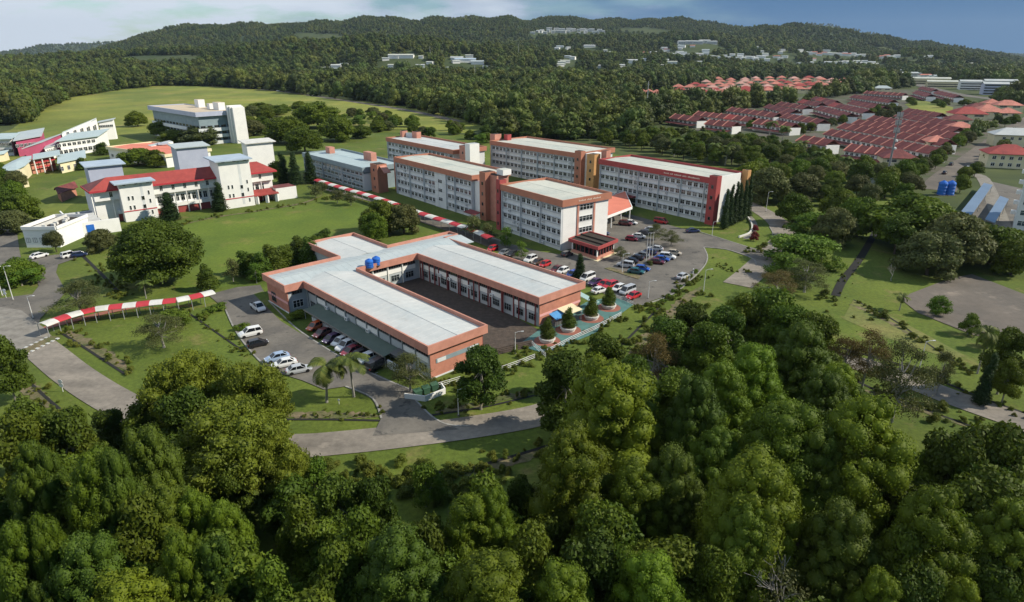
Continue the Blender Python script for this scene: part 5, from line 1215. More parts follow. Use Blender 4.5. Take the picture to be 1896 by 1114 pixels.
for s in range(3):
    lo = L_blob(11, 9, 26, 1.0, 110+s, .42, .7, .2); proto('sparse', 11, 9, crown('crown', lo, 9000, .24, ['leaf_olive', 'leaf_olive', 'leaf_rust'][s], core=0, jit=.9, spread=.32, aspect=.6, rej=.3), trunk('trunk', 11, .22, lo, 'bark_grey', 20, .7))
for s in range(6):
    lo = L_blob(11, 9.5, 26, 1.6, 130+s, .50, .9, .3, .55); lo.append((0, 0, 5.8, 2.9, 2.9, 3.0)); proto('round', 11, 9.5, crown('crown', lo, 3600, .58, ['leaf_mid', 'leaf_dark', 'leaf_mid', 'leaf_olive', 'leaf_mid', 'leaf_dark'][s], core=.82, jit=.6), trunk('trunk', 11, .25, lo, 'bark', 4, .6))
for s in range(3):
    lo = L_blob(7, 8, 20, 1.1, 150+s, .35, .75, .3); proto('fresh', 7, 8, crown('crown', lo, 3800, .42, 'leaf_fresh', core=.72, jit=.7, spread=.2), trunk('trunk', 7, .18, lo, 'bark_pale', 7, .6))
for s in range(2):
    lo = [(NR.normal(0, .12), NR.normal(0, .12), 1.0+12.4*i/15, 1.0*(1-.045*i), 1.0*(1-.045*i), 1.1) for i in range(16)]
    proto('column', 14, 2.1, crown('crown', lo, 2600, .34, 'leaf_column', core=.85, jit=.5, aspect=.4), trunk('trunk', 14, .14, None, 'bark', 0, .5))
for s in range(2):
    lo = [(NR.normal(0, .3), NR.normal(0, .3), 1.2+5*i/9, 1.75*(1-.08*i), 1.75*(1-.08*i), 1.1) for i in range(9)]
    proto('cone', 7, 3.6, crown('crown', lo, 2200, .36, 'leaf_dark', core=.82, jit=.6), trunk('trunk', 7, .14, None, 'bark', 0, .5))
for s in range(3):
    lo = L_blob(2.2, 3, 9, .65, 170+s, .3, .8, .2); proto('bush', 2.2, 3, crown('crown', lo, 900, .26, ['leaf_fresh', 'leaf_mid', 'leaf_olive'][s], core=.8, jit=.7), trunk('trunk', 2.2, .07, lo, 'bark', 3, .5))
for s in range(2):
    lo = L_blob(6, 3.4, 12, .62, 180+s, .35, 1.1, .1); proto('sapling', 6, 3.4, crown('crown', lo, 1300, .30, ['leaf_olive', 'leaf_fresh'][s], core=.4, jit=.9, spread=.3), trunk('trunk', 6, .08, lo, 'bark_grey', 8, .7))
def palm(h, nf, fl, seed, m):
    R_ = random.Random(seed); V, Q, tone = [], [], []
    for i in range(nf):
        a = i*2.399+R_.uniform(-.2, .2); up = R_.uniform(-.1, 1.1); L_ = fl*R_.uniform(.85, 1.1); seg = 9; pts = []
        ca, sa = math.cos(a), math.sin(a); x = z = 0.; el = up
        for k in range(seg+1):
            pts.append((x*ca, x*sa, h+z)); x += L_/seg*math.cos(el); z += L_/seg*math.sin(el); el -= .16+.05*k/seg+.04
        for k in range(seg):
            p, q = Vector(pts[k]), Vector(pts[k+1]); d = (q-p).normalized(); side = Vector((-sa, ca, 0))
            for sgn in (-1, 1):
                for g in (.0, .5):
                    o = p.lerp(q, g); ll = fl*.26*math.sin(math.pi*min(.97, (k+g+.8)/(seg+1)))+.12; wv = d*.13
                    tip = o+side*sgn*ll*.85+d*ll*.45-Vector((0, 0, ll*.35)); b0 = len(V)
                    V += [o-wv, o+wv, tip+wv*.3, tip-wv*.3]; Q.append((b0, b0+1, b0+2, b0+3)); tone += [R_.uniform(.2, 1)]*4
    tr = MB(); lx_ = R_.uniform(-.25, .25); tr.tube([(-lx_*3, 0, -.3), (-lx_*2, 0, h*.3), (-lx_*.6, 0, h*.75), (0, 0, h+.1)], [.24, .17, .14, .16], 7)
    return fast_mesh('crown', np.array([v[:] for v in V]), np.array(Q), np.empty((0, 3), int), np.array(tone), m), tr.mesh('trunk', MAT['bark_grey'])
for s in range(3): cm, tm = palm(6.5, 17, 3.6, 200+s, 'leaf_palm'); proto('palm', 8, 6.6, cm, tm)
for s in range(3):
    lo = L_blob(9, 11, 44, 1.35, 400+s, .42, .85, .3, .6); lo.append((0, 0, 4.2, 4.0, 4.0, 3.0)); proto('wide', 9, 11, crown('crown', lo, 5200, .56, ['leaf_mid', 'leaf_olive', 'leaf_mid'][s], core=.84, jit=.6), trunk('trunk', 9, .3, lo, 'bark', 6, .5))
def bare(h, seed, m='bark_grey'):
    R_ = random.Random(seed); b_ = MB()
    def grow(p, d, L_, r, k):
        q = p+d*L_; mid = p.lerp(q, .5)+Vector((R_.uniform(-.1, .1), R_.uniform(-.1, .1), 0))*L_
        b_.tube([p, mid, q], [r, r*.8, r*.55], 5 if k > 1 else 4, cap=False)
        if k:
            for _ in range(3 if k < 4 else 3):
                nd = (d+Vector((R_.uniform(-1, 1), R_.uniform(-1, 1), R_.uniform(-.3, .9)))*.75).normalized(); grow(q, nd, L_*R_.uniform(.55, .8), r*.55, k-1)
    grow(Vector((0, 0, -.2)), Vector((0, 0, 1)), h*.32, h*.022, 4)
    return b_.mesh('branches', MAT[m])
PICK = random.Random(3)
def plant(kind, label, p, h, w, group=None, name=None, cat='tree', v=None):
    """one tree standing at p, h metres tall with a crown w metres wide"""
    if kind == 'round' and w > 1.08*h: kind = 'wide'
    pr = PROTO[kind]; hh, ww, cm, tm = pr[PICK.randrange(len(pr)) if v is None else v % len(pr)]
    t = thing(name or {'palm': 'palm_tree', 'column': 'columnar_tree', 'bush': 'shrub', 'cone': 'conical_tree', 'billow': 'forest_tree', 'rain': 'rain_tree'}.get(kind, 'broadleaf_tree'), label, 'shrub' if kind == 'bush' else cat, (p[0], p[1], p[2] if len(p) > 2 else 0), PICK.uniform(0, 6.28), group)
    t.scale = (w/ww, w/ww, h/hh)
    obj('trunk', tm, t); obj('crown', cm, t); return t
def by_top(kind, label, tx, ty, h, wpx, **k):           # crown top seen at (tx, ty), h metres above the ground there
    g = G(tx, ty, h); w = wpx/ppm((g.x, g.y, h*.7)); g.z = 0
    return plant(kind, label, g, h, w, **k)
def by_base(kind, label, bx, by, h, wpx, **k):
    g = G(bx, by); return plant(kind, label, g, h, wpx/ppm((g.x, g.y, h*.6)), **k)

FG = 'billowing trees of the wood in the foreground'
n_ = 0
fore = [  # kind, top pixel, height, crown width in pixels, label
 ('billow', 1135, 668, 20, 190, 'tall billowing tree left of the big dark trees, hiding the end of the lower road'),
 ('billow', 1062, 795, 17, 150, 'billowing tree just right of the lower road end, second from the road'),
 ('billow', 1252, 832, 15, 115, 'small rounded pale tree between two taller billowing trees right of centre'),
 ('billow', 1292, 700, 18, 110, 'narrow dark billowing tree in the middle of the right wood'),
 ('billow', 1345, 672, 17, 120, 'dark billowing tree behind the narrow one in the right wood'),
 ('billow', 1462, 742, 18, 175, 'wide dark billowing tree at the centre of the right wood'),
 ('billow', 1612, 738, 19, 165, 'tall tree with a bright ribbed right flank below the right-hand road'),
 ('billow', 1408, 842, 18, 190, 'large bright-topped billowing tree in the lower right wood'),
 ('billow', 1572, 938, 15, 140, 'egg-shaped billowing tree in the lower right wood beside the bare tree'),
 ('billow', 1742, 908, 17, 150, 'bright green billowing tree at lower right with a steep right side'),
 ('leafy', 1688, 985, 14, 125, 'dull green tree with visible twigs at lower right'),
 ('billow', 1492, 600, 17, 115, 'dark tree at the upper edge of the right wood'),
 ('billow', 1400, 640, 17, 130, 'olive-topped tree at the upper edge of the right wood left of the dark one'),
 ('billow', 1560, 672, 14, 95, 'dark tree at the upper right corner of the right wood'),
 ('billow', 1535, 690, 16, 110, 'narrow tree under the upper right corner of the wood'),
 ('billow', 1212, 1035, 14, 155, 'rounded billowing tree cut by the bottom edge right of centre'),
 ('billow', 1385, 930, 15, 120, 'dark lower shoulder tree under the bright-topped one'),
 ('billow', 1045, 1052, 13, 150, 'billowing tree cut by the bottom edge at the centre'),
 ('billow', 905, 1030, 14, 190, 'broad billowing tree cut by the bottom edge left of centre'),
 ('billow', 735, 988, 15, 170, 'broad dark billowing tree at the bottom left of centre'),
 ('leafy', 610, 1010, 14, 130, 'leafy tree with bare twigs at the bottom left of centre'),
 ('leafy', 500, 1040, 13, 120, 'leafy tree at the bottom beside the left billowing group'),
 ('billow', 868, 915, 14, 120, 'billowing tree with a dark left side below the lower road verge'),
 ('billow', 915, 905, 14, 90, 'slim paler tree standing right of the dark-sided one below the verge'),
 ('leafy', 965, 880, 11, 80, 'pale small-leaved tree below the lower road drain'),
 ('billow', 160, 838, 18, 110, 'left billowing tree of the pair below the yellow rain trees'),
 ('billow', 203, 836, 18, 80, 'right billowing tree of the pair below the yellow rain trees'),
 ('billow', 262, 792, 18, 105, 'billowing tree pushed up against the yellow rain trees'),
 ('billow', 292, 892, 16, 130, 'dense billowing tree below the yellow rain trees'),
 ('leafy', 238, 925, 16, 140, 'rough-leaved tree in the middle of the left wood'),
 ('billow', 156, 996, 15, 150, 'bright billowing tree in the lower left wood'),
 ('billow', 232, 1062, 13, 190, 'billowing tree cut by the bottom edge in the lower left'),
 ('billow', 44, 818, 18, 90, 'billowing tree at the left edge, upper one'),
 ('billow', 78, 832, 17, 70, 'slim billowing tree next to the left edge'),
 ('billow', 330, 985, 15, 100, 'billowing tree right of the rough-leaved one'),
 ('billow', 398, 1000, 14, 90, 'slim billowing tree at the right border of the left wood'),
 ('billow', 356, 908, 15, 90, 'billowing tree overlapping the lower rain tree'),
 ('billow', 408, 926, 14, 90, 'tree hanging under the right rain tree'),
 ('leafy', 440, 945, 12, 70, 'small leafy tree under the right rain tree'),
 ('billow', 14, 965, 16, 90, 'billowing tree cut by the left edge, lower one'),
 ('billow', 72, 955, 16, 80, 'narrow billowing tree in the lower left corner group'),
 ('leafy', 20, 1060, 13, 90, 'leafy tree in the bottom left corner'),
 ('billow', 75, 1078, 12, 80, 'small round tree at the bottom left'),
 ('leafy', 110, 752, 13, 110, 'dark tree by the left road below the white signs'),
 ('leafy', 35, 735, 13, 100, 'dark tree at the left edge below the drain'),
 ('leafy', -10, 620, 12, 80, 'dark tree at the left edge beside the road hump'),
 ('rain', 335, 655, 15, 190, 'yellow-green rain tree, upper left of the three by the left car park'),
 ('rain', 450, 672, 15, 170, 'yellow-green rain tree, upper right of the three by the left car park'),
 ('rain', 405, 745, 15, 260, 'yellow-green rain tree, lowest and largest of the three by the left car park'),
 ('rain', 490, 800, 12, 150, 'ochre-tinted rain tree overhanging the lower road'),
 ('leafy', 620, 880, 11, 110, 'dark leafy tree below the lower road verge, left of the bright vine'),
 ('leafy', 550, 925, 12, 110, 'dark leafy tree under the ochre rain tree'),
 ('leafy', 690, 880, 11, 90, 'leafy tree behind the bright vine below the verge'),
 ('leafy', 660, 945, 13, 120, 'dull leafy tree in the lower centre left'),
 ('leafy', 790, 955, 13, 110, 'leafy tree in the lower centre'),
 ('leafy', 1120, 935, 13, 140, 'grey-green tree below the second billowing tree'),
 ('leafy', 985, 975, 13, 120, 'leafy tree at the lower centre between billowing trees'),
 ('leafy', 1150, 1010, 13, 110, 'grey leafy tree right of the bottom centre'),
 ('fresh', 580, 848, 6, 70, 'bright green shrubby tree at the lower road edge'),
 ('fresh', 785, 862, 6, 75, 'bright vine-covered tree below the lower road verge'),
 ('fresh', 870, 930, 7, 70, 'bright vine hanging over the trees under the verge'),
 ('leafy', 1050, 650, 14, 125, 'very dark broadleaf tree at the corner of the lower road'),
 ('leafy', 1120, 620, 11, 90, 'dark tree in front of the plaza'),
 ('sparse', 1215, 618, 10, 95, 'yellow-brown thin tree at the edge of the right wood'),
 ('leafy', 1285, 560, 12, 90, 'mid-green tree at the top of the right wood beside the drain'),
 ('leafy', 1350, 565, 13, 90, 'green tree right of the drain'),
 ('fresh', 1432, 535, 13, 125, 'bright green tree standing below the road junction'),
 ('leafy', 1385, 545, 12, 80, 'dark green tree left of the bright green one'),
 ('leafy', 1520, 580, 12, 90, 'green tree right of the bright green one'),
 ('sparse', 1620, 610, 11, 90, 'rust-tinted tree beside the right-hand road'),
 ('sparse', 1575, 620, 10, 80, 'thin olive tree left of the rust-tinted one'),
 ('sparse', 1690, 625, 15, 125, 'big half-bare tree with a dark trunk on the right road verge'),
 ('sparse', 1755, 650, 8, 60, 'small thin tree between the half-bare tree and the palm'),
 ('leafy', 1885, 605, 12, 75, 'dark round tree at the right edge above the road'),
 ('column', 1842, 655, 9, 28, 'dark narrow tree beside the right-hand road'),
 ('leafy', 1880, 665, 8, 60, 'small dull tree at the right edge by the road'),
 ('leafy', 1860, 775, 17, 150, 'dull green tree at the right edge below the road'),
 ('leafy', 1785, 790, 16, 140, 'wide dull green tree left of the one at the right edge'),
 ('leafy', 1830, 850, 14, 140, 'dull green tree in front of the pair at the right edge'),
 ('leafy', 1730, 830, 12, 110, 'dull green tree behind the bright steep-sided one'),
 ('billow', 1885, 930, 16, 140, 'dark tree in the lower right corner'),
 ('leafy', 1860, 1035, 12, 130, 'dark tree at the bottom right corner'),
 ('billow', 1790, 1070, 11, 90, 'small round tree cut by the bottom edge at right'),
 ('billow', 1640, 1060, 12, 100, 'round tree cut by the bottom edge right of the bare tree'),
 ('leafy', 1330, 1020, 12, 110, 'dark leafy tree left of the bare tree'),
 ('leafy', 1240, 585, 11, 95, 'mid-green tree left of the drain at the top of the right wood'), ('leafy', 1320, 598, 12, 95, 'mid-green tree in the second rank of the right wood'), ('leafy', 1180, 655, 12, 100, 'green tree between the tall left tree and the yellow-brown one'),
 ('leafy', 1465, 565, 12, 95, 'round green tree right of the bright green one, second rank'), ('leafy', 1250, 690, 13, 110, 'dark green tree in the upper middle of the right wood'), ('billow', 1520, 790, 16, 120, 'billowing tree between the wide dark tree and the ribbed one'), ('billow', 1330, 790, 15, 110, 'billowing tree under the narrow dark one'), ('billow', 1180, 860, 14, 120, 'billowing tree left of the small pale one'),
 ('sparse', 888, 640, 11, 100, 'thin green tree shading the orange end wall'),
 ('sparse', 755, 655, 7, 90, 'thin tree at the near corner of the U-shaped building'),
]
for kd, x, y, h, wp, lab in fore:
    v = {'sparse': 2 if ('rust' in lab or 'brown' in lab) else n_ % 2}.get(kd); n_ += 1
    if kd == 'sparse' and 'green tree shading' in lab: kd = 'leafy'
    by_top(kd, lab, x, y, h, wp, v=v, group=FG if kd == 'billow' else None)
# bare dead tree in the lower right wood
g = G(1475, 1040, 13); t = thing('dead_tree', 'bare grey dead tree at the bottom right of the wood', 'tree', (g.x, g.y, 0)); obj('branches', bare(13, 4, 'bark_bare'), t)
lo = L_blob(12, 6, 12, .8, 222, .6, .7, .1); obj('crown', crown('crown', lo, 900, .3, 'leaf_olive', core=0, spread=.35, jit=.9), t)
g = G(1650, 520); t = thing('dead_tree', 'fallen bare branches on the grass by the parking lot', 'tree', (g.x, g.y, 0), .6); obj('branches', bare(5, 8), t)
# undergrowth fills the gaps of the wood without rising above its outline
outline = [(-100, 760), (0, 770), (150, 790), (190, 730), (330, 700), (440, 710), (520, 760), (550, 870), (640, 900), (820, 915), (1010, 905), (1040, 820), (1070, 740), (1130, 700), (1200, 690), (1300, 640), (1450, 620), (1540, 650), (1570, 720), (1680, 800), (1740, 830), (1896, 850), (2100, 900)]
UNDER = []; U_R = random.Random(21); placed = []; cnt = 0
for _ in range(5000):
    x = U_R.uniform(-75, 85); y = U_R.uniform(22, 120); h = U_R.uniform(6, 12)
    d = y*PC-(h-CAMH)*PS; px = CX+F*x/d; py = CY-F*(y*PS+(h-CAMH)*PC)/d
    if not (-120 < px < 2020) or py > 1300 or py < interp(px, outline)+15: continue
    if any((x-a)**2+(y-b_)**2 < 5.2**2 for a, b_ in placed): continue
    placed.append((x, y)); cnt += 1
    if cnt > 170: break
    UNDER.append((x, y, 0, h/12.))

mid = [ # kind, top pixel, height, width px, label
 ('dome', 275, 404, 16, 165, 'huge dark domed tree in front of the white hall'),
 ('round', 700, 372, 10, 85, 'dark tree in the clump between lawn and striped walkway, left one'), ('round', 745, 378, 9, 70, 'dark tree in the clump between lawn and striped walkway, right one'), ('round', 690, 395, 8, 60, 'low dark tree in front of the walkway clump'),
 ('cone', 378, 488, 6.5, 38, 'single dark conical tree at the lawn corner'), ('sapling', 425, 478, 6, 32, 'pale thin tree right of the conical tree'),
 ('sapling', 470, 488, 5, 28, 'small pale tree at the left end of the U-shaped building'),
 ('sparse', 135, 520, 8, 105, 'grey-olive spreading tree over the left end of the striped walkway'), ('sparse', 290, 580, 7, 95, 'olive spreading tree below the curved walkway'), ('fresh', 318, 572, 4, 60, 'small yellow-green tree below the curved walkway'),
 ('round', 95, 428, 6, 34, 'rounded tree at the corner of the flat white building'), ('round', 180, 425, 6, 60, 'dark tree in front of the white screen wall'),
 ('round', 20, 480, 6, 90, 'yellow-green bushy trees on the left roundabout'), ('fresh', 30, 492, 5, 70, 'bright bush on the left roundabout'),
 ('round', 30, 360, 9, 70, 'grey-green tree on the left lawn'), ('round', 0, 350, 10, 60, 'dark tree at the left edge of the lawn'), ('round', 15, 390, 7, 70, 'round tree by the left lawn road'),
 ('column', 305, 358, 9, 38, 'dark bushy column tree before the hall gallery, left one'), ('column', 400, 338, 10, 30, 'dark bushy column tree before the hall gallery, right one'),
 ('column', 520, 283, 13, 26, 'tall dark column tree beside the blue-grey block, left one'), ('column', 540, 284, 13, 26, 'tall dark column tree beside the blue-grey block, middle one'), ('column', 570, 282, 13, 26, 'tall dark column tree beside the blue-grey block, right one'),
 ('round', 512, 300, 9, 36, 'drooping tree right of the hall'), ('round', 250, 275, 8, 70, 'round tree between hall and salmon roof'), ('round', 285, 278, 8, 50, 'second round tree between hall and salmon roof'),
 ('cone', 185, 262, 7, 30, 'dark oval tree left of the salmon roof'), ('cone', 150, 290, 6, 24, 'small dark oval tree beside the grey plant room'),
 ('round', 250, 206, 11, 44, 'dark tree left of the tan-roofed block'), ('round', 300, 225, 10, 60, 'green tree before the tan-roofed block, left'), ('round', 370, 232, 11, 80, 'wide olive tree before the tan-roofed block, right'), ('round', 320, 240, 8, 60, 'low tree before the tan-roofed block'),
 ('round', 465, 222, 10, 60, 'green tree right of the white stair shaft'), ('round', 530, 215, 16, 90, 'large dark tree behind the blue-grey block, left'), ('round', 585, 190, 18, 90, 'large dark tree behind the blue-grey block, back'), ('round', 620, 215, 15, 80, 'large dark tree behind the blue-grey block, right'), ('round', 560, 235, 14, 70, 'dark tree just behind the blue-grey block'),
 ('round', 480, 190, 9, 50, 'low wide tree on the field edge, left'), ('round', 510, 195, 8, 40, 'low wide tree on the field edge, right'),
 ('round', 690, 198, 7, 30, 'small tree on the field right of centre, left'), ('round', 716, 204, 6, 22, 'small tree on the field right of centre, right'), ('round', 670, 232, 8, 44, 'light green tree behind the centre block'), ('round', 700, 225, 7, 36, 'pale tree behind the centre block'),
 ('sapling', 875, 398, 7, 42, 'thin pale tree at the corner of centre and front blocks'), ('sapling', 905, 412, 6, 32, 'thin tree before the front block pier'), ('sapling', 938, 422, 6, 34, 'thin green tree before the front block'), ('sapling', 965, 448, 5, 26, 'small thin tree beside the white car'), ('column', 1075, 470, 6.5, 24, 'slim green tree between the parked cars and the right wing'),
 ('sparse', 1215, 415, 5, 44, 'thin spreading tree above the middle row of cars, left'), ('sparse', 1245, 425, 5, 44, 'thin spreading tree above the middle row of cars, right'), ('sparse', 1150, 455, 4, 36, 'thin low tree at the porch corner'),
 ('fresh', 1490, 430, 8, 130, 'bright spreading tree right of the bend'), ('fresh', 1520, 395, 8, 100, 'light green spreading tree beside the bend road'), ('fresh', 1460, 470, 6, 90, 'pale green tree at the road junction'), ('sparse', 1440, 500, 7, 90, 'thin brownish tree below the junction'), ('fresh', 1525, 455, 6, 80, 'spreading bright tree at the top of the grass slope'),
 ('round', 1700, 362, 15, 190, 'great broad tree above the grass drain'), ('round', 1780, 395, 14, 140, 'broad tree right of the great one'), ('round', 1672, 398, 11, 80, 'dark tree at the left foot of the great broad tree'), ('round', 1735, 430, 11, 120, 'lower broad tree before the great one'), ('round', 1600, 365, 12, 90, 'grey-green tree left of the great broad tree'), ('round', 1560, 350, 11, 80, 'grey tree two left of the great broad tree'), ('round', 1850, 420, 10, 120, 'dark tree at the right edge below the car shelters'), ('round', 1890, 445, 9, 80, 'dull tree at the right edge above the parking lot'),
 ('fresh', 1742, 548, 4.5, 44, 'small bright tree on the island of the parking lot'), ('fresh', 1802, 580, 4.5, 40, 'second bright tree on the edge of the parking lot'), ('fresh', 1840, 605, 4.5, 40, 'third bright tree on the edge of the parking lot'),
 ('round', 1555, 385, 11, 80, 'dull tree above the left end of the grass slope'), ('round', 1475, 358, 10, 70, 'round tree close to the bend road'), ('sparse', 1500, 480, 8, 90, 'thin tree on the grass below the bright spreading trees'),
 ('round', 1430, 310, 13, 90, 'wide green tree behind the column trees'), ('round', 1490, 320, 11, 80, 'grey-green tree right of the column trees'), ('round', 1400, 300, 13, 80, 'green tree just behind the right-hand block'),
 ('bush', 552, 574, 1.8, 34, 'dark shrub in the notch of the U-shaped building'), ('bush', 446, 596, 1.6, 30, 'bright bush beside the parked white off-roader'),
 ('bush', 400, 560, 1.8, 40, 'pale bush at the walkway end'), ('bush', 375, 575, 1.2, 24, 'small bush on the verge corner'),
]
for kd, x, y, h, wp, lab in mid: by_top(kd, lab, x, y, h, wp, v=None if kd != 'sparse' else 2 if 'brown' in lab else len(lab) % 2)
for i in range(6): by_base('column', '%s dark column tree beside the end of the right-hand block' % ['first', 'second', 'third', 'fourth', 'fifth', 'sixth'][i], 1340+i*8.5, 424-i*4-(2 if i % 2 else 0), 12.5+(i % 3)*.6, 17, group='column trees by the right-hand block')
ORD2 = ['first', 'second', 'third', 'fourth', 'fifth', 'sixth', 'seventh']
for i in range(7): by_top('cone', '%s dark bushy tree from the left in the row behind the U-shaped building' % ORD2[i], 452+i*24, 462-i*6.5+(i % 2)*8, 6.5+(i % 3)*.8, 46, group='row of dark trees behind the U-shaped building')
for i in range(5): by_top('round', '%s rounded dark tree from the left in the row behind the U-shaped building' % ORD2[i], 470+i*28, 470-i*8, 5.5, 50, group='row of dark trees behind the U-shaped building')
for i, (x, y) in enumerate([(585, 352), (625, 362), (650, 366), (595, 345)]): by_base('sapling', '%s young tree on the lawn beside the striped walkway' % ['first', 'second', 'third', 'fourth'][i], x, y+14, 5, 30)
for lab, x, y, h, wp in [('left coconut palm at the car park mouth', 612, 745, 8, 85), ('right coconut palm at the car park mouth', 654, 738, 8.5, 80), ('palm on the right grass by the road', 1808, 690, 9, 50), ('small palm at the corner of the parking lot', 1665, 575, 4, 34), ('palm behind the curved walkway', 272, 553, 4.6, 34), ('yellow-flowering palm in the grove below the mast terraces', 1540, 330, 7, 34)]:
    by_base('palm', lab, x, y, h, wp)
for i, (x, y) in enumerate([(1320, 300), (1345, 306), (1180, 268), (1205, 262), (1150, 255), (1100, 240), (1250, 290), (1270, 282), (1560, 330), (1580, 345), (1480, 296), (1300, 275), (1230, 275), (1510, 318), (1425, 252), (1450, 262)]):
    by_base('palm', 'tall palm in the grove between office blocks and terraces', x, y, 10.5, 30, group='palms of the grove')
FR2 = random.Random(14)
for i in range(30):
    x = FR2.uniform(635, 905); y = 212+(x-635)*.14+FR2.uniform(-2, 26); by_base('fresh' if i % 3 == 0 else 'round', 'light green tree on the grass behind the rear block', x, y, FR2.uniform(5, 9), FR2.uniform(18, 32), group='trees behind the rear block')
for i in range(14):
    x = FR2.uniform(440, 640); y = 208+FR2.uniform(-4, 34); by_base('round', 'dark tree on the field between the tan-roofed block and the rear block', x, y, FR2.uniform(7, 11), FR2.uniform(26, 44), group='trees on the field edge')
# trees standing among the terraces
ER = random.Random(55)
for i, (x, y) in enumerate([(1612, 216), (1622, 213), (1632, 217), (1640, 211), (1650, 208), (1660, 214), (1646, 219), (1628, 208)]): by_base('round', 'dark tree of the clump in the middle of the terraces', x, y, ER.uniform(7, 9), 20, group='clump among the terraces')
for i, (x, y) in enumerate([(1480, 244), (1500, 242), (1540, 230), (1560, 226), (1390, 236), (1380, 232), (1575, 246), (1640, 262), (1690, 192), (1685, 188), (1735, 190), (1742, 196), (1750, 192), (1800, 200), (1815, 196), (1785, 192), (1690, 312), (1700, 308), (1712, 312), (1725, 305), (1860, 232), (1876, 226)]): by_base('round', 'green tree between the houses of the terraces', x, y+3, ER.uniform(5, 8), ER.uniform(14, 24), group='trees between the terraces')
# ------------------------------------------------------------------ tree belts and far forest
def inside(x, y, poly):
    r = False; j = len(poly)-1
    for i in range(len(poly)):
        (a, b_), (c, d) = poly[i], poly[j]
        if (b_ > y) != (d > y) and x < (c-a)*(y-b_)/(d-b_)+a: r = not r
        j = i
    return r
belts = [
 ('tree of the thick belt between office blocks and terraces', 'belt behind the office blocks', [(905, 238), (960, 244), (1120, 268), (1185, 282), (1370, 318), (1440, 345), (1640, 358), (1735, 352), (1690, 345), (1640, 338), (1560, 322), (1500, 305), (1440, 290), (1380, 278), (1290, 268), (1230, 258), (1150, 225), (1000, 203), (900, 215)], 8.0, (7, 11)),
 ('low tree along the near edge of the terraces', 'low trees before the terraces', [(1215, 262), (1230, 243), (1300, 249), (1390, 257), (1450, 268), (1500, 285), (1560, 306), (1640, 326), (1690, 334), (1690, 348), (1640, 342), (1560, 326), (1500, 308), (1440, 293), (1380, 281), (1290, 271)], 6.2, (3.5, 6)),
 ('tree of the grey-green stand right of the bend road', 'stand right of the bend road', [(1440, 350), (1640, 362), (1730, 358), (1740, 372), (1600, 396), (1520, 382)], 10, (7, 10)),
 ('tree lining the right road to the estate', 'trees along the right road', [(1700, 345), (1790, 268), (1840, 240), (1855, 228), (1830, 230), (1790, 250), (1720, 305), (1690, 325)], 8, (6, 9)),
 ('tree on the right-hand side of the estate road', 'trees right of the estate road', [(1770, 365), (1805, 330), (1840, 300), (1880, 262), (1890, 250), (1870, 255), (1835, 285), (1790, 325), (1760, 352)], 8, (5, 8)),
 ('tree of the stand behind the school at the left edge', 'stand at the left field edge', [(-60, 235), (30, 235), (75, 205), (130, 182), (60, 178), (-60, 190)], 11, (11, 15)),
 ('tree of the stand on the left lawn border', 'left lawn border trees', [(-60, 330), (20, 320), (40, 345), (30, 400), (-60, 420)], 9, (7, 10)),
]
BR = random.Random(77); cand = []; TK = G(1750, 361)
nb = 0
for lab, grp, poly, sp, (h0_, h1_) in belts:
    W_ = [G(*p) for p in poly]; x0, x1 = min(p.x for p in W_), max(p.x for p in W_); y0, y1 = min(p.y for p in W_), max(p.y for p in W_); pl = []; wp = [(p.x, p.y) for p in W_]
    for _ in range(int((x1-x0)*(y1-y0)/sp**2*3)):
        x, y = BR.uniform(x0, x1), BR.uniform(y0, y1)
        if not inside(x, y, wp): continue
        if any((x-a)**2+(y-b_)**2 < sp*sp for a, b_ in pl): continue
        if abs(x-TK.x) < 9 and -34 < y-TK.y < 3: continue
        pl.append((x, y)); cand.append((y, x, BR.uniform(h0_, h1_), lab, grp))
cand.sort()
BELT = []
for i, (y, x, h, lab, grp) in enumerate(cand):
    if i < 190: plant('round', lab, (x, y, 0), h, h*BR.uniform(.8, 1.15), group=grp)
    else: BELT.append((x, y, 0, h/11.))
NO_FOREST = [
 [(-100, 335), (60, 305), (160, 256), (300, 246), (560, 236), (640, 236), (760, 240), (900, 246), (870, 225), (790, 205), (700, 191), (600, 181), (520, 169), (400, 160), (300, 158), (230, 166), (130, 181), (75, 207), (20, 245), (-100, 260)],
 [(1225, 236), (1240, 226), (1345, 208), (1450, 195), (1580, 175), (1640, 167), (1700, 160), (1790, 168), (1870, 195), (1980, 195), (1980, 260), (1896, 290), (1790, 335), (1690, 350), (1560, 330), (1400, 284), (1300, 274), (1225, 263), (1185, 242)],
 [(1168, 184), (1180, 170), (1262, 164), (1330, 150), (1500, 145), (1580, 150), (1575, 172), (1480, 190), (1330, 197), (1180, 196)],
 [(1620, 152), (1640, 134), (1720, 146), (1800, 158), (1896, 168), (1990, 180), (1990, 200), (1800, 180), (1690, 160)],
]
def blocked(px, py):
    return any(inside(px, py, q) for q in NO_FOREST)
FRR = random.Random(101); pts = [(x, y, z, s) for x, y, z, s in BELT]
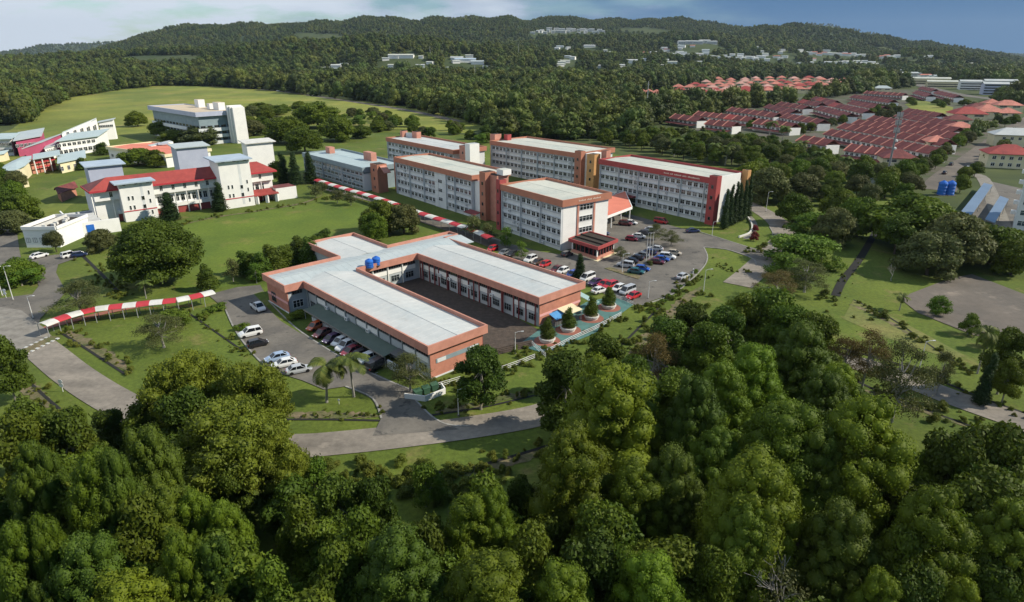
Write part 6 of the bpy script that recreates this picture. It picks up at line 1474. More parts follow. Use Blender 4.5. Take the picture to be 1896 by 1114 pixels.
def scatter(d0, d1, sp, hs, n, umin=-60, umax=1956):
    k = 0
    for _ in range(n):
        d = math.sqrt(FRR.uniform(d0*d0, d1*d1)); u = FRR.uniform(umin, umax); x = (u-CX)/F*(d*PC+CAMH*PS); z = terrain(x, d)
        dd = d*PC-(z-CAMH)*PS; px = CX+F*x/dd; py = CY-F*(d*PS+(z-CAMH)*PC)/dd
        if py > 260 or (px < 905 and py > 232) or (z < 3 and blocked(px, py)): continue
        if z < 3 and 150 < py and 560 < px < 900 and py > 160+(px-560)*.22: 
            if FRR.random() < .75: continue
        if d > 700 and math.sin(x*.0061+.7)*math.cos(d*.0043+x*.0017)+.35*math.sin(d*.013+x*.009) > .93: continue
        if FRR.random() < .12+.25*max(0, math.sin(x*.011+1)*math.cos(d*.009)): continue
        if d > 1000 and any(abs(x-a) < w_*.6+8 and -120 < d-b_ < 24 for a, b_, w_ in FARB): continue
        pts.append((x, d, z-1, FRR.uniform(*hs)*(1.0))); k += 1
    return k
scatter(420, 900, 9, (.5, 1.9), 13000); scatter(900, 1600, 10, (.6, 2.3), 22000); scatter(1600, 3000, 14, (.7, 2.1), 36000); scatter(3000, 4700, 20, (1.0, 1.7), 52000); scatter(5500, 9000, 30, (1.6, 2.6), 16000)
# far crowns: small lumpy crowns on a short trunk, many copies through a node group
fcol = bpy.data.collections.new('forest_crowns')
for s in range(7):
    lo = L_blob(11, 9.5, 8, 2.1, 300+s, .35, [.8, .7, .9, 1.05, .75, .8, 1.3][s], .25); lo.append((0, 0, 5.5, 3, 3, 3.4))
    o = bpy.data.objects.new('forest_crown', crown('forest_crown', lo, 300, 1.15, 'leaf_far', core=.9, jit=.55)); fcol.objects.link(o)
def mass(name, label, pts, col, nk):
    """one object for what nobody could count: points that carry copies of the crowns in `col`"""
    pts = [p for p in pts]; P_ = np.array(pts)
    me = bpy.data.meshes.new(name); me.vertices.add(len(P_)); me.vertices.foreach_set('co', P_[:, :3].astype(np.float32).ravel())
    at = me.attributes.new('size', 'FLOAT', 'POINT'); at.data.foreach_set('value', P_[:, 3].astype(np.float32))
    me.materials.append(MAT['leaf_far'])
    fo = tag(obj(name, me), label=label, kind='stuff')
    ng = bpy.data.node_groups.new(name, 'GeometryNodeTree'); ng.interface.new_socket('Geometry', in_out='INPUT', socket_type='NodeSocketGeometry'); ng.interface.new_socket('Geometry', in_out='OUTPUT', socket_type='NodeSocketGeometry')
    def gn(t, **k):
        n = ng.nodes.new(t)
        for a, b_ in k.items(): setattr(n, a, b_)
        return n
    gi, go_ = gn('NodeGroupInput'), gn('NodeGroupOutput')
    ci = gn('GeometryNodeCollectionInfo'); ci.inputs['Collection'].default_value = col; ci.inputs['Separate Children'].default_value = True; ci.inputs['Reset Children'].default_value = True
    mpn = gn('GeometryNodeMeshToPoints'); iop = gn('GeometryNodeInstanceOnPoints'); iop.inputs['Pick Instance'].default_value = True
    ri = gn('FunctionNodeRandomValue', data_type='INT'); ri.inputs[4].default_value = 0; ri.inputs[5].default_value = nk-1
    rv = gn('FunctionNodeRandomValue', data_type='FLOAT_VECTOR'); rv.inputs[0].default_value = (-.06, -.06, 0); rv.inputs[1].default_value = (.06, .06, 6.28)
    na = gn('GeometryNodeInputNamedAttribute', data_type='FLOAT'); na.inputs['Name'].default_value = 'size'
    rs = gn('FunctionNodeRandomValue', data_type='FLOAT_VECTOR'); rs.inputs[0].default_value = (.8, .8, .75); rs.inputs[1].default_value = (1.2, 1.2, 1.3)
    vm = gn('ShaderNodeVectorMath', operation='MULTIPLY'); lk = ng.links.new
    lk(gi.outputs[0], mpn.inputs['Mesh']); lk(mpn.outputs[0], iop.inputs['Points']); lk(ci.outputs[0], iop.inputs['Instance']); lk(ri.outputs[2], iop.inputs['Instance Index'])
    lk(rv.outputs[0], iop.inputs['Rotation']); lk(rs.outputs[0], vm.inputs[0]); lk(na.outputs[0], vm.inputs[1]); lk(vm.outputs[0], iop.inputs['Scale']); lk(iop.outputs[0], go_.inputs[0])
    md = fo.modifiers.new(name, 'NODES'); md.node_group = ng
mass('forest', 'dense dark green forest covering valley and hills', pts, fcol, 7)
ucol = bpy.data.collections.new('undergrowth_crowns')
for hh, ww, cm, tm in PROTO['leafy']: ucol.objects.link(bpy.data.objects.new('undergrowth_crown', cm))
mass('undergrowth', 'shaded undergrowth between the foreground trees', UNDER, ucol, 3)

# rough scrub along drains, banks and the wood's edge
SCR = random.Random(8); scrub = []
def scrubline(px, n, wd, s0, s1):
    P = smooth([G(*p) for p in px], 6)
    for _ in range(n):
        i = SCR.randrange(len(P)-1); q = P[i].lerp(P[i+1], SCR.random()); scrub.append((q.x+SCR.gauss(0, wd), q.y+SCR.gauss(0, wd), 0, SCR.uniform(s0, s1)))
for px, n, wd, s0, s1 in [([(122, 608), (170, 636), (260, 692)], 35, 1.3, .12, .5), ([(12, 690), (60, 725), (140, 790)], 40, 1.0, .12, .4), ([(150, 470), (200, 522), (228, 550)], 50, 1.2, .15, .5),
      ([(515, 768), (610, 766), (700, 769)], 40, .8, .08, .3), ([(805, 762), (900, 744), (1000, 722)], 40, 1.0, .1, .4), ([(820, 884), (920, 864), (1030, 832)], 60, 1.2, .15, .5), ([(560, 880), (700, 895), (850, 900)], 90, 2.0, .25, .8),
      ([(1150, 650), (1215, 605), (1290, 530)], 60, 2.0, .15, .6), ([(1545, 560), (1580, 500), (1625, 425)], 24, 1.8, .1, .3), ([(1575, 555), (1650, 595), (1800, 690)], 40, 1.2, .15, .55), ([(1560, 690), (1650, 738), (1800, 795), (1890, 830)], 50, 2.2, .15, .6), ([(1560, 640), (1700, 690), (1896, 770)], 60, 1.0, .12, .4),
      ([(1440, 480), (1500, 520), (1560, 590)], 25, 2.0, .2, .7), ([(1180, 575), (1240, 555), (1300, 510)], 50, 1.0, .15, .4), ([(340, 575), (400, 612), (455, 655)], 40, .8, .1, .35), ([(960, 650), (1040, 645), (1150, 590)], 60, 1.0, .15, .45), ([(820, 720), (900, 700), (1000, 665)], 50, 1.6, .12, .45),
      ([(330, 416), (420, 398), (560, 378), (620, 362)], 70, 1.2, .12, .45), ([(1400, 470), (1470, 440), (1500, 400)], 60, 2.4, .2, .7), ([(1310, 470), (1350, 500), (1380, 500)], 20, 1.5, .12, .35)]: scrubline(px, n, wd, s0, s1)
scol = bpy.data.collections.new('scrub_clumps')
for hh, ww, cm0, tm in PROTO['bush']:
    cm = cm0.copy(); cm.materials[0] = MAT['leaf_scrub']; scol.objects.link(bpy.data.objects.new('scrub_clump', cm))
mass('scrub', 'rough grass and low scrub along drains and wood edges', scrub, scol, 3)
# ------------------------------------------------------------------ vehicles
def paint(name, c, met=.0):
    m = mat('paint_'+name, c, .32, spec=.5, metal=met); m.node_tree.nodes['Principled BSDF'].inputs['Coat Weight'].default_value = .5; return m
PAINT = {'white': (.74, .74, .72), 'silver': (.46, .48, .50), 'black': (.015, .015, .018), 'dark': (.035, .037, .045), 'red': (.52, .02, .025), 'crimson': (.25, .015, .035), 'darkred': (.12, .015, .02), 'orange': (.55, .09, .02),
         'blue': (.02, .09, .42), 'navy': (.02, .035, .10), 'lightblue': (.30, .40, .55), 'teal': (.02, .11, .12), 'beige': (.48, .42, .33), 'purple': (.06, .025, .09), 'grey': (.16, .17, .18), 'brown': (.10, .06, .04)}
for k_, c_ in PAINT.items(): paint(k_, c_)
mat('tyre', (.012, .012, .012), .9); mat('headlight', (.75, .77, .78), .15, spec=.8); mat('taillight', (.35, .01, .01), .3)
TYPES = {  # length, half width, height, belt, bonnet front x.., profile of the glasshouse (x, z)
 'sedan': (4.4, .86, 1.44, .90, [(-1.75, .92), (-1.05, 1.40), (.35, 1.44), (1.15, .92)]),
 'hatch': (3.8, .83, 1.48, .92, [(-1.82, .95), (-1.45, 1.42), (.25, 1.48), (1.1, .93)]),
 'suv': (4.5, .92, 1.74, 1.05, [(-2.15, 1.08), (-1.85, 1.66), (.35, 1.74), (1.15, 1.07)]),
 'van': (4.7, .92, 1.85, 1.08, [(-2.28, 1.1), (-2.1, 1.78), (.9, 1.85), (1.75, 1.1)]),
 'pickup': (5.0, .92, 1.75, 1.05, [(-.75, 1.07), (-.45, 1.68), (.75, 1.75), (1.5, 1.07)]),
}
_car = {}
def car_parts(tp, col):
    k = (tp, col)
    if k in _car: return _car[k]
    L_, w, h, bz, gp = TYPES[tp]; R = {}
    # body: lofted cross-sections nose to tail
    secs = [(-L_/2, .80, .42, .74), (-L_/2+.12, .94, .28, bz-.06), (-L_/2+.55, 1., .24, bz), (-.6, 1.02, .22, bz+.02), (.8, 1.02, .22, bz), (L_/2-.75, 1., .24, bz-.08), (L_/2-.2, .92, .28, bz-.26), (L_/2, .74, .40, .62)]
    b_ = MB()
    for x, ws, z0, z1 in secs:
        ww = w*ws; b_.v += [(x, -ww*.92, z0), (x, ww*.92, z0), (x, ww, (z0+z1)/2), (x, ww*.93, z1), (x, -ww*.93, z1), (x, -ww, (z0+z1)/2)]
    for i in range(len(secs)-1):
        for j in range(6): b_.f.append((i*6+j, i*6+(j+1) % 6, (i+1)*6+(j+1) % 6, (i+1)*6+j)); b_.m.append(0)
    b_.f += [(5, 4, 3, 2, 1, 0), tuple((len(secs)-1)*6+j for j in range(6))]; b_.m += [0, 0]
    R['body'] = b_.mesh('body', MAT['paint_'+col])
    if tp == 'pickup':
        b_ = MB(); b_.box(-2.35, -.85, -w*.78, w*.78, bz-.1, bz+.03); R['load_bed'] = b_.mesh('load_bed', MAT['black'])
    g = MB(); ins = [.96, .80, .80, .94]
    for (x, z), s in zip(gp, ins): g.v += [(x, -w*.93*s, z-(.02 if z > bz+.2 else .06)), (x, w*.93*s, z-(.02 if z > bz+.2 else .06))]
    g.f = [(0, 1, 3, 2), (4, 5, 7, 6), (0, 2, 4, 6), (7, 5, 3, 1), (2, 3, 5, 4), (6, 7, 1, 0)]; g.m = [0]*6
    R['glasshouse'] = g.mesh('glasshouse', MAT['glass'])
    b_ = MB(); (x1, z1), (x2, z2) = gp[1], gp[2]; ww = w*.93*.80
    b_.v = [(x1-.10, -ww, z1-.04), (x1-.10, ww, z1-.04), (x2+.10, ww, z2-.05), (x2+.10, -ww, z2-.05), (x1+.05, -ww*.86, z1+.035), (x1+.05, ww*.86, z1+.035), (x2-.05, ww*.86, z2+.03), (x2-.05, -ww*.86, z2+.03)]
    b_.f = [(4, 7, 6, 5), (0, 3, 7, 4), (1, 5, 6, 2), (0, 4, 5, 1), (3, 2, 6, 7)]; b_.m = [0]*5
    # pillars
    for s in (-1, 1):
        for (a, c_) in ((gp[0], gp[1]), (gp[3], gp[2])):
            b_.tube([(a[0], s*w*.885, a[1]-.05), (c_[0], s*w*.755, c_[1]-.03)], .055, 4)
        mx = (gp[1][0]+gp[2][0])/2-.1; b_.tube([(mx, s*w*.89, bz-.02), (mx, s*w*.755, h-.06)], .05, 4)
    R['roof'] = b_.mesh('roof', MAT['paint_'+col])
    if 'wheel' not in _car:
        q = MB(); q.lathe((0, 0, 0), [(.20, -.1), (.31, -.1), (.33, -.05), (.33, .05), (.31, .1), (.20, .1)], 14)
        q.lathe((0, 0, 0), [(.0, .085), (.2, .085)], 12, 1); q.v = [(x, z, y) for x, y, z in q.v]; _car['wheel'] = q.mesh('wheel', [MAT['tyre'], MAT['steel']])
        q = MB(); q.box(-.06, .06, -.17, .17, -.08, .08); _car['hl'] = q.mesh('headlight', MAT['headlight']); q = MB(); q.box(-.05, .05, -.14, .14, -.12, .12); _car['tl'] = q.mesh('taillight', MAT['taillight'])
    _car[k] = R; return R
def car(tp, col, label, x, y, ax=None, rz=None, group=None, z=.13, s=1.0, flip=False):
    """(x, y) pixel of the car's middle at bonnet height; rz its heading in the place"""
    p = G(x, y, .8); t = thing('parked_car', label, 'car', (p.x, p.y, z), rz+(math.pi if flip else 0), group); t.scale = (s, s, s)
    L_, w, h, bz, gp = TYPES[tp]
    for n, me in car_parts(tp, col).items(): obj(n, me, t)
    for sx in (-L_*.30, L_*.31):
        for sy in (-1, 1): obj('wheel', _car['wheel'], t, (sx, sy*(w-.08), .33), 0 if sy > 0 else math.pi)
    for sy in (-1, 1): obj('headlight', _car['hl'], t, (L_/2-.08, sy*w*.58, .62)); obj('taillight', _car['tl'], t, (-L_/2+.05, sy*w*.66, .72))
    return t
aB = math.atan2(Bdir.y, Bdir.x); aA = math.atan2(Adir.y, Adir.x)
def head(x0, y0, x1, y1): p, q = G(x0, y0), G(x1, y1); return math.atan2(q.y-p.y, q.x-p.x)
g1 = 'cars in the left car park'
hR = head(444, 619, 483, 610)
car('pickup', 'white', 'white pickup in the shade at the top of the left car park', 477.5, 567, rz=head(465, 558, 492, 576), group=g1)
car('suv', 'white', 'white off-roader on the left side of the left car park', 463, 615, rz=hR, flip=True, group=g1)
car('hatch', 'black', 'black hatchback next to the white off-roader', 477, 634, rz=head(462, 637, 492, 630), group=g1)
car('sedan', 'lightblue', 'pale blue saloon behind the white saloon in the left car park', 513, 660, rz=head(497, 664, 530, 656), flip=True, group=g1)
car('sedan', 'white', 'white saloon between the pale blue and silver cars', 526, 671, rz=head(506, 676, 546, 667), flip=True, group=g1)
car('sedan', 'silver', 'silver saloon half under the trees at the left car park', 553, 682, rz=head(540, 685, 570, 679), group=g1)
for tp, col, x, y, lab in [('hatch', 'orange', 583, 603, 'orange-red hatchback, first at the top of the awning row'), ('sedan', 'darkred', 597, 615, 'dark red saloon second in the awning row'), ('hatch', 'purple', 613, 626, 'dark purple hatchback third in the awning row'),
     ('hatch', 'white', 630, 631, 'white hatchback in the awning row, upper of the two white cars side by side'), ('suv', 'white', 641, 639, 'white off-roader in the awning row beside the crimson car'), ('sedan', 'crimson', 650, 648, 'crimson saloon in the awning row'),
     ('hatch', 'dark', 663, 656, 'dark hatchback between crimson and white in the awning row'), ('suv', 'white', 680, 663, 'white off-roader near the lower end of the awning row'), ('van', 'black', 699, 674, 'black van at the lower end of the awning row')]:
    car(tp, col, lab, x, y, rz=head(x-14, y+7, x+16, y-7), flip=(tp != 'van'), group=g1)
g2 = 'cars in the right car park'
for tp, col, x, y, lab in [('hatch', 'red', 912, 459, 'red car seen over the roof edge near the front block pier'), ('sedan', 'grey', 934, 466, 'grey car seen over the right wing roof, left of the black one'), ('hatch', 'black', 948, 469, 'black car seen over the right wing roof'),
     ('suv', 'white', 982, 479, 'white car seen over the right wing roof'), ('hatch', 'brown', 995, 484, 'brown car beside the white one over the right wing roof'), ('hatch', 'red', 1009, 488, 'red hatchback over the middle of the right wing roof'),
     ('sedan', 'darkred', 1031, 497, 'dark red car over the right wing roof'), ('hatch', 'white', 1042, 500, 'white hatchback touching the dark red car over the right wing roof'), ('hatch', 'blue', 1060, 506, 'blue hatchback beside the slim tree'),
     ('van', 'white', 1088, 513, 'white van at the top of the row by the right wing end'), ('sedan', 'purple', 1102, 521, 'dark purple saloon below the white van'), ('sedan', 'red', 1119, 524, 'red saloon, upper of the two reds in the row by the wing end'), ('suv', 'red', 1130, 528, 'red off-roader, lower of the two reds in the row by the wing end'),
     ('hatch', 'white', 1145, 532, 'white hatchback between the reds and the silver van'), ('van', 'silver', 1162, 537, 'silver van next to the bright red saloon'), ('sedan', 'red', 1173, 546, 'bright red saloon at the lower end of the row by the wing end')]:
    car(tp, col, lab, x, y, rz=head(x-15, y+6.5, x+15, y-5.5), flip=True, group=g2)
car('sedan', 'white', 'white car tucked beside the teal canopy', 1110, 536, rz=head(1095, 541, 1125, 532), group=g2)
hI = head(1142, 488, 1174, 492)
for tp, col, x, y, lab in [('suv', 'silver', 1158, 489, 'silver off-roader at the near end of the island row'), ('sedan', 'black', 1167, 482, 'black saloon second in the island row'), ('sedan', 'dark', 1178, 476, 'charcoal saloon third in the island row'), ('sedan', 'grey', 1188, 471, 'grey saloon fourth in the island row'),
     ('sedan', 'navy', 1202, 466, 'navy saloon fifth in the island row'), ('sedan', 'silver', 1214, 459, 'silver saloon at the far end of the island row')]:
    car(tp, col, lab, x, y, rz=hI, flip=True, group=g2)
for tp, col, x, y, lab in [('sedan', 'teal', 1178, 501, 'dark teal saloon in front of the island'), ('hatch', 'blue', 1190, 496, 'blue hatchback beside the dark teal saloon'), ('sedan', 'darkred', 1216, 483, 'dark saloon left of the bright blue car'), ('sedan', 'blue', 1225, 478, 'bright blue saloon right of the flagpoles'), ('suv', 'white', 1236, 474, 'white off-roader right of the bright blue car'), ('hatch', 'beige', 1249, 467, 'beige car at the far right of the island rows')]:
    car(tp, col, lab, x, y, rz=hI, group=g2)
for tp, col, x, y, lab in [('sedan', 'silver', 1206, 424, 'silver saloon in the upper row of the right car park'), ('sedan', 'dark', 1194, 430, 'dark saloon in the upper row beside the silver one'), ('sedan', 'white', 1183, 436, 'white saloon in the upper row of the right car park'), ('hatch', 'crimson', 1170, 441, 'crimson hatchback at the near end of the upper row')]:
    car(tp, col, lab, x, y, rz=hI, group=g2)
car('suv', 'darkred', 'dark red off-roader under the edge of the salmon canopy', 1158, 413, rz=hI, group=g2); car('sedan', 'white', 'white saloon behind the dark red off-roader', 1168, 411, rz=hI, group=g2)
car('van', 'red', 'red van against the long right-hand block', 1224, 409, rz=head(1210, 407, 1238, 412), group=g2); car('sedan', 'navy', 'dark blue saloon at the corner of the right-hand block', 1283, 426, rz=head(1268, 428, 1298, 426), group=g2)
car('sedan', 'navy', 'dark saloon behind the porch', 1116, 430, rz=hI, group=g2); car('hatch', 'dark', 'dark hatchback at the white end corner of the front block', 1050, 469, rz=head(1040, 472, 1060, 466), group=g2)
car('sedan', 'silver', 'silver saloon driving out past the yellow bollards', 1265, 510, rz=head(1252, 514, 1280, 503), group=g2)
g3 = 'cars on the left road'
car('sedan', 'white', 'white saloon parked before the flat white building', 72, 472, rz=head(58, 475, 84, 469), group=g3); car('suv', 'white', 'white off-roader on the left road beside the drain', 130, 471, rz=head(118, 473, 142, 468), group=g3); car('hatch', 'navy', 'dark blue car half hidden right of the white off-roader', 147, 470, rz=head(140, 470, 156, 468), group=g3)
car('hatch', 'black', 'small black car on the left road bend', 62, 495, rz=head(57, 490, 66, 500), group=g3, s=.8)
for x, y, c_, lab in [(372, 157, 'white', 'white car on the far field road, left'), (515, 168, 'white', 'white car on the far field road, right'), (1761, 303, 'dark', 'dark car on the left side of the estate road'), (1749, 319, 'black', 'black car near the twin tanks'), (1781, 319, 'dark', 'dark car parked at the right of the estate road, nearest'), (1787, 314, 'silver', 'silver car parked at the right of the estate road, middle'), (1793, 310, 'white', 'white car parked at the right of the estate road, farthest')]:
    car('sedan', c_, lab, x, y, rz=head(1760, 325, 1805, 293) if x > 1000 else .1, s=1.2 if y < 200 else 1.)
# ------------------------------------------------------------------ street furniture
def lamp(label, bx, by, h, arm=1.2, rz=0., m='pole_white', name='street_lamp'):
    p = G(bx, by); t = thing(name, label, 'lamp', (p.x, p.y, 0), rz, 'lamp posts')
    b_ = MB(); b_.tube([(0, 0, 0), (0, 0, h*.5), (0, 0, h)], [.09, .07, .045], 7); b_.build('pole', MAT[m], t)
    b_ = MB(); b_.tube([(0, 0, h-.1), (arm*.5, 0, h+.15), (arm, 0, h+.2)], .045, 6); b_.build('arm', MAT[m], t)
    b_ = MB(); b_.box(arm-.1, arm+.35, -.1, .1, h+.12, h+.24); b_.build('lantern', MAT['frame_white'], t)
    b_ = MB(); b_.lathe((0, 0, 0), [(.2, 0), (.2, .25), (.12, .3)], 8); b_.build('base', MAT['concrete'], t)
for a in [('lamp post on the grass below the bright red saloon', 1200, 553, 4.2), ('lamp post on the lawn left of the plaza', 954, 655, 4.4), ('lamp post on the verge above the lower road', 849, 770, 4.6), ('tall lamp post on the left roundabout', 25, 556, 8.0), ('second lamp post on the left roundabout edge', 5, 548, 7.0),
          ('lamp post at the inner bend of the right road', 1418, 392, 7.0), ('lamp post beside the island row', 1152, 505, 5.0), ('lamp post on the drain side by the right wood', 1302, 545, 6.0), ('lamp post on the grass of the column trees', 1318, 438, 4.6), ('lamp post beside the curved walkway', 62, 590, 5), ('lamp post near the right road trees', 1700, 690, 6)]: lamp(*a)
for i, (x, y) in enumerate([(1196, 487), (1201, 485.5), (1206.5, 484)]):
    p = G(x, y); t = thing('flagpole', '%s of the three white flagpoles on the car park island' % ['leftmost', 'middle one', 'rightmost'][i], 'flagpole', (p.x, p.y, 0), 0, 'three flagpoles')
    b_ = MB(); b_.tube([(0, 0, 0), (0, 0, 4), (0, 0, 8)], [.09, .07, .04], 7); b_.build('pole', MAT['pole_white'], t); b_ = MB(); b_.lathe((0, 0, 0), [(.05, 7.95), (.1, 8.05), (.02, 8.15)], 8); b_.build('finial', MAT['steel'], t)
    b_ = MB(); b_.lathe((0, 0, 0), [(.4, .1), (.4, .5), (.2, .55)], 10); b_.build('base', MAT['concrete'], t)
p = G(1204, 490); plant('bush', 'yellow-green shrub at the foot of the flagpoles', p, 1.2, 2.2)
# planters with clipped trees on the plaza
for i, (x, y) in enumerate([(1013, 632), (1052, 612), (1095, 590), (1127, 570)]):
    p = G(x, y); t = thing('planter', '%s round white planter on the teal plaza' % ['nearest', 'second', 'third', 'farthest'][i], 'planter', (p.x, p.y, .1), 0, 'plaza planters')
    b_ = MB(); b_.lathe((0, 0, 0), [(1.35, 0), (1.45, .5), (1.62, .55), (1.62, .85), (1.4, .86), (1.35, .7)], 22); b_.build('bowl', MAT['canopy_white'], t)
    b_ = MB(); b_.lathe((0, 0, 0), [(1.36, .6), (1.36, .72)], 18); b_.build('soil', MAT['soil'], t)
    plant('cone', '%s clipped dark tree growing in a plaza planter' % ['nearest', 'second', 'third', 'farthest'][i], (p.x, p.y+.2, .7), 4.4, 2.9, group='clipped plaza trees')
# white railings
def railing(label, pts, h=1.0, step=1.6, m='pole_white', rails=3):
    P = [G(*p) for p in pts]; t = thing('railing', label, 'railing', tuple(P[0]), world=True)
    for a, c_ in zip(P, P[1:]):
        n = max(1, int((c_-a).length/step))
        for i in range(n+1): q = a.lerp(c_, i/n); b_ = MB(); b_.tube([(q.x, q.y, 0), (q.x, q.y, h)], .05, 5); b_.build('post', MAT[m], t)
        for r in range(rails): zz = h*(r+1)/rails-.05; b_ = MB(); b_.tube([(a.x, a.y, zz), (c_.x, c_.y, zz)], .045, 5); b_.build('rail', MAT[m], t)
railing('white railing along the grass below the courtyard wall', [(929, 687), (960, 676), (990, 664)]); railing('white railing beside the bin enclosure', [(812, 718), (852, 706)]); railing('white railing along the near edge of the teal plaza', [(1013, 655), (1060, 630), (1100, 612), (1150, 585)])
railing('low white railing on the far side of the plaza by the cars', [(1128, 548), (1160, 560), (1172, 566)]); railing('white railing by the footbridge on the right wood drain', [(985, 640), (1010, 662)])
railing('red and white kerb railing under the curved walkway', [(125, 603), (200, 585), (270, 575), (355, 568)], .6, 2.0, 'canopy_red', 2)
# courtyard retaining wall: stepped brick edge
p0, p1, p2 = G(893, 632), G(905, 660), G(990, 640)
rw = thing('retaining_wall', 'brown brick retaining wall at the open end of the courtyard', 'wall', tuple(p1), world=True)
for k_ in range(4):
    b_ = MB(); b_.bar(p1+Vector((-.15*k_, .25*k_, 0)), p2+Vector((-.15*k_, .25*k_, 0)), .3, 0, .25+.22*k_); b_.build('brick_course', MAT['brick_paving'], rw)
# bin enclosure
p = G(790, 742); d = (G(840, 726)-p).normalized(); n = Vector((-d.y, d.x, 0)); 
be = thing('bin_enclosure', 'white-walled bin enclosure at the car park mouth', 'enclosure', tuple(p), world=True)
for a, c_ in ((p-d*2.6+n*2.6, p-d*.2), (p-d*.2, p+d*3.6+n*.4), (p+d*3.6+n*.4, p+d*4+n*2.4)): b_ = MB(); b_.bar(a, c_, .2, 0, 1.0); b_.build('wall', MAT['wall_white'], be)
mat('bin_green', (.05, .115, .07), .6)
for i in range(3):
    q = p+d*(-.6+i*1.6)+n*(1.9+.2*i); t = thing('rubbish_bin', '%s of the three green bins in the white enclosure' % ['leftmost', 'middle', 'rightmost'][i], 'bin', (q.x, q.y, 0), math.atan2(d.y, d.x), 'green bins')
    b_ = MB(); b_.add([(-.5, -.4, .15), (.5, -.4, .15), (.5, .4, .15), (-.5, .4, .15), (-.62, -.5, 1.2), (.62, -.5, 1.2), (.62, .5, 1.2), (-.62, .5, 1.2)], [(3, 2, 1, 0), (0, 1, 5, 4), (1, 2, 6, 5), (2, 3, 7, 6), (3, 0, 4, 7), (4, 5, 6, 7)]); b_.build('tub', MAT['bin_green'], t)
    b_ = MB(); b_.slab([(-.66, -.54, 1.25), (.66, -.54, 1.25), (.66, .54, 1.42), (-.66, .54, 1.42)], .05); b_.build('lid', MAT['bin_green'], t)
    for sx in (-.45, .45): b_ = MB(); b_.lathe((sx, -.3, 0), [(.08, 0), (.08, .15)], 8); b_.build('castor', MAT['black'], t)
# bollards
for i, (x, y, m_) in enumerate([(1271, 522, 'yellow'), (1276, 520, 'pole_white'), (1283, 508, 'pole_white')]):
    p = G(x, y); t = thing('bollard', ['yellow bollard at the car park exit', 'white bollard beside the yellow one', 'white marker post above the bollards'][i], 'bollard', (p.x, p.y, 0)); b_ = MB(); b_.lathe((0, 0, 0), [(.14, 0), (.14, 1.5), (.08, 1.6)], 10); b_.build('post', MAT[m_], t); b_ = MB(); b_.lathe((0, 0, 0), [(.15, 1.0), (.15, 1.2)], 10); b_.build('band', MAT['black'], t)
# round white road signs on posts
for i, (x, y) in enumerate([(117, 725), (683, 872), (12, 552), (628, 748)]):
    p = G(x, y); t = thing('road_sign', ['pair of round white sign discs on a post by the left road', 'small white marker on the lower road verge', 'round white sign discs on the left roundabout', 'small white marker on the palm verge'][i], 'sign', (p.x, p.y, 0))
    b_ = MB(); b_.tube([(0, 0, 0), (0, 0, 2.2 if i % 2 == 0 else .9)], .05, 6); b_.build('post', MAT['pole_white'], t)
    for zz in ((1.25, 1.95) if i % 2 == 0 else (.8,)):
        q = MB(); q.lathe((0, 0, 0), [(.36 if i % 2 == 0 else .2, -.02), (.36 if i % 2 == 0 else .2, .02)], 14); q.v = [(-x_, -.06-z_, y_+zz) for x_, y_, z_ in q.v]; q.build('disc', MAT['frame_white'], t)
# curved white seat wall and red shrub beside the bend
P = smooth([G(1368, 440), G(1388, 432), G(1392, 418), G(1384, 402)], 5); t = thing('curved_wall', 'curved white seat wall on the grass inside the bend', 'wall', (P[0].x, P[0].y, 0), world=True)
for a, c_ in zip(P, P[1:]): b_ = MB(); b_.bar(a, c_, .4, 0, .55); b_.build('wall_segment', MAT['canopy_white'], t)
leafmat('leaf_red', (.12, .02, .02), (.22, .05, .03)); cm = PROTO['bush'][1][2].copy(); cm.materials[0] = MAT['leaf_red']; PROTO['redbush'] = [(2.2, 3, cm, PROTO['bush'][1][3])]
for i, (x, y) in enumerate([(1397, 440), (1398, 428), (1395, 446)]): plant('redbush', '%s red-leaved shrub of the strip inside the bend' % ['middle', 'upper', 'lower'][i], G(x, y), 2.0, 2.4, group='red shrubs', name='shrub', cat='shrub')
for i in range(9): plant('bush', 'small clipped bush in the hedge beside the car park exit drain', G(1288-i*10, 505+i*9), 1.0, 1.7, group='hedge by the exit drain')
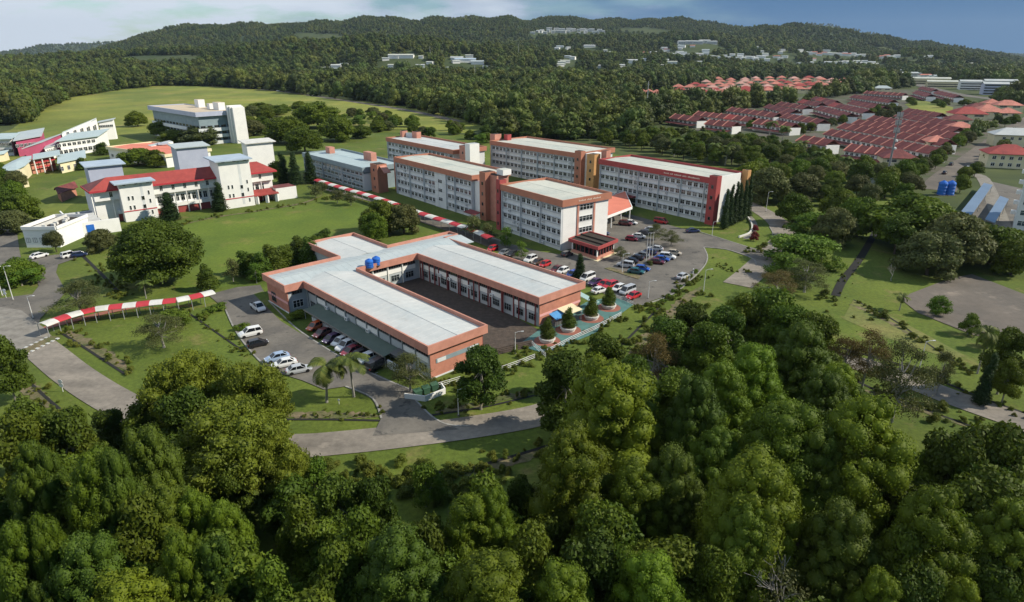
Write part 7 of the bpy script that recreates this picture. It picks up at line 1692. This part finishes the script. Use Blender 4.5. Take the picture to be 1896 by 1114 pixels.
# telecom mast
p = G(1638, 347); t = thing('telecom_mast', 'tall grey telecom mast with antenna rings before the terraces', 'mast', (p.x, p.y, 0))
b_ = MB(); b_.tube([(0, 0, 0), (0, 0, 10), (0, 0, 20), (0, 0, 30)], [.5, .42, .34, .26], 12); b_.build('pole', MAT['steel_grey'], t)
for zz in (22.5, 25.5, 28.5):
    b_ = MB(); b_.lathe((0, 0, 0), [(.9, zz), (.95, zz+.12), (.9, zz+.2)], 12); pf = b_.build('platform', MAT['steel_grey'], t)
    for k_ in range(8):
        a = k_*.785; q = MB(); x_, y_ = 1.0*math.cos(a), 1.0*math.sin(a); q.box(x_-.11, x_+.11, y_-.11, y_+.11, zz-.4, zz+1.6); q.build('antenna', MAT['steel'], pf)
for zz in (16, 19): b_ = MB(); b_.lathe((.7, 0, zz), [(.1, -.5), (.6, -.3), (.6, .3), (.1, .5)], 12); b_.build('dish', MAT['frame_white'], t)
for lab, x, y, h in [('thin mast left of the estate', 1196, 218, 30), ('thin mast rising from the central forest', 880, 165, 40), ('thin pole on the wooded slope left of centre', 797, 112, 30), ('thin pole right of the central clearing', 960, 105, 30)]:
    p = G(x, y) if y > 150 else T(x, y); t = thing('thin_mast', lab, 'mast', tuple(p)); b_ = MB(); b_.tube([(0, 0, 0), (0, 0, h/2), (0, 0, h)], [.5, .4, .25], 6); b_.build('pole', MAT['steel'], t)
    b_ = MB(); b_.box(-1.2, 1.2, -.15, .15, h-3, h-2.7); b_.build('crossarm', MAT['steel'], t)
# site cabins at the mast foot
for i, (x, y) in enumerate([(1620, 342), (1655, 350)]):
    p = G(x, y); t = thing('site_cabin', ['pale equipment cabin left of the mast foot', 'white equipment cabin right of the mast foot'][i], 'cabin', (p.x, p.y, 0), -.3); b_ = MB(); b_.box(-3, 3, -1.6, 1.6, 0, 2.6); b_.build('wall', MAT['wall_pale'], t); b_ = MB(); b_.box(-3.2, 3.2, -1.8, 1.8, 2.6, 2.8); b_.build('roof', MAT['roof_white'], t)

# ------------------------------------------------------------------ haze: the air over the whole place
hb = MB(); hb.box(-9800, 9800, -900, 10800, -6, 520)
hz_ = hb.build('haze', MAT['glass']); hz_.data.materials.clear()
hm = bpy.data.materials.new('haze'); hm.use_nodes = True; t_ = hm.node_tree; t_.nodes.clear()
vo = t_.nodes.new('ShaderNodeVolumePrincipled'); vo.inputs['Color'].default_value = (.62, .78, .98, 1); vo.inputs['Density'].default_value = .00003; vo.inputs['Anisotropy'].default_value = .2
oo = t_.nodes.new('ShaderNodeOutputMaterial'); t_.links.new(vo.outputs[0], oo.inputs['Volume']); hz_.data.materials.append(hm)
tag(hz_, 'thin blue haze lying over the valley', None, None, 'stuff')
